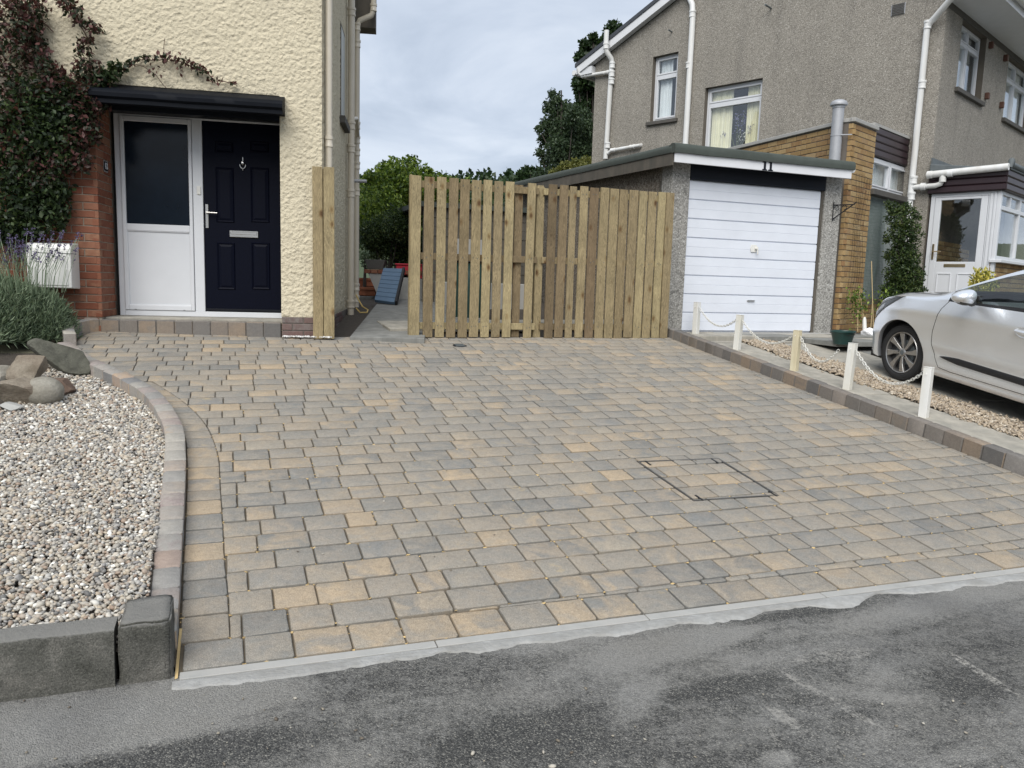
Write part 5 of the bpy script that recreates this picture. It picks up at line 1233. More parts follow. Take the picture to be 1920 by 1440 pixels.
pipeg([(1268, -38, -.12), (1289, -12, -.10), (1298, 8, -.07), (1299, 24, -.07), (1299, 30, -.07), (1284, 290, -.07)], .055, [(1298.5, 26, -.07, 'z'), (1292, 122, -.07, 'z')])
pipeg([(1800, -22, -.35), (1752, 34, -.10), (1744, 42, -.075), (1738, 55, -.07), (1704, 400, -.07), (1690, 560, -.07)], .048, [(1739.5, 46, -.07, 'z'), (1729, 158, -.07, 'z'), (1713, 337, -.07, 'z'), (1709, 367, -.07, 'z')])
# vent and overflow pipe
v0, v1 = gpx(1672.5, 10), gpx(1697, 25); vn = link('air_vent', None, nh_, MG); MB().box(v0[0], v1[0], -.012, .004, v1[1], v0[1]).build('vent_frame', M_glaze, vn)
for k in range(7):
    z = v1[1]+(v0[1]-v1[1])*(k+.5)/7; MB().box(v0[0]+.012, v1[0]-.012, -.022, -.010, z-.007, z+.007).build('louvre', M_sill, vn)
c0 = gpx(1446, 16); MB(MG).tube([(c0[0], .02, c0[1]), (c0[0]-.0, -.22, c0[1]+.01)], .016, 8).build('overflow_pipe', M_lead, nh_, smooth=True)
c0 = gpx(1260, 60); MB(MG).tube([(c0[0], .02, c0[1]), (c0[0]-.0, -.12, c0[1]+.01)], .014, 8).build('overflow_pipe', M_lead, nh_, smooth=True)
for (x, y) in ((1854.5, 85), (1882, 109), (1847, 180), (1874.5, 197)):
    c0 = fpx(x, y); MB().box(c0[0]-.035, c0[0]+.035, -.07, .0, c0[1]-.06, c0[1]+.05).build('wall_bracket', M_rust, nh_, bev=.008)
# ================================================================== BRICK EXTENSION OF THE GREY HOUSE
XC = np.array([4.681, 11.35, CAM[2]-.62]); XF = Fr(XC, YB); XG = Fr(XC, .36485-math.pi/2)
ext = fthing(XF, 'side_extension', 'flat-roofed buff brick extension with dark purple cladding between the garage and grey house', 'extension')
MX = RZ(.36485-math.pi/2-YB)
EH = XF.px(1602, 221)[1]                  # top of coping
ucol = XF.px(1639, 300)[0]; uend = XF.px(1710, 270)[0]
EHB = EH-.055
lay_bricks(ext, MX, -3.4, -.0, .0, EHB, M_ybrick, 'yb', pitch=.0765, cap=400, skip=lambda u, h: (u < -.62 and h < 2.38+(EHB-2.42)*(-u-.7)/2.7))
lay_bricks(ext, Matrix(), .0, ucol, .0, EHB, M_ybrick, 'yb2', pitch=.0765, cap=400, phase=.11)
mb = MB(MX); mb.prism([(-3.6, .008), (-.012, .008), (-.10, .20), (-3.6, .20)], -.2, EHB, 'z'); mb.build('core_wall', M_mortard, ext)
MB().box(.008, ucol, .008, .24, -.2, EHB).build('core_wall', M_mortard, ext)
mb = MB(MX); mb.prism([(-3.6, -.03), (.012, -.03), (-.10, .22), (-3.6, .22)], EHB, EH, 'z'); mb.build('coping', M_conc, ext, bev=.006)
MB().box(-.01, ucol+.02, -.03, .25, EHB+.002, EH+.002).build('coping', M_conc, ext, bev=.006)
cy = .06
c1_, c2_ = XF.px(1645, 232, cy)[1], XF.px(1709, 260, cy)[1]; ctp = (c1_+c2_)/2
MB().box(ucol+.005, uend, cy-.03, .3, ctp-.04, ctp).build('roof_trim', M_conc, ext)
bbt = (XF.px(1640, 292, cy)[1]+XF.px(1706, 315, cy)[1])/2
nbd = 4; bh = (ctp-.042-bbt)/nbd
for k in range(nbd):
    z = bbt+bh*k; MB().prism([(cy-.005, z+.002), (cy-.02, z+.02), (cy-.02, z+bh-.012), (cy-.002, z+bh-.002), (cy+.02, z+bh-.002), (cy+.02, z+.002)], ucol+.004, uend, 'x').build('cladding_board', M_purple, ext)
wt, wb = bbt-.01, (XF.px(1633, 350, cy)[1]+XF.px(1690, 372, cy)[1])/2
mt_ = MB(); mt_.box(ucol+.003, uend, cy+.02, .12, .0, wb-.02); mt_.build('lower_wall', M_netback, ext)
xw = XF.px(1703, 345, cy)[0]
window(ext, Matrix(), (ucol+.02, xw, wb, wt), cy+.02, mull=((xw-ucol)*.50,), room=M_room, sill=False, curt=[(.03, xw-ucol-.06, M_curtw)], sash=.028, roomd=.5)
MB().box(ucol-.03, xw+.1, -.05, cy+.05, wb-.10, wb-.015).build('sill', M_sill, ext, bev=.006)
MB().box(xw, uend, cy+.015, .1, wb, wt).build('side_post', M_sill, ext)
lay_bricks(ext, T(0, cy-.01, 0), ucol+.003, uend, .0, .55, M_ybrick, 'yb3', pitch=.0765, cap=60)
qa, qb = MX @ Vector((-3.3, .1, 0)), MX @ Vector((-.1, .1, 0)); MB().add([(qa.x, qa.y, EH-.30), (qb.x, .15, EH-.30), (uend, .15, EH-.30)], [(0, 1, 2)]).build('flat_roof', M_lead, ext)
# flue
fu_, fh = XG.px(1573, 196, -.14); _, fh0 = XG.px(1569, 330, -.14); fl_ = link('flue_pipe', None, ext, MX)
mb = MB(); mb.tube([(fu_, -.14, fh0-.3), (fu_, -.14, fh-.05)], .078, 20); mb.build('flue_pipe', M_glaze, fl_, smooth=True)
MB().lathe([(.072, -.06), (.085, -.05), (.085, -.02), (.115, -.015), (.118, .01), (.10, .04), (.06, .06), (0, .066)], 24, M=T(fu_, -.14, fh)).build('cowl', M_glaze, fl_, smooth=True)
zb_ = XG.px(1575, 253, -.14)[1]; mb = MB(); mb.lathe([(.079, -.012), (.083, -.012), (.083, .012), (.079, .012)], 20, M=T(fu_, -.14, zb_)); mb.tube([(fu_+.08, -.14, zb_), (fu_+.17, -.02, zb_)], .009, 6); mb.build('strap', M_glaze, fl_)
# wire mesh on the brick pier and the wall beside it
net = thing('wire_mesh', 'sagging green wire netting hung over the brick pier and pale wall', 'wire netting', XF.O, YB)
def wires(name, u0, u1, h0, h1, v, du, dh, mat, r, wob):
    mb = MB(); nu_ = int((u1-u0)/du); nh__ = int((h1-h0)/dh)
    dv = lambda u, h: (u+wob*noise.noise(Vector((u*3, h*1.6, 1)))*1.0, v-.02-.03*abs(noise.noise(Vector((u*2, h*2, 5)))), h+wob*.5*noise.noise(Vector((u*4, h*2, 9))))
    for i in range(nu_+1): mb.tube([dv(u0+(u1-u0)*i/nu_, h0+(h1-h0)*t/16) for t in range(17)], r, 3, caps=False)
    for j in range(nh__+1): mb.tube([dv(u0+(u1-u0)*t/6, h0+(h1-h0)*j/nh__) for t in range(7)], r, 3, caps=False)
    mb.build(name, mat, net)
nz1 = XF.px(1620, 335)[1]
wires('pier_netting', .22, .62, .25, nz1, -.0, .075, .085, M_hdr, .0019, .10)
wires('wall_netting', ucol+.04, ucol+.75, .45, wb-.14, cy, .035, .05, M_netting, .003, .07)
# ================================================================== PORCH
PD = gpx(1880, 345)[0]                      # depth of the porch
por = fthing(HF, 'porch', 'white glazed porch with dark purple cladding and lead roof on the grey house', 'porch')
pdT = (gpx(1747, 364)[1]+gpx(1868, 358)[1])/2; pdL = gpx(1747, 364)[0]; 
boT = (gpx(1747, 327, -.06)[1]+gpx(1880, 318, -.06)[1])/2
MP = MG @ T(0, .0, 0)
for k in range(3):
    bh = (boT-pdT)/3; z = pdT+bh*k
    MB(MP).prism([(-.06, z+.002), (-.075, z+.018), (-.075, z+bh-.012), (-.06, z+bh-.002), (.02, z+bh-.002), (.02, z+.002)], .004, PD+.06, 'x').build('cladding_board', M_purple, por)
    MB().prism([(-PD-.06, z+.002), (-PD-.075, z+.018), (-PD-.075, z+bh-.012), (-PD-.06, z+bh-.002), (-PD+.02, z+bh-.002), (-PD+.02, z+.002)], -.06, 4.2, 'x').build('cladding_board', M_purple, por)
ps = link('porch_door', None, por, MP)
z0 = .12; dg0, dgt = gpx(1766, 376, .02); dg1, _ = gpx(1841, 374, .02); dgb = gpx(1800, 491, .02)[1]
cpst = gpx(1867, 400)[0]; 
fm = MB(); fm.box(pdL, pdL+.06, 0, .06, z0, pdT); fm.box(pdL+.06, cpst, 0, .06, pdT-.06, pdT); fm.box(cpst-.115, cpst, 0.001, .061, z0, pdT-.06); fm.box(cpst, PD+.002, -.005, .08, z0, pdT-.0)
for k in (0, 1): fm.box(cpst-.09+.05*k, cpst-.06+.05*k, -.012, .0, z0, pdT-.02)
fm.build('door_frame', M_upvc, ps, bev=.004)
a0, a1 = pdL+.064, cpst-.119; lf = MB()
for (x0, x1, za, zb) in ((a0, dg0, z0+.03, pdT-.064), (dg1, a1, z0+.03, pdT-.064), (dg0, dg1, dgt, pdT-.064), (dg0, dg1, z0+.03, dgb)): lf.box(x0, x1, -.008, .05, za, zb)
lfo = lf.build('door_leaf', M_upvc, ps, bev=.005)
MB().box(dg0-.005, dg1+.005, .015, .024, dgb-.005, dgt+.005).build('pane', M_glass, lfo)
u0_, h0_ = gpx(1770, 495.5); u1_, h1_ = gpx(1810, 500.5); MB().box(u0_, u1_, -.016, -.006, (h0_+h1_)/2-.024, (h0_+h1_)/2+.024).build('letterbox', M_brass, lfo, bev=.003)
for (xa, xb) in ((1757, 1782), (1795, 1822)):
    x0, x1 = gpx(xa, 520)[0], gpx(xb, 520)[0]; zt = gpx(1770, 513)[1]; mb = MB()
    for (q0, q1) in (((x0, zt), (x1, zt)), ((x1, zt), (x1, z0+.2)), ((x1, z0+.2), (x0, z0+.2)), ((x0, z0+.2), (x0, zt))): mb.tube([(q0[0], -.009, q0[1]), (q1[0], -.009, q1[1])], .010, 6)
    mb.build('moulding', M_upvc, lfo)
hu_, hh_ = gpx(1749.5, 472); mb = MB(); mb.box(hu_-.014, hu_+.014, -.018, -.006, hh_-.12, hh_+.12); mb.tube([(hu_, -.02, hh_), (hu_, -.06, hh_), (hu_+.13, -.06, hh_-.0)], .009, 8); mb.build('door_handle', M_brass, lfo)
# porch front, with transom lights over a brick wall
pf = lambda x, y: HF.px(x, y, -PD)
wz1 = pf(1884, 355)[1]; wz0 = pf(1868, 487)[1]; wtr = pf(1880, 386)[1]; wtr = pf(1900, 396)[1]
pw = link('porch_window', None, por, T(0, -PD, 0)); fm = MB()
xs_ = [.0, 1.05, 2.1, 3.15, 4.1]
fm.box(-.0, 4.1, .0, .07, wz0, wz0+.06); fm.box(0, 4.1, .001, .069, pdT-.055, pdT-.001); fm.box(0, 4.1, -.006, .068, wtr-.03, wtr+.03)
for x in xs_[:-1]: fm.box(x+.002, x+.075, -.003, .075, wz0+.06, pdT-.055)
fm.box(.52, .57, .003, .06, wtr+.03, pdT-.055)
fm.build('window_frame', M_upvc, pw, bev=.004)
for i in range(4): MB().box(xs_[i]+.07, xs_[i+1]+.01, .03, .036, wz0+.05, pdT-.05).build('pane', M_glass, pw)
MB().box(-.05, 4.2, -.10, .06, wz0-.045, wz0).build('sill', M_upvc, pw, bev=.005)
lay_bricks(por, T(0, -PD, 0), .0, 2.0, 0, wz0-.05, M_ybrick, 'yb4', pitch=.0765, cap=230)
MB().box(.01, 4.1, -PD+.012, -PD+.25, -.2, wz0-.05).build('core_wall', M_mortard, por)
mb = MB(MP); mb.box(.0, PD-.0, .01, .1, -.2, z0); mb.build('door_threshold', M_conc, por)
# porch interior: brick inner walls, blind shapes
MB().box(.02, 4.2, -.02, -.005, 0, boT-.02).build('inner_wall', M_room, por); MB().box(.0, 4.2, -PD, 0, boT-.06, boT-.05).build('ceiling', M_roomb, por); MB().box(.1, 4.1, -PD+.2, -.02, .05, .06).build('floor', M_room, por)
lay_bricks(por, T(.0, -.03, 0), .3, 2.2, .9, 1.9, M_ybrick, 'yb5', pitch=.0765, cap=70)
# porch roof and gutter
rfm = MB(); rfm.add([(-.08, .0, boT+.16), (-.06, -PD-.10, boT+.02), (4.2, -PD-.1, boT+.02), (4.2, 0, boT+.16), (-.08, 0, boT-.005), (-.06, -PD-.10, boT-.005), (4.2, -PD-.10, boT-.005), (4.2, 0, boT-.005)],
  [(0, 1, 2, 3), (4, 7, 6, 5), (0, 4, 5, 1), (1, 5, 6, 2), (2, 6, 7, 3), (3, 7, 4, 0)]); rfm.build('lead_roof', M_lead, por, bev=.01)
mb = MB(); mb.box(-.05, .9, -.02, -.003, boT+.1, boT+.26); mb.build('lead_flashing', M_lead, por)
mb = MB(); mb.tube([(-.07, -PD-.09, boT+.02), (-.05, -PD-.10, boT+.12), (.02, -PD-.08, boT+.07), (4.2, -PD-.09, boT+.06)], [.03, .045, .045, .05], 10); mb.build('lead_roll', M_lead, por, smooth=True)
g0 = (boT-.01)
mb = MB(MP); mb.tube([(-.0, -.13, g0+.0), (PD+.09, -.13, g0+.035)], .052, 14); go = mb.build('gutter', M_pvc, por, smooth=True)
ju = gpx(1768, 331, -.13)[0]; jh = gpx(1766, 347, -.13)[1]
Pp = lambda u, v, h: MG @ Vector((u, v, h))
pe = gpx(1712, 349, -.07)
MB().tube([Pp(ju, -.13, g0), Pp(ju, -.13, jh+.08), Pp(ju-.03, -.125, jh+.02), Pp(ju-.1, -.11, jh), Pp(pe[0], -.07, jh)], .040, 12).build('branch_pipe', M_pvc, por, smooth=True)
for u_ in (ju-.0,): MB().lathe([(.04, -.04), (.05, -.035), (.05, .035), (.04, .04)], 14, M=T(*Pp(ju, -.13, g0-.09))).build('collar', M_pvc, por, smooth=True)
q = (MG @ Vector((1, 0, 0))).to_track_quat('Z', 'Y').to_matrix().to_4x4()
for u_ in (.03, ju+.10, pe[0]+.16): MB().lathe([(.045, -.04), (.058, -.035), (.058, .035), (.045, .04)], 14, M=T(*Pp(u_, -.13 if u_ > pe[0]+.2 or u_ == .03 else -.085, g0 if u_ > pe[0]+.2 or u_ == .03 else jh)) @ q).build('collar', M_pvc, por, smooth=True)
# ================================================================== NEIGHBOUR'S GROUND: slabs, chippings, car standing
gl = [dr(*p) for p in ((1438.7, 651), (1533, 684), (1584.6, 709.5), (1657, 735), (1767, 778.7), (1898, 826))]; gr = [dr(*p) for p in ((1497, 662), (1584.6, 684), (1675.7, 713), (1767, 742), (1912.6, 793))]
AL = sum(p[0] for p in gl)/len(gl); AR = sum(p[0] for p in gr)/len(gr); print('gravel strip', AL, AR, [round(p[0], 2) for p in gl], [round(p[0], 2) for p in gr])
npth = bpy.data.objects.new('path', None); COL.objects.link(npth); npth.matrix_basis = DM; npth['kind'] = 'structure'
def slab(parent, a0, a1, b0, b1, mat, c=0., th=.05, j=.006, name='slab'):
    vs, fs = [], []; g = j/2
    dz = random.uniform(-.004, .004); cc = [c+dz+random.uniform(-.002, .002) for _ in range(4)]
    P = [(a0+g, b0+g), (a1-g, b0+g), (a1-g, b1-g), (a0+g, b1-g)]
    vs = [(x, y, cc[i]) for i, (x, y) in enumerate(P)] + [(x, y, cc[i]-th) for i, (x, y) in enumerate(P)]
    return MB().add(vs, [(0, 1, 2, 3), (0, 4, 5, 1), (1, 5, 6, 2), (2, 6, 7, 3), (3, 7, 4, 0)]).build(name, mat, parent, bev=.004)
b = 2.6; A0 = 5.352
while b < 8.2:
    L = random.choice([.62, .62, .6]); slab(npth, A0, AL, b, b+L, M_slab); b += L
cds = bpy.data.objects.new('car_standing', None); COL.objects.link(cds); cds.matrix_basis = DM; cds['kind'] = 'structure'
b = 2.6; k = 0
while b < 8.3:
    L = .9; a = AR; 
    while a < 11: slab(cds, a, a+.9, b, min(b+L, 8.45), M_slabd if (k*7) % 5 else M_slab, c=-.004); a += .9; k += 1
    b += L
MB().add([(A0-.05, 2.5, -.03), (12, 2.5, -.03), (12, 8.5, -.03), (A0-.05, 8.5, -.03)], [(0, 1, 2, 3)]).build('bedding', M_soil, cds)
# chippings
n = 9000; bb = rng.uniform(2.6, 8.3, n); wv = .04*np.sin(bb*5)+.03*np.sin(bb*11+1); aa = rng.uniform(AL+.01, AR-.0, n)+rng.normal(0, .03, n)+wv*.6
C = np.stack([np.array(dw(a_, b_, .002+random.uniform(0, .012))) for a_, b_ in zip(aa, bb)]); 
link('chipping_gravel', pebbles(C, rng.uniform(.009, .02, n), 'chipping_gravel', M_peb2, (.35, .7), .5, jag=.18), kind='stuff')
# level ground by the garage and behind the drive
LV = bpy.data.objects.new('level_yard', None); COL.objects.link(LV); LV.location = (G.O[0], G.O[1], G.O[2]); LV.rotation_euler = (0, 0, .36485); LV['kind'] = 'structure'
def lslab(u0, u1, v0, v1, mat, h=-.012, name='slab'):
    MB().box(u0+.003, u1-.003, v0+.003, v1-.003, h-.06, h+random.uniform(-.003, .003)).build(name, mat, LV, bev=.004)
for (u0, u1, v0, v1, m_) in ((-.35, .75, -.62, .02, M_slab), (.75, 1.5, -.62, .02, M_slabd), (1.5, 2.3, -.62, .02, M_slab), (2.3, 3.0, -.62, .05, M_slabd)): lslab(u0, u1, v0, v1, m_)
MB().box(-.4, 9, -.75, 12, -.2, -.085).build('yard_base', M_soil, LV)
MB().box(-.02, GB+.3, -.09, .03, -.06, -.004).build('garage_ramp', M_conc, LV, bev=.004)
lslab(2.3, 3.2, -1.3, -.62, M_slab, -.03); lslab(3.2, 4.4, -1.5, -.5, M_slabd, -.035); lslab(1.4, 2.3, -1.3, -.62, M_slabd, -.03)
# soil bed in front of the extension
XB = Fr(XC, YB); mb = MB(); n = 14; vs = []
for i in range(n):
    for j in range(6): vs.append((-.25+2.9*i/(n-1), -.75+.85*j/5, .0+.03*noise.noise(Vector((i*.9, j*.9, 3)))+(.02 if 0 < j < 5 else -.05)))
o = mb.add(vs, [(i*6+j, (i+1)*6+j, (i+1)*6+j+1, i*6+j+1) for i in range(n-1) for j in range(5)]).build('flower_bed', M_soil, smooth=True); o.location = XC; o.rotation_euler = (0, 0, YB); o['kind'] = 'structure'
# ================================================================== POSTS AND CHAINS
pb = [dr(1288, 624), dr(1383, 655), dr(1488, 694), dr(1590, 730), dr(1728, 782)]
pt = [(1291, 572), (1388, 590), (1496, 619), (1600, 643), (1742, 688)]
lab = ['white post nearest the garage, first of the chain-linked row', 'second white post from the garage in the chain-linked row', 'yellowed post in the middle of the chain-linked row', 'fourth white post from the garage, beside the car wheel', 'tall white post nearest the road, leaning slightly']
tops = []; PA = sum(p[0] for p in pb[1:])/4
for i, ((a, b), (tx, ty)) in enumerate(zip(pb, pt)):
    if i == 0: a, b = PA, 8.55
    P = dw(PA if i else a, b); hgt = .43 if i == 0 else [0, .40, .415, .435, .43][i]
    r = ray(tx, ty); k = P[1]/r[1]; Tp = CAM + r*k; Tp[1] = P[1]; hgt = Tp[2]-P[2] if i else .42
    lean = Vector((Tp[0]-P[0], Tp[1]-P[1], hgt)) if i else Vector((.0, 0, .42))
    if i == 0: P = np.array([P[0], P[1], P[2]])
    ps_ = thing('post', lab[i], 'post', P, YA+.35, 'white posts carrying the plastic chain')
    q = Vector((0, 0, 1)).rotation_difference(RZ(-(YA+.35)) @ lean).to_matrix().to_4x4()
    w_ = .034; mb = MB(); mb.box(-w_, w_, -w_, w_, -.06, hgt-.006); mb.box(-w_-.002, w_+.002, -w_-.002, w_+.002, hgt-.005, hgt); mb.build('shaft', M_plastic_w if i != 2 else simple('yellowed_plastic', (.62, .57, .42), .5, var=.1, dirt=(.5, .42, .26)), ps_, bev=.004, M=q)
    hk = MB(); hk.tube([(-w_, 0, hgt-.055), (-w_-.012, 0, hgt-.06), (-w_-.015, 0, hgt-.07)], .003, 5); hk.tube([(w_, 0, hgt-.055), (w_+.012, 0, hgt-.06), (w_+.015, 0, hgt-.07)], .003, 5); hk.build('hook', M_plastic_w, ps_, M=q)
    tops.append(Vector(P) + lean*((hgt-.06)/hgt))
def chain(p, q, sag, parent):
    L = (q-p).length; n = 60; pts = [p+(q-p)*t+Vector((0, 0, -4*sag*t*(1-t))) for t in [i/n for i in range(n+1)]]
    seg = [(pts[i+1]-pts[i]).length for i in range(n)]; tot = sum(seg); step = .030; s = .018; k = 0
    def at(s):
        for i, l in enumerate(seg):
            if s <= l: return pts[i]+(pts[i+1]-pts[i])*(s/l), (pts[i+1]-pts[i]).normalized()
            s -= l
        return pts[-1], (pts[-1]-pts[-2]).normalized()
    me = None; mb = MB(); base = []
    nn = 12
    while s < tot-.01:
        c, d = at(s); up = Vector((0, 0, 1)); side = d.cross(up).normalized(); up = side.cross(d); 
        A = side if k % 2 else (up*.8+side*.6).normalized()
        if k % 2: A = (side*.8-up*.6).normalized()
        pth_ = [c + d*(.0135*math.cos(t)+(.0085 if math.cos(t) > 0 else -.0085)) + A*.0115*math.sin(t) for t in [2*math.pi*j/nn for j in range(nn+1)]]
        mb.tube([x-p for x in pth_], .0036, 5, caps=False); s += step; k += 1
    return mb
ln = ['first and farthest, at the garage door', 'second from the garage, over the chippings', 'third from the garage, ending short of its post', 'nearest the road, below the car wheel']
for i in range(4):
    p, q = tops[i], tops[i+1]; dd = (q-p).normalized(); p2, q2 = p+dd*.05, q-dd*.05
    if i == 2: q2 = q-dd*.17-Vector((0, 0, .03))
    mb = chain(p2, q2, [.155, .17, .19, .20][i], None)
    o = mb.build('plastic_chain', M_plastic_w, smooth=True); o.location = p2; setp(o, 'white plastic chain hanging between posts, ' + ln[i], 'chain', 'white plastic chains between the posts')
# planter, cane plants, bag
pq = ray(1579, 645); gz = CAM[2]-.62; k = (gz-.02-CAM[2])/pq[2]; PP = CAM+pq*k
pl = thing('planter', 'dark green half-round plastic planter standing on the slabs by the garage', 'planter', PP, .6)
mb = MB(); prof_ = [(0, 0), (.115, 0), (.155, .15), (.16, .155), (.168, .155), (.168, .175), (.150, .175), (.14, .14), (0, .13)]; mb.lathe(prof_, 28); 
o = mb.build('tub', M_greenpot, pl, smooth=True); o.scale = (1.1, .8, .95)
MB().lathe([(0, .125), (.145, .12)], 20).build('compost', M_soil, pl)
# ================================================================== WALLS AND THINGS BEHIND THE FENCE
yard = Fr((LH.w(cu, 0, 0)[0], LH.w(cu, 0, 0)[1], CAM[2]-.63), .10)
gp = bpy.data.objects.new('garden_path', None); COL.objects.link(gp); gp.location = yard.O; gp.rotation_euler = (.062, 0, .10); gp['kind'] = 'structure'
v = .0
while v < 7:
    for (u0, u1) in ((.28, 1.08), (1.08, 1.9)):
        if u0 > 1 and v < 1.2: continue
        MB().box(u0+.003, u1-.003, v+.003, v+.447, -.06, random.uniform(-.003, .003)).build('slab', M_slabd, gp, bev=.004)
    v += .45
fm_ = Matrix.Rotation(YA-.10, 4, 'Z'); fo = RZ(-.10) @ (Vector(FN.O)-Vector(yard.O)); MFN = T(*fo) @ fm_
MB(MFN).box(-1.2, FUR+.2, .04, 9, -.12, -.045).build('yard_soil', M_soil, gp)
for (u0, u1, v0, v1) in ((-.16, .25, .35, .8), (-.14, .35, .9, 1.3), (.5, 1.7, .5, 1.0), (1.9, 3.1, .6, 1.1), (1.2, 2.2, 1.0, 1.3)):
    MB(MFN).box(u0, u1, v0, v1, random.uniform(-.03, .0), random.uniform(.02, .06)).build('loose_slab', M_slab, gp, bev=.006)
def wpt(x, y, Y):
    r = ray(x, y); return CAM + r*(Y/r[1])
# low rendered wall with brick coping, steps with terracotta risers
def wallthing(name, label, cat, P, yaw, parts, group=None):
    t = thing(name, label, cat, P, yaw, group)
    for nm, mat, bx_ in parts: MB().box(*bx_).build(nm, mat, t, bev=.006)
    return t
zg = CAM[2]-.63
def gx(x, Y): return wpt(x, 560, Y)[0]
YW = 13.2
pW = wpt(690, 560, YW); topz = wpt(700, 507, YW)[2]
t = thing('garden_wall', 'low grey rendered wall with a brick-on-edge top behind the path', 'garden wall', (pW[0]-.05, YW, zg), 0)
xw_ = wpt(718, 507, YW)[0]-pW[0]+.1
mb = MB(); mb.prism([(xw_-.05, 0), (xw_+1.6, 0), (xw_+1.6, topz-zg-.35), (xw_+.3, topz-zg-.05), (xw_-.30, topz-zg-.05), (xw_-.05, topz-zg-.6)], 0, .25, 'y'); mb.build('wall', M_conc, t)
for k in range(9): MB().box(xw_-.36+k*.115, xw_-.36+k*.115+.105, -.02, .27, topz-zg-.05, topz-zg+.015).build('coping_brick', M_brick, t, bev=.004)
st = thing('garden_steps', 'short flight of brick and concrete steps beside the low wall', 'steps', (pW[0]-.3, YW+.1, zg), 0)
for k in range(4):
    MB().box(-.3, .30, k*.28, k*.28+1.2, k*.16, k*.16+.10).build('riser', M_terra if k > 1 else M_conc, st, bev=.004); MB().box(-.32, .32, k*.28-.02, k*.28+1.2, k*.16+.1, k*.16+.15).build('tread', M_terra if k > 1 else M_slabd, st, bev=.004)
# blue panel leaning
c1 = wpt(703, 567, 12.1); c2 = wpt(741, 572, 12.0); c3 = wpt(756, 508, 12.8); c4 = wpt(720, 507, 12.9)
bp = thing('leaning_panel', 'blue painted boarded panel leaning against the garden wall', 'panel', c1, 0)
A, B_, C_, D_ = [Vector(q) - Vector(c1) for q in (c1, c2, c3, c4)]; nrm = (B_-A).cross(D_-A).normalized()*-.05
nb_ = 8
for k in range(nb_):
    t0, t1_ = k/nb_+.004, (k+1)/nb_-.004; p = [A+(D_-A)*t0, B_+(C_-B_)*t0, B_+(C_-B_)*t1_, A+(D_-A)*t1_]
    MB().add([*p, *[x-nrm for x in p]], [(0, 1, 2, 3), (7, 6, 5, 4), (0, 4, 5, 1), (1, 5, 6, 2), (2, 6, 7, 3), (3, 7, 4, 0)]).build('board', M_bluep, bp, bev=.003)
e_ = (B_-A).normalized()*.05; MB().add([B_, B_+e_*.8-nrm*.2, C_+e_*.8-nrm*.2, C_, B_-nrm*1.4, B_+e_*.8-nrm*1.6, C_+e_*.8-nrm*1.6, C_-nrm*1.4], [(0, 1, 2, 3), (7, 6, 5, 4), (0, 4, 5, 1), (1, 5, 6, 2), (2, 6, 7, 3), (3, 7, 4, 0)]).build('edge', M_dark, bp)
c1 = wpt(742, 522, 13.2); rb = thing('red_box', 'bright red plastic box on the wall behind the leaning panel', 'box', c1, 0); hb2 = wpt(742, 496, 13.2)[2]-c1[2]
mb = MB(); mb.box(0, .75, 0, .4, 0, hb2); mb.build('body', M_red, rb, bev=.02); MB().box(-.015, .765, -.015, .415, hb2-.005, hb2+.02).build('lid', M_red, rb, bev=.008)
c1 = wpt(682, 507, 13.2); tp = thing('plant_trough', 'small dark trough on top of the low wall', 'trough', (c1[0]+.05, 13.25, topz+.02), 0); MB().prism([(0, 0), (.26, 0), (.30, .16), (-.04, .16)], 0, .18, 'y').build('trough', M_sill, tp, bev=.006)
# rear garden wall and clutter seen between the slats
t = thing('garden_wall', 'grey block wall behind the slatted fence', 'garden wall', FN.w(1.2, 3.4, 0), YA); MB().box(0, 1.5, 0, .2, -.1, .62).build('wall', M_conc, t, bev=.01)
wb_ = thing('water_butt', 'dark green water butt behind the slatted fence', 'water butt', FN.w(1.25, 1.9, 0), YA)
MB().lathe([(0, 0), (.26, 0), (.29, .3), (.30, .75), (.27, .85), (.28, .88), (0, .92)], 24).build('barrel', M_greenpot, wb_, smooth=True)
MB().lathe([(0, .93), (.29, .925), (.30, .90)], 24).build('lid', M_hdr, wb_, smooth=True)
wbx = thing('white_board', 'white board standing behind the slatted fence', 'board', FN.w(1.25, 2.6, 0), YA); MB().box(0, .5, 0, .03, .75, 1.25).build('sheet', M_conc, wbx); MB().box(-.03, .53, .03, .07, 0, 1.3).build('backing_frame', M_wood_grey, wbx)
shd = thing('garden_shed', 'dark brown shed seen through the slatted fence', 'shed', FN.w(1.1, 4.0, 0), YA)
for k in range(12): MB().box(0, 1.8, -.012*(k % 2), .03, .05+k*.145, .19+k*.145).build('weatherboard', M_wood_grey, shd)
MB().box(-.1, 1.9, -.1, 1.6, 1.8, 1.88).build('roof', M_felt, shd)
# hose
hs = [wpt(x, y, Y) for x, y, Y in ((668, 553, 11.2), (672, 562, 11.1), (680, 575, 11.0), (690, 581, 10.9), (688, 586, 10.7), (675, 586, 10.6), (668, 578, 10.7))]
o = MB().tube([Vector(p)-Vector(hs[0]) for p in hs], .009, 6).build('garden_hose', M_hose, smooth=True); o.location = hs[0]; setp(o, 'thin yellow hose looped at the foot of the cream downpipes', 'hose')
# white chippings at the foot of the left wall
n = 220; aa = rng.uniform(.02, cu+.1, n); C = np.stack([np.array(LH.w(a_, -.03-random.random()*.05, .012)) for a_ in aa]); link('chipping_gravel', pebbles(C, rng.uniform(.008, .016, n), 'chipping_gravel', M_white_chip, (.4, .8), .5, jag=.15), kind='stuff')
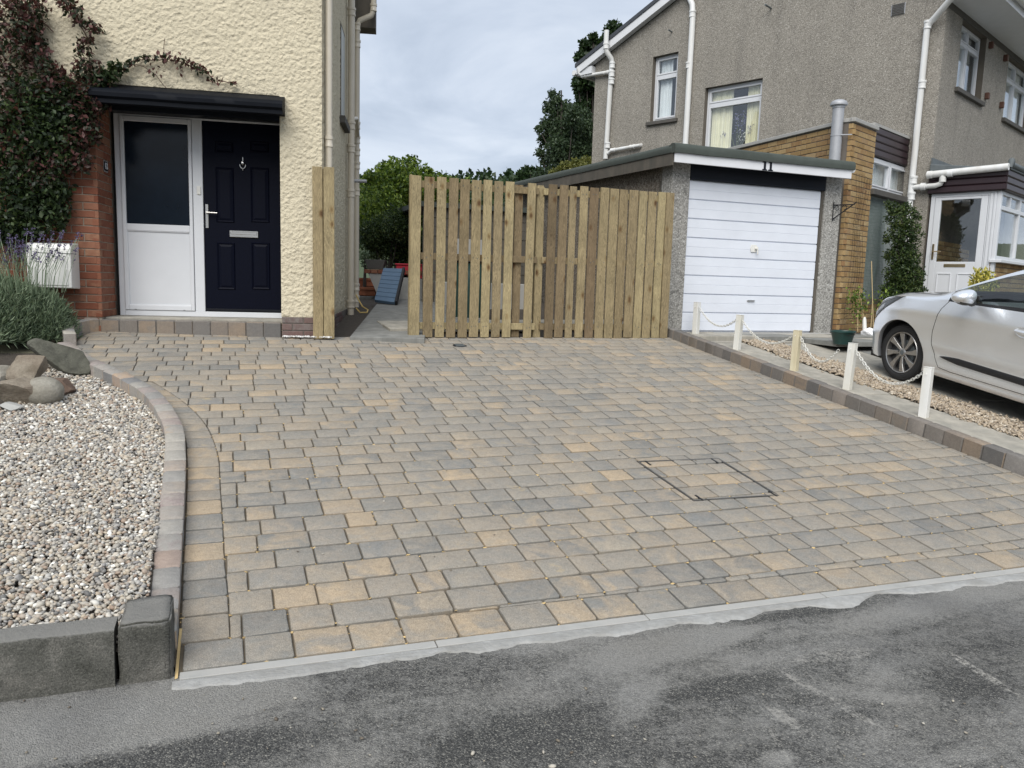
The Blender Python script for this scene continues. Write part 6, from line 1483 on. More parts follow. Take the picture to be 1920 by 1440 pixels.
# ================================================================== PLANTS
def plant(name, label, cat, P, group=None): return thing(name, label, cat, P, 0, group)
def pclumps(lst, Y, P, rz=1.0, ry=1.0, jit=0.):
    """(px, py, radius px[, extra depth]) at distance Y -> clumps relative to P"""
    out = []
    for c in lst:
        y = Y + (c[3] if len(c) > 3 else 0) + random.uniform(-jit, jit); q = wpt(c[0], c[1], y) - P; r = c[2]*y/FPX; out.append((q[0], q[1], q[2], r, r*ry, r*rz))
    return out
# ---- climbing plant over the left of the cream house
cP = LH.w(u_pier-.9, -.1, 0); cl_ = plant('climbing_plant', 'dense green and reddish climber covering the left of the cream house', 'climbing plant', cP)
def lclumps(lst, v=-.14, dep=.16):
    out = []
    for (x, y, r) in lst:
        u, h = LH.px(x, y, v); q = LH.w(u, v, h) - cP; rr = r*8/FPX; out.append((q[0], q[1], q[2], rr, dep*min(1, rr/.2+.3), rr))
    return out
red = [(25, 40, 45), (55, 15, 32), (10, 110, 45), (60, 95, 30), (95, 160, 36), (130, 170, 34), (160, 165, 30), (165, 130, 24), (155, 90, 12), (165, 75, 10), (175, 50, 11), (140, 20, 14), (125, 5, 16), (150, 40, 9), (180, 190, 24), (160, 220, 26), (140, 260, 30), (170, 245, 18), (120, 300, 26), (60, 320, 40), (20, 280, 50), (150, 300, 22), (178, 260, 10), (15, 200, 50), (60, 60, 24), (95, 130, 20), (165, 185, 28), (185, 55, 6), (172, 40, 6), (200, 160, 10), (80, 330, 36)]
grn = [(60, 190, 50), (30, 240, 60), (90, 230, 52), (120, 215, 40), (60, 360, 50), (30, 340, 55), (95, 350, 34), (20, 410, 46), (70, 405, 40), (105, 390, 24), (115, 360, 18), (205, 140, 16), (220, 125, 12), (140, 190, 30), (100, 270, 50), (40, 300, 50), (110, 420, 12), (0, 430, 30), (50, 430, 18), (190, 150, 14)]
pts, d = clump_points(lclumps(red), 7500, .35); link('red_foliage', leaf_mesh('red_foliage', pts, .052, M_lv_climb, up=-.5, aspect=.55), cl_, kind='stuff')
pts, d = clump_points(lclumps(grn), 8500, .3); link('green_foliage', leaf_mesh('green_foliage', pts, .055, M_lv_climbg, up=-.5, aspect=.6), cl_, kind='stuff')
mb = MB()
def lpath(pp, v=-.03): 
    out = []
    for x, y in pp: u, h = LH.px(x, y, v); out.append(Vector(LH.w(u, v, h)-cP))
    return out
arch = [(190, 165), (215, 140), (240, 122), (262, 112), (290, 113), (318, 111), (345, 117), (365, 128), (390, 138), (402, 152), (418, 152), (445, 160)]
mb.tube(lpath(arch), .005, 5); mb.tube(lpath([(245, 118), (270, 125), (292, 140), (305, 158), (312, 165)]), .003, 4); mb.tube(lpath([(308, 110), (307, 90), (309, 72)]), .003, 4)
for pth_ in ([(128, 0), (140, 22), (150, 45), (163, 70), (168, 110), (150, 160)], [(165, 60), (178, 45), (190, 55)], [(60, 0), (80, 120), (90, 250), (60, 400)], [(20, 430), (30, 480), (40, 560)], [(60, 420), (55, 500), (50, 580)], [(62, 38), (85, 45), (100, 60)]): mb.tube(lpath(pth_), .006, 5)
mb.build('stem', M_stem, cl_, smooth=True)
ap = []
for k in range(len(arch)-1):
    (x0, y0), (x1, y1) = arch[k], arch[k+1]; m_ = 34 if k < 8 else 12
    for j in range(m_): t = random.random(); ap.append((x0+(x1-x0)*t+random.gauss(0, 3), y0+(y1-y0)*t-random.uniform(-3, 9 if k < 8 else 3)))
ap += [(340+random.gauss(0, 6), 130+random.gauss(0, 4)) for _ in range(10)] + [(292+random.gauss(0, 9), 138+random.gauss(0, 9)) for _ in range(14)]
apw = np.array([LH.w(*(lambda q: (q[0], -.05-random.random()*.05, q[1]))(LH.px(x, y, -.05))) for x, y in ap]) - cP
link('arching_leaves', leaf_mesh('arching_leaves', apw, .05, M_lv_climb, up=-.5), cl_, kind='stuff')
# ---- lavender
lb_ = dr(70, 655); LP_ = dw(lb_[0]-.1, lb_[1]+.35); lav = plant('lavender', 'grey-green lavender mound with purple flower spikes by the white meter box', 'lavender', LP_)
def mound(n, rx, ry, rz, cx=0, cz=0):
    d = rng.normal(0, 1, (n, 3)); d[:, 2] = np.abs(d[:, 2]); d /= np.linalg.norm(d, axis=1)[:, None]; r = rng.uniform(.45, 1., n)**.6
    return d*r[:, None]*np.array([rx, ry, rz]) + np.array([cx, 0, cz]), d
allp, alld = [], []
for (cx, cy_, rx, rz, nn) in ((-.75, .1, .50, .60, 6000), (-.25, 0, .45, .62, 9500), (.05, .05, .25, .42, 4200), (-.35, -.25, .40, .40, 6000), (-1.1, 0, .5, .55, 3000), (.05, .2, .24, .40, 2800)):
    p, d = mound(nn, rx, rx*.9, rz, cx); p[:, 1] += cy_; allp.append(p); alld.append(d)
P_, D_2 = np.concatenate(allp), np.concatenate(alld); P_[:, 2] *= 1+.12*np.sin(P_[:, 0]*9)*np.sin(P_[:, 1]*7+1)
link('foliage', leaf_mesh('foliage', P_, .075, M_lv_lav, up=.7, aspect=.09, out=D_2*.8), lav, kind='stuff')
mb = MB(); fp_ = []
for i in range(190):
    x = min(random.choice([random.gauss(-.25, .3), random.gauss(.0, .18), random.gauss(-.8, .3)]), .24); y = random.gauss(0, .25); h0 = .45; L = random.uniform(.72, 1.0)-.12*abs(x)
    tx, ty = x*1.15+random.gauss(.03, .05), y*1.15+random.gauss(0, .05); mb.tube([(x*.8, y*.8, h0), (x*.95, y*.95, (h0+L)/2), (tx, ty, L)], .0022, 3, caps=False)
    ax_ = Vector((tx-x*.95, ty-y*.95, L-(h0+L)/2)).normalized()
    for j in range(16): q = Vector((tx, ty, L)) + ax_*random.uniform(-.02, .055); fp_.append((q.x+random.gauss(0, .005), q.y+random.gauss(0, .005), q.z))
mb.build('flower_stalks', M_lv_lav, lav, kind='stuff'); link('flower_spikes', leaf_mesh('flower_spikes', np.array(fp_), .018, M_fl_lav, up=.6, aspect=.7), lav, kind='stuff')
# ---- rocks
def rock(label, x, y, wpx, hpx, mat, seed, rot=0., flat=1., tilt=0., rough=.28, depth=.8, cuts=7, lift=0.):
    a, b = dr(x, y+hpx*.45); z = bedz(a, b) if b < 7.8 else plane_h(b); base = dw(a, b); dist = np.linalg.norm(base-CAM)
    W = wpx*dist/FPX/2; H = hpx*dist/FPX/2
    t = thing('rock', label, 'rock', (base[0], base[1]+W*.4, z), rot, 'rocks edging the pebble bed')
    bm = bmesh.new(); bmesh.ops.create_icosphere(bm, subdivisions=4, radius=1); rs = random.Random(seed)
    pl_ = [(Vector((rs.gauss(0, 1), rs.gauss(0, 1), rs.gauss(0, .8))).normalized(), rs.uniform(.42, .74)) for _ in range(cuts+4 if cuts else 0)]
    for v in bm.verts:
        p = v.co.copy()
        for n_, d_ in pl_:
            e_ = p.dot(n_)-d_
            if e_ > 0: p -= n_*e_*.985
        p *= 1+rough*.35*noise.noise(p*1.4+Vector((seed, 0, 0)))+rough*.12*noise.noise(p*5+Vector((seed, 3, 0))); v.co = p
    me = bpy.data.meshes.new('stone'); bm.to_mesh(me); bm.free(); me.materials.append(mat)
    for p in me.polygons: p.use_smooth = True
    o = link('stone', me, t, T(0, 0, H*.8+lift) @ Matrix.Rotation(tilt, 4, 'Y') @ Matrix.Diagonal((W*1.12, W*depth, H*1.12*flat, 1))); autosmooth(o, 16); return t
rock('large dark mossy slab of rock tilted against the kerb, largest of the pile', 108, 678, 112, 44, M_rk_green, 3, .1, 1, .32, .2, .7, 6, .05)
rock('blocky buff rock left of the mossy slab', 40, 695, 84, 54, M_rk_buff, 11, .3, 1, -.15, .25, .8, 8)
rock('reddish brown flat rock lying under the mossy slab', 98, 722, 76, 34, M_rk_brown, 5, -.2, 1, .05, .2, .8, 6)
rock('brown and grey rock at the left edge, below the blocky buff one', 16, 732, 76, 56, M_rk_buff, 21, .5, 1, .2, .22, .9, 7)
rock('smooth round grey boulder resting on the pebbles', 76, 734, 54, 44, M_rk_grey, 8, 0, 1, 0, .10, .95, 0)
rock('small pale flat stone at the left edge of the pebbles', 12, 764, 44, 16, M_conc, 14, 0, 1, 0, .2, .8, 6)
rock('weathered grey rock at the left edge behind the buff ones', 0, 702, 40, 30, M_rk_grey, 33, 0, 1, 0, .25, .8, 7)
# ---- bushes and trees behind
def bush(name, label, cat, Y, lst, n, size, mat, aspect=.55, up=.2, jit=.4, ry=1., droop=0., trunk=None, shell=.4, rz=1., base_h=None, out=None, group=None):
    x0 = lst[0][0]; P = wpt(x0, 560, Y); P[2] = GZ-.1 if base_h is None else base_h; t = plant(name, label, cat, P, group)
    cc = pclumps(lst, Y, P, rz, ry, jit); pts, d = clump_points(cc, n, shell); link('crown', leaf_mesh('crown', pts, size, mat, up=up, aspect=aspect, droop=droop), t, kind='stuff')
    mb = MB(); tr = trunk or .05; top = max(c[2] for c in cc); cx = sum(c[0] for c in cc)/len(cc)
    mb.tube([(0, 0, -.1), (cx*.3, 0, top*.35), (cx*.8, 0, top*.7), (cx, 0, top)], [tr, tr*.8, tr*.5, tr*.15], 8)
    for c in random.sample(cc, min(len(cc), 14)): z = top*random.uniform(.25, .6); mb.tube([(cx*.5*z/top, 0, z), ((c[0]+cx*.5)/2, c[1]/2, (c[2]+z)/2), c[:3]], [tr*.35, tr*.2, tr*.06], 5)
    mb.build('trunk', M_bark, t, smooth=True); return t
bush('garden_bush', 'tall leafy yellow-green bush rising behind the slatted fence', 'bush', 15.5,
     [(735, 340, 36), (700, 350, 28), (765, 330, 30), (790, 350, 34), (760, 370, 50), (720, 390, 46), (690, 400, 28), (820, 345, 22), (850, 350, 18), (875, 345, 11), (740, 308, 14), (770, 306, 16), (720, 318, 14), (700, 328, 12), (800, 320, 10), (690, 335, 10), (790, 400, 50), (830, 380, 30)], 15000, .075, M_lv_hedge, jit=.5)
bush('garden_bush', 'dark feathery bush hanging over the low rendered wall', 'bush', 14.2, [(720, 440, 38), (750, 420, 34), (695, 440, 26), (740, 470, 30), (765, 460, 34), (700, 475, 20), (780, 480, 26), (760, 485, 20)], 12000, .06, M_lv_conifer, aspect=.4, jit=.3)
bush('ivy_bush', 'pale silvery low plant at the foot of the dark feathery bush', 'plant', 13.9, [(683, 480, 9), (686, 495, 9)], 260, .06, M_lv_lav, jit=.1)
birch = [(1060, 200, 12), (1045, 185, 10), (1035, 175, 8), (1050, 215, 20), (1030, 200, 12), (1075, 215, 18), (1095, 215, 14), (1030, 235, 18), (1055, 245, 26), (1085, 250, 26), (1022, 262, 14), (1045, 275, 22), (1070, 285, 28), (1100, 285, 24), (1010, 240, 7), (1012, 285, 8), (1025, 300, 14), (1050, 315, 20), (1080, 318, 24), (1015, 320, 8), (1005, 330, 8), (1030, 330, 12), (1105, 240, 16)]
bush('birch_tree', 'drooping birch tree behind the garage roof', 'tree', 32, birch, 21000, .13, M_lv_birch, aspect=.5, up=-.6, jit=1., droop=.5, trunk=.16, shell=.25, rz=1.15)
dark = [(1112, 72, 7), (1100, 88, 12), (1118, 92, 14), (1135, 80, 10), (1095, 110, 12), (1115, 115, 18), (1082, 106, 5), (1100, 145, 18), (1125, 150, 22), (1085, 150, 9), (1083, 160, 8), (1100, 180, 20), (1125, 190, 24), (1090, 200, 14), (1110, 225, 24), (1095, 255, 20), (1120, 270, 26), (1095, 290, 20), (1150, 60, 16), (1165, 120, 30)]
bush('sycamore_tree', 'tall dark dense tree against the far end of the grey house', 'tree', 36, dark, 20000, .19, M_lv_dark, aspect=.7, jit=1.2, trunk=.22, shell=.35)
bush('golden_shrub', 'olive yellow shrub showing over the back of the garage roof', 'shrub', 22, [(1060, 318, 14), (1080, 312, 13), (1098, 305, 11), (1040, 326, 10), (1070, 326, 16), (1095, 322, 16)], 4200, .08, M_lv_gold, jit=.3)
bush('hedge_tree', 'small dark round tree on the skyline left of the birch', 'tree', 60, [(990, 325, 10), (1003, 330, 9), (978, 331, 8), (1008, 322, 6)], 1500, .35, M_lv_dark, jit=1)
# far woods on the hill
n = 42000; ys = rng.uniform(150, 330, n); xs = rng.uniform(-.75, .6, n)*ys; t_ = np.clip((ys-105)/190, 0, 1); hh = GZ-.1 + (31 + 4*np.sin(xs/90+1.) + 2*np.sin(xs/37))*t_*t_*(3-2*t_)
cell = np.floor(xs/7)*13.7+np.floor(ys/9)*5.1; top = 3.5+3.2*np.abs(np.sin(cell)); rr = np.sin(((xs/7) % 1)*np.pi)*np.sin(((ys/9) % 1)*np.pi); hz_ = hh + top*np.sqrt(np.clip(rr, .02, 1))*rng.uniform(.6, 1., n)
me = leaf_mesh('woodland', np.stack([xs, ys, hz_], 1), 1.7, M_lv_dark, aspect=.8); link('woodland', me, kind='stuff')
# shrub by the porch, climbing the wall
bush('wall_shrub', 'dark green small-leaved shrub trained up the wall beside the white downpipe', 'shrub', 11.95,
     [(1690, 550, 30), (1668, 385, 9), (1678, 395, 13), (1700, 392, 12), (1715, 400, 10), (1690, 415, 22), (1705, 430, 20), (1680, 440, 20), (1700, 455, 24), (1688, 480, 26), (1708, 485, 20), (1700, 510, 28), (1680, 515, 24), (1715, 520, 20), (1700, 545, 30), (1672, 545, 22), (1720, 550, 18), (1722, 410, 6), (1730, 440, 5), (1665, 410, 8), (1663, 450, 8), (1670, 480, 12), (1665, 575, 20)], 12000, .045, M_lv_conifer, aspect=.5, up=.2, jit=.06, ry=.75, trunk=.03)
bush('variegated_shrub', 'small bright yellow and green shrub behind the car windscreen', 'shrub', 10.6, [(1840, 530, 20), (1832, 515, 10), (1850, 516, 10), (1843, 540, 22), (1860, 535, 12), (1825, 545, 10)], 900, .06, M_lv_yellow, aspect=.4, up=.6, jit=.05, trunk=.02)
# canes and seedlings in the bed
cn = plant('cane_plants', 'thin young plants tied to bamboo canes in the bed by the netting', 'plants', wpt(1615, 628, 11.2))
mb = MB(); o0 = Vector(wpt(1615, 628, 11.2))
for (x0, y0, x1, y1) in ((1625, 626, 1611, 545), (1622, 626, 1613, 560), (1632, 628, 1636, 560), (1638, 628, 1634, 490), (1608, 622, 1609, 560)): mb.tube([Vector(wpt(x0, y0, 11.2))-o0, Vector(wpt(x1, y1, 11.3))-o0], .006, 5)
mb.tube([Vector(wpt(x, y, 11.1))-o0 for x, y in ((1639, 626), (1641, 600), (1645, 580), (1652, 570), (1658, 569))], .006, 5); mb.build('cane', M_cane, cn)
pts = np.concatenate([rng.normal(0, 1, (n_, 3))*np.array([s_, .05, s_*1.4])+(wpt(x, y, 11.25)-np.array(o0)) for x, y, s_, n_ in ((1607, 562, .07, 150), (1612, 580, .05, 50), (1660, 568, .08, 120), (1606, 600, .04, 30))])
link('leaves', leaf_mesh('leaves', pts, .05, M_lv_hedge), cn, kind='stuff')
bg_ = wpt(1631, 640, 11.0); bagt = thing('plastic_bag', 'crumpled white plastic bag lying in the soil by the canes', 'bag', (bg_[0], bg_[1], CAM[2]-.60), 0)
bm = bmesh.new(); bmesh.ops.create_icosphere(bm, subdivisions=3, radius=.1)
for v in bm.verts: v.co = Vector((v.co.x*1.2, v.co.y*.8, v.co.z*.75+.03)) * (1+.45*noise.noise(v.co*14))
me = bpy.data.meshes.new('bag'); bm.to_mesh(me); bm.free(); me.materials.append(M_bag); o = link('bag', me, bagt); MB().tube([(-.06, .05, .03), (-.08, .05, .22), (-.08, .05, .26)], [.03, .025, .012], 8).build('label', M_plastic_w, bagt, smooth=True)
# ================================================================== THE CAR
cb = dr(1679, 712); CS = math.radians(16.5); sl_ = .128
Xf = Vector((-math.sin(CS)*math.cos(sl_), math.cos(CS)*math.cos(sl_), math.sin(sl_))); DNv = Vector(DN); Zf = (DNv - Xf*DNv.dot(Xf)).normalized(); Yf = Zf.cross(Xf)
cO = Vector(dw(cb[0], cb[1], -.004)) - Xf*1.285 - Yf*.80
car = thing('car', 'silver five-door hatchback parked nose-up on the slabs beside the white posts', 'car', cO)
MC = Matrix(((Xf.x, Yf.x, Zf.x, cO.x), (Xf.y, Yf.y, Zf.y, cO.y), (Xf.z, Yf.z, Zf.z, cO.z), (0, 0, 0, 1))); car.matrix_basis = MC
def carpaint():
    m, nt, b = newmat('silver_car_paint'); p = coord(nt)
    b.inputs['Base Color'].default_value = (.55, .56, .575, 1); b.inputs['Metallic'].default_value = .72; b.inputs['Roughness'].default_value = .30; b.inputs['Coat Weight'].default_value = .8; b.inputs['Coat Roughness'].default_value = .04
    c = mixc(nt, 1., (.84, .865, .90), grey(nt, noise_n(nt, p, 900, 2, .7), .86, 1.14), 'MULTIPLY'); L_(nt, c, b.inputs['Base Color']); return m
M_paint = carpaint(); M_tyre = simple('tyre_rubber', (.018, .018, .019), .75, var=.15, bscale=120, bstr=.2); M_alloy = simple('alloy_wheel', (.42, .41, .40), .32, .85, var=.06, bstr=.03)
M_ctrim = simple('black_car_trim', (.012, .012, .013), .45, bstr=.05); M_lamp = simple('lamp_inner', (.35, .36, .38), .2, .6, bstr=0); M_alloyd = simple('dark_wheel_recess', (.03, .03, .032), .6)
M_seat = simple('car_interior', (.09, .095, .10), .8); M_lampd = simple('lamp_glass_dark', (.05, .055, .06), .22, var=.1, bstr=0)
def lerp(tab, x):
    for (x0, y0), (x1, y1) in zip(tab, tab[1:]):
        if x <= x1: t = min(max((x-x0)/(x1-x0), 0), 1); return y0+(y1-y0)*t
    return tab[-1][1]
def smooth_tab(tab, n=3): return tab
ZS = [(-2.0, .90), (-1.9, .97), (-1.5, 1.0), (-.8, .985), (0, .955), (.6, .93), (1.0, .915), (1.4, .885), (1.7, .84), (1.9, .775), (2.0, .70), (2.07, .60)]
ZC = [(-2.0, .92), (-1.93, 1.0), (-1.75, 1.22), (-1.6, 1.36), (-1.1, 1.445), (-.5, 1.475), (-.1, 1.465), (.2, 1.41), (.6, 1.215), (.95, .995), (1.2, .975), (1.5, .94), (1.8, .86), (1.95, .77), (2.03, .68), (2.07, .61)]
WX = [(-1.98, .60), (-1.93, .74), (-1.8, .80), (-1.5, .845), (-1.0, .862), (0, .866), (1.1, .866), (1.4, .862), (1.6, .845), (1.8, .80), (1.92, .735), (2.0, .63), (2.05, .50), (2.075, .38)]
PY = [(-1.98, .60), (-1.8, .60), (-1.6, .585), (-1.0, .60), (-.4, .605), (.1, .625), (.5, .68), (.95, .745), (1.1, .72), (1.5, .68), (1.8, .62), (1.95, .54), (2.03, .44), (2.075, .34)]
PZ = [(-1.98, .91), (-1.9, 1.05), (-1.7, 1.26), (-1.5, 1.34), (-1.0, 1.392), (-.4, 1.405), (0, 1.375), (.3, 1.275), (.6, 1.14), (.95, .965), (1.1, .952), (1.5, .915), (1.8, .84), (1.95, .755), (2.03, .66), (2.075, .60)]
def cat(tab, x):      # smoothed lookup
    if x > 1.30: x = 1.30+(x-1.30)*1.20
    return sum(lerp(tab, x+d)*w_ for d, w_ in ((-.09, .12), (-.045, .23), (0, .3), (.045, .23), (.09, .12))) if -1.85 < x < 1.88 else lerp(tab, x)
def yside(X, z):
    w_ = cat(WX, X); zs_ = cat(ZS, X); t = min(max((z-.19)/(zs_-.19), 0), 1)
    g = lerp([(0, .945), (.12, .965), (.25, .975), (.42, 1.0), (.60, .998), (.74, .985), (.80, .990), (.86, .972), (1.0, .925)], t)
    fl = .018*math.exp(-((abs(abs(X)-1.285)-.0)/.42)**2)*math.exp(-((z-.62)/.25)**2)
    crease = -.010*math.exp(-((z-.40)/.06)**2)*(1 if -.95 < X < .85 else 0)
    return w_*g+fl+crease
NS = 26
XS = np.concatenate([np.linspace(-1.98, 1.795, 128), np.linspace(1.81, 1.9455, 12)])
def section(X):
    zs_ = cat(ZS, X); zb = .19 if X < 1.7 else .19+.02*(X-1.7); pts = [(yside(X, zb+(zs_-zb)*k/NS), zb+(zs_-zb)*k/NS) for k in range(NS+1)]
    py, pz = cat(PY, X), cat(PZ, X); y0, z0 = pts[-1]
    for t in (.08, .36, .68, .90, 1.): pts.append((y0+(py-y0)*t + .012*math.sin(t*math.pi), z0+(pz-z0)*t))
    zc = cat(ZC, X)
    for t in (.12, .35, .65, 1.): pts.append((py*(1-t), pz+(zc-pz)*(1-(1-t)**2.2)))
    return pts
AR_ = .352
def build_body():
    secs = [section(X) for X in XS]; n = len(secs[0]); V = []
    for X, s_ in zip(XS, secs):
        for (y, z) in s_: V.append([X, y, z])
    V = np.array(V); idx = lambda i, k: i*n+k
    body, glassf, trimf = [], [], []
    arch = [(1.285, .30), (-1.285, .30)]
    inside = np.zeros(len(V), bool)
    for i, X in enumerate(XS):
        for k in range(NS+1):
            for (ax, az) in arch:
                if math.hypot(X-ax, V[idx(i, k)][2]-az) < AR_: inside[idx(i, k)] = True
    for i in range(len(XS)-1):
        for k in range(n-1):
            q = [idx(i, k), idx(i, k+1), idx(i+1, k+1), idx(i+1, k)]
            if k < NS and all(inside[j] for j in q): continue
            Xm = (XS[i]+XS[i+1])/2
            if NS+1 <= k <= NS+3 and -1.45 < Xm < .74 and not (-.42 < Xm < -.33): glassf.append(q)
            elif NS <= k <= NS+3 and -1.5 < Xm < .80: trimf.append(q)
            elif k == NS+4 and -1.5 < Xm < .8: body.append(q)
            elif k >= NS+5 and (.22 < Xm < .90 or -1.86 < Xm < -1.62): glassf.append(q)
            else: body.append(q)
    for j in np.nonzero(inside)[0]:
        X, y, z = V[j]
        for (ax, az) in arch:
            d = math.hypot(X-ax, z-az)
            if d < AR_ and d > AR_-.07: X2, z2 = ax+(X-ax)*AR_/d, az+(z-az)*AR_/d; V[j] = [X2, yside(X2, max(z2, .19)), z2]
    return V, body, glassf, trimf
V, fb_, fg_, ft_ = build_body()
def carpart(name, faces, mat, parent=car, sub=False, thick=0):
    used = sorted({j for f in faces for j in f}); mp_ = {j: i for i, j in enumerate(used)}; v1 = [tuple(V[j]) for j in used]; v2 = [(x, -y, z) for x, y, z in v1]; k = len(v1)
    fs = [[mp_[j] for j in f] for f in faces]; fs2 = [[mp_[j]+k for j in f][::-1] for f in faces]
    me = bpy.data.meshes.new(name); me.from_pydata(v1+v2, [], fs+fs2); me.materials.append(mat); bm = bmesh.new(); bm.from_mesh(me); bmesh.ops.remove_doubles(bm, verts=bm.verts, dist=.0008); bmesh.ops.recalc_face_normals(bm, faces=bm.faces); bm.to_mesh(me); bm.free()
    for p in me.polygons: p.use_smooth = True
    o = link(name, me, parent); autosmooth(o, 35)
    if thick: md = o.modifiers.new('t', 'SOLIDIFY'); md.thickness = thick; md.offset = -1
    return o
bodyo = carpart('body', fb_, M_paint); carpart('window_surround', ft_, M_ctrim); carpart('windows', fg_, M_cglass)
# front face closing panel, grille and number plate area
fs_ = section(XS[-1]); mb = MB(); ring = [(XS[-1], y, z) for y, z in fs_] + [(XS[-1], -y, z) for y, z in fs_[::-1][1:]]; c = [(XS[-1]+.012, y*.8, .19+(z-.19)*.9+.02) for _, y, z in ring]; m_ = len(ring)
mb.add(ring+c, [(j, (j+1) % m_, m_+(j+1) % m_, m_+j) for j in range(m_)]+[list(range(m_, 2*m_))]); mb.build('front_bumper', M_paint, car, smooth=True)
MB().box(1.925, 1.972, -.38, .38, .27, .50).build('grille', M_ctrim, car, bev=.02); MB().box(1.970, 1.98, -.26, .26, .36, .47).build('front_plate', M_plastic_w, car)
s0 = section(XS[0]); mb = MB(); ring = [(XS[0], y, z) for y, z in s0] + [(XS[0], -y, z) for y, z in s0[::-1][1:]]; mb.add(ring, [list(range(len(ring)))[::-1]]); mb.build('tailgate', M_paint, car)
MB().box(-1.9, 1.80, -.70, .72, .16, .22).build('underbody', M_ctrim, car)
# arch lips and liners
for ax in (1.285, -1.285):
    for sg in (1, -1):
        mb = MB(); n = 28; vs = []
        for k in range(n+1):
            t = -.32+(math.pi+.64)*k/n; X, z = ax+AR_*math.cos(t), .30+AR_*math.sin(t); z = max(z, .19); y = yside(X, z)*sg
            for (dr_, dy) in ((.0, .001), (-.004, .0), (-.008, -.02), (-.0, -.05)): vs.append((X+dr_*math.cos(t), y+dy*sg, z+dr_*math.sin(t)))
            vs.append((X, .45*sg, z))
        mb.add(vs, [(5*k+j, 5*k+j+1, 5*k+5+j+1, 5*k+5+j) for k in range(n) for j in range(3)]); mb.build('arch_lip', M_paint, car, smooth=True)
        mb = MB(); mb.add(vs, [(5*k+3, 5*k+4, 5*k+9, 5*k+8) for k in range(n)]); mb.build('arch_liner', M_dark, car)
MB().box(-1.7, 1.6, -.45, .45, .2, .70).build('chassis', M_dark, car)
# wheels
def make_wheel(sx, sy):
    w_ = link('wheel', None, car, T(1.285*sx, .80*sy, .302) @ Matrix.Rotation(-math.pi/2*sy, 4, 'X'))
    if sx > 0: pass
    R = .302; prof = [(.205, -.18), (.225, -.19), (.285, -.19), (R-.006, -.17), (R, -.15), (R, -.035), (R-.006, -.018), (.285, -.002), (.25, .004), (.228, .0), (.220, -.006), (.216, -.02)]
    MB().lathe(prof, 56).build('tyre', M_tyre, w_, smooth=True)
    gm = MB()
    for k in range(60):
        t = 2*math.pi*k/60; gm.add([(math.cos(t+a_)*r_, math.sin(t+a_)*r_, z_) for a_, r_, z_ in ((0, R+.001, -.14), (.035, R+.001, -.14), (.05, R+.001, -.03), (.015, R+.001, -.03))], [(0, 1, 2, 3)])
    gm.build('tread', M_dark, w_)
    for r_ in (.30, .27): MB().lathe([(r_, -.0035 if r_ > .29 else .0035), (r_+.004, .0005 if r_ < .29 else -.007)], 48).build('sidewall_rib', M_tyre, w_, smooth=True)
    MB().lathe([(.219, -.03), (.219, -.004), (.214, .001), (.207, -.003), (.204, -.02), (.202, -.14)], 56).build('rim', M_alloy, w_, smooth=True)
    MB().lathe([(.0, -.06), (.19, -.06), (.20, -.14)], 40).build('recess', M_alloyd, w_, smooth=True)
    MB().lathe([(.0, -.052), (.125, -.052), (.13, -.06)], 32).build('brake_disc', M_lead, w_, smooth=True)
    sp = MB()
    for k in range(8):
        t = 2*math.pi*k/8+.1; c, s = math.cos(t), math.sin(t); tw = .10
        def P(r, o_, z, dt=0.): tt = t+dt; return (math.cos(tt)*r-math.sin(tt)*o_, math.sin(tt)*r+math.cos(tt)*o_, z)
        A = [P(.035, -.014, -.020), P(.035, .014, -.020), P(.12, .024, -.010, .02), P(.203, .048, -.008, .05), P(.203, -.020, -.008, .05), P(.12, -.016, -.010, .02)]
        B = [(x, y, z-.028) for x, y, z in A]
        sp.add(A+B, [(0, 1, 2, 5), (5, 2, 3, 4)]+[(j, 6+j, 6+(j+1) % 6, (j+1) % 6) for j in range(6)])
    sp.lathe([(0, -.012), (.03, -.013), (.044, -.02), (.05, -.04)], 24); sp.build('spokes', M_alloy, w_, bev=.003)
    MB().lathe([(0, -.009), (.024, -.010), (.027, -.014)], 20).build('hub_cap', M_lead, w_, smooth=True)
    for k in range(5): t = 2*math.pi*k/5; MB().lathe([(0, -.014), (.007, -.014), (.008, -.03)], 8, M=T(.055*math.cos(t), .055*math.sin(t), 0)).build('bolt', M_alloyd, w_)
for sx in (1, -1):
    for sy in (1, -1): make_wheel(sx, sy)
# shut lines following the skin
def skin(X, z, off=.0008): return Vector((X, yside(X, z)+off, z))
def seam(pts, name='shut_line', r=.0028): 
    P = []
    for (p, q) in zip(pts, pts[1:]):
        for t in range(6): P.append(skin(p[0]+(q[0]-p[0])*t/6, p[1]+(q[1]-p[1])*t/6, -.0008))
    P.append(skin(*pts[-1], -.0008)); MB().tube(P, r*1.3, 5, caps=False).build(name, M_ctrim, car, smooth=True)
DOORX = [(.80, .925), (.845, .84), (.862, .72), (.862, .60), (.845, .48), (.80, .36), (.74, .275), (.6, .262)]
seam(DOORX); seam([(.6, .262), (-.30, .262)]); seam([(-.36, .95), (-.36, .60), (-.33, .30), (-.30, .262)]); seam([(-.36, .30), (-.9, .27)]); seam([(-.9, .95), (-.98, .75), (-.92, .6), (-.88, .5)])
# bonnet shut line and highlight edge
mb = MB(); mb.tube([(X, cat(PY, X)+.012, cat(PZ, X)+.0015) for X in np.linspace(.96, 1.80, 24)], .0026, 5, caps=False); mb.tube([(X, -(cat(PY, X)+.012), cat(PZ, X)+.0015) for X in np.linspace(.96, 1.80, 24)], .0026, 5, caps=False); mb.build('bonnet_shut_line', M_ctrim, car, smooth=True)
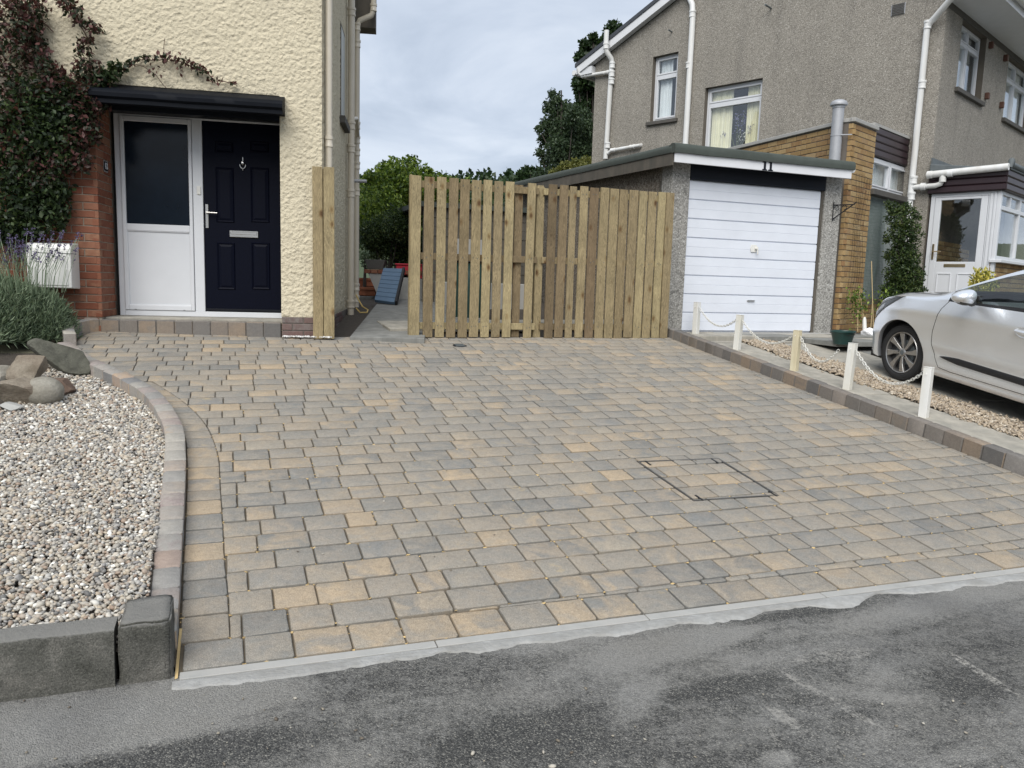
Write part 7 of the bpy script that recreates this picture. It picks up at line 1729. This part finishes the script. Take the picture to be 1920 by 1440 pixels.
# sill moulding and door strip
def strip(x0, x1, z0, z1, dz, name, mat, off=.012, taper=True, n=24):
    vs = []
    for k in range(n+1):
        t = k/n; X = x0+(x1-x0)*t; zc_ = z0+(z1-z0)*t; h = dz*(min(1, t*5)**.6 if taper else 1)
        for (q, o_) in ((-h, 0), (-h*.8, off), (h*.5, off), (h, 0)): z = zc_+q; vs.append((X, yside(X, z)+o_, z))
    return MB().add(vs, [(4*k+j, 4*k+j+1, 4*k+5+j, 4*k+4+j) for k in range(n) for j in range(3)]).build(name, mat, car, smooth=True)
strip(.74, -.34, .385, .365, .032, 'door_moulding', M_ctrim); strip(-.38, -.92, .365, .36, .032, 'door_moulding', M_ctrim, taper=False)
strip(.9, -.9, .215, .215, .03, 'sill', M_paint, .006, False)
# headlamp wrapped round the corner
def patch(top, botm, name, mat, off, n=16, m_=6, parent=car):
    vs = []
    for i in range(n+1):
        t = i/n; (xt, zt), (xb, zb) = [(lambda tb: (lerp([(k/(len(tb)-1), p[0]) for k, p in enumerate(tb)], t), lerp([(k/(len(tb)-1), p[1]) for k, p in enumerate(tb)], t)))(tb) for tb in (top, botm)]
        for j in range(m_+1): s_ = j/m_; X, z = xt+(xb-xt)*s_, zt+(zb-zt)*s_; vs.append((X, yside(X, z)+off*(1 if 0 < j < m_ and 0 < i < n else .3), z))
    w2 = m_+1; return MB().add(vs, [(i*w2+j, i*w2+j+1, (i+1)*w2+j+1, (i+1)*w2+j) for i in range(n) for j in range(m_)]).build(name, mat, parent, smooth=True)
hl = link('headlamp', None, car)
TP = [(1.36, .885), (1.50, .865), (1.65, .815), (1.76, .75), (1.86, .67)]; BT = [(1.40, .872), (1.50, .80), (1.62, .71), (1.74, .625), (1.85, .555)]
mixl = lambda A, B, t: [(p[0]+(q[0]-p[0])*t, p[1]+(q[1]-p[1])*t) for p, q in zip(A, B)]
patch(TP, BT, 'lamp_housing', M_lampd, .004, parent=hl)
patch(mixl(TP, BT, .06), mixl(TP, BT, .20), 'lamp_strip', M_lamp, .008, parent=hl)
patch(mixl(TP, BT, .32)[2:], mixl(TP, BT, .85)[2:], 'reflector', M_lamp, .007, n=10, parent=hl)
for z_ in (0., 1.): patch(mixl(TP, BT, z_-.02), mixl(TP, BT, z_+.02), 'lamp_edge', M_ctrim, .006, parent=hl)
# mirror
mr = link('door_mirror', None, car); bm = bmesh.new(); bmesh.ops.create_uvsphere(bm, u_segments=24, v_segments=14, radius=1)
for v in bm.verts: x, y, z = v.co; v.co = Vector((.46 + x*.085*(1+.3*(y)) - .01*z, .985+y*.125, 1.010+z*.075*(1-.25*y)))
me = bpy.data.meshes.new('mirror_shell'); bm.to_mesh(me); bm.free(); me.materials.append(M_paint); me.materials.append(M_ctrim)
for p in me.polygons: p.use_smooth = True; p.material_index = 1 if p.center.z < .965 else 0
link('mirror_shell', me, mr); MB().tube([(.50, .84, .955), (.47, .90, .960), (.46, .95, .975)], [.035, .03, .03], 8).build('mirror_arm', M_ctrim, mr, smooth=True)
MB().tube([(.53, .90, .998), (.552, .98, .996), (.53, 1.06, 1.0)], [.006, .009, .006], 6).build('indicator', M_lamp, mr, smooth=True)
MB().prism([(.72, .935), (.46, .93), (.50, 1.02), (.56, 1.03)], yside(.7, .92)-.055, yside(.7, .92)-.02, 'y').build('mirror_plinth', M_ctrim, mr)
# door handles
for hx_ in (-.12, -.98):
    dh = link('door_handle', None, car); z = .79; yb_ = yside(hx_, z)
    MB().lathe([(0, -.012), (.04, -.010), (.052, .0015), (.058, .001)], 24, M=T(hx_, yb_, z) @ Matrix.Rotation(-math.pi/2, 4, 'X') @ Matrix.Diagonal((1.9, .85, 1, 1))).build('handle_cup', M_paint, dh, smooth=True)
    MB().tube([(hx_+.095, yb_+.004, z+.004), (hx_+.08, yb_+.028, z+.006), (hx_-.08, yb_+.030, z+.002), (hx_-.10, yb_+.002, z)], [.010, .012, .012, .010], 8).build('grip', M_paint, dh, smooth=True)
# interior
it = link('interior', None, car)
MB().box(-1.5, .70, -.66, .66, .5, .76).build('floor_pan', M_seat, it)
for sy in (1, -1):
    for sx in (-.15, -1.05): MB().box(sx-.12, sx+.10, sy*.34-.22, sy*.34+.22, .7, 1.12).build('seat', M_seat, it, bev=.05, seg=3); MB().box(sx-.10, sx+.0, sy*.34-.12, sy*.34+.12, 1.13, 1.28).build('headrest', M_seat, it, bev=.03, seg=3)
MB().box(.42, .86, -.64, .64, .72, .93).build('dashboard', M_seat, it, bev=.04, seg=3)
MB().lathe([(.17, -.012), (.185, 0), (.17, .012), (.16, 0), (.17, -.012)], 28, M=T(.33, -.34, .98) @ Matrix.Rotation(math.radians(65), 4, 'Y')).build('steering_wheel', M_seat, it, smooth=True)

# ================================================================== HOUSES ACROSS THE ROAD (seen only as reflections)
for k, (x, y, wd, lb_) in enumerate([(-13, -19, 10, 'pale house with a tiled gable roof across the road, seen in reflections, left one'), (6, -21, 12, 'pale house with a tiled gable roof across the road, seen in reflections, right one')]):
    t = thing('house', lb_, 'house', (x, y, RZ_-.1), .1)
    MB().box(0, wd, -7, 0, 0, 5.2).build('wall', M_dash, t)
    MB().prism([(.6, 5.18), (-3.5, 7.4), (-7.6, 5.18)], -.3, wd+.3, 'x').build('roof', M_tile, t)
    for i in range(3):
        for z in (1., 3.6): MB().box(1.2+i*3, 2.8+i*3, .0, .05, z, z+1.2).build('window', M_upvc, t); MB().box(1.28+i*3, 2.72+i*3, .05, .06, z+.08, z+1.12).build('pane', M_obsc, t)
# scattered grit and leaf crumbs on the tarmac and paving
pc = []
for i in range(70):
    x, y = random.uniform(0, 1920), random.uniform(1290, 1440); u_, v_ = rp(x, y); pc.append(ROAD.w(u_, v_, .004))
for i in range(160): a_, b_ = random.uniform(0, 5), 3+5*random.random()**1.6; pc.append(dw(a_, b_, .003))
link('road_grit', pebbles(np.array(pc), np.abs(rng.normal(.003, .0018, len(pc)))+.0015, 'road_grit', pebble_mat('grit', [(0, (.10, .08, .06)), (.5, (.25, .22, .17)), (1, (.45, .42, .36))]), (.2, .5), .2, jag=.3), kind='stuff')
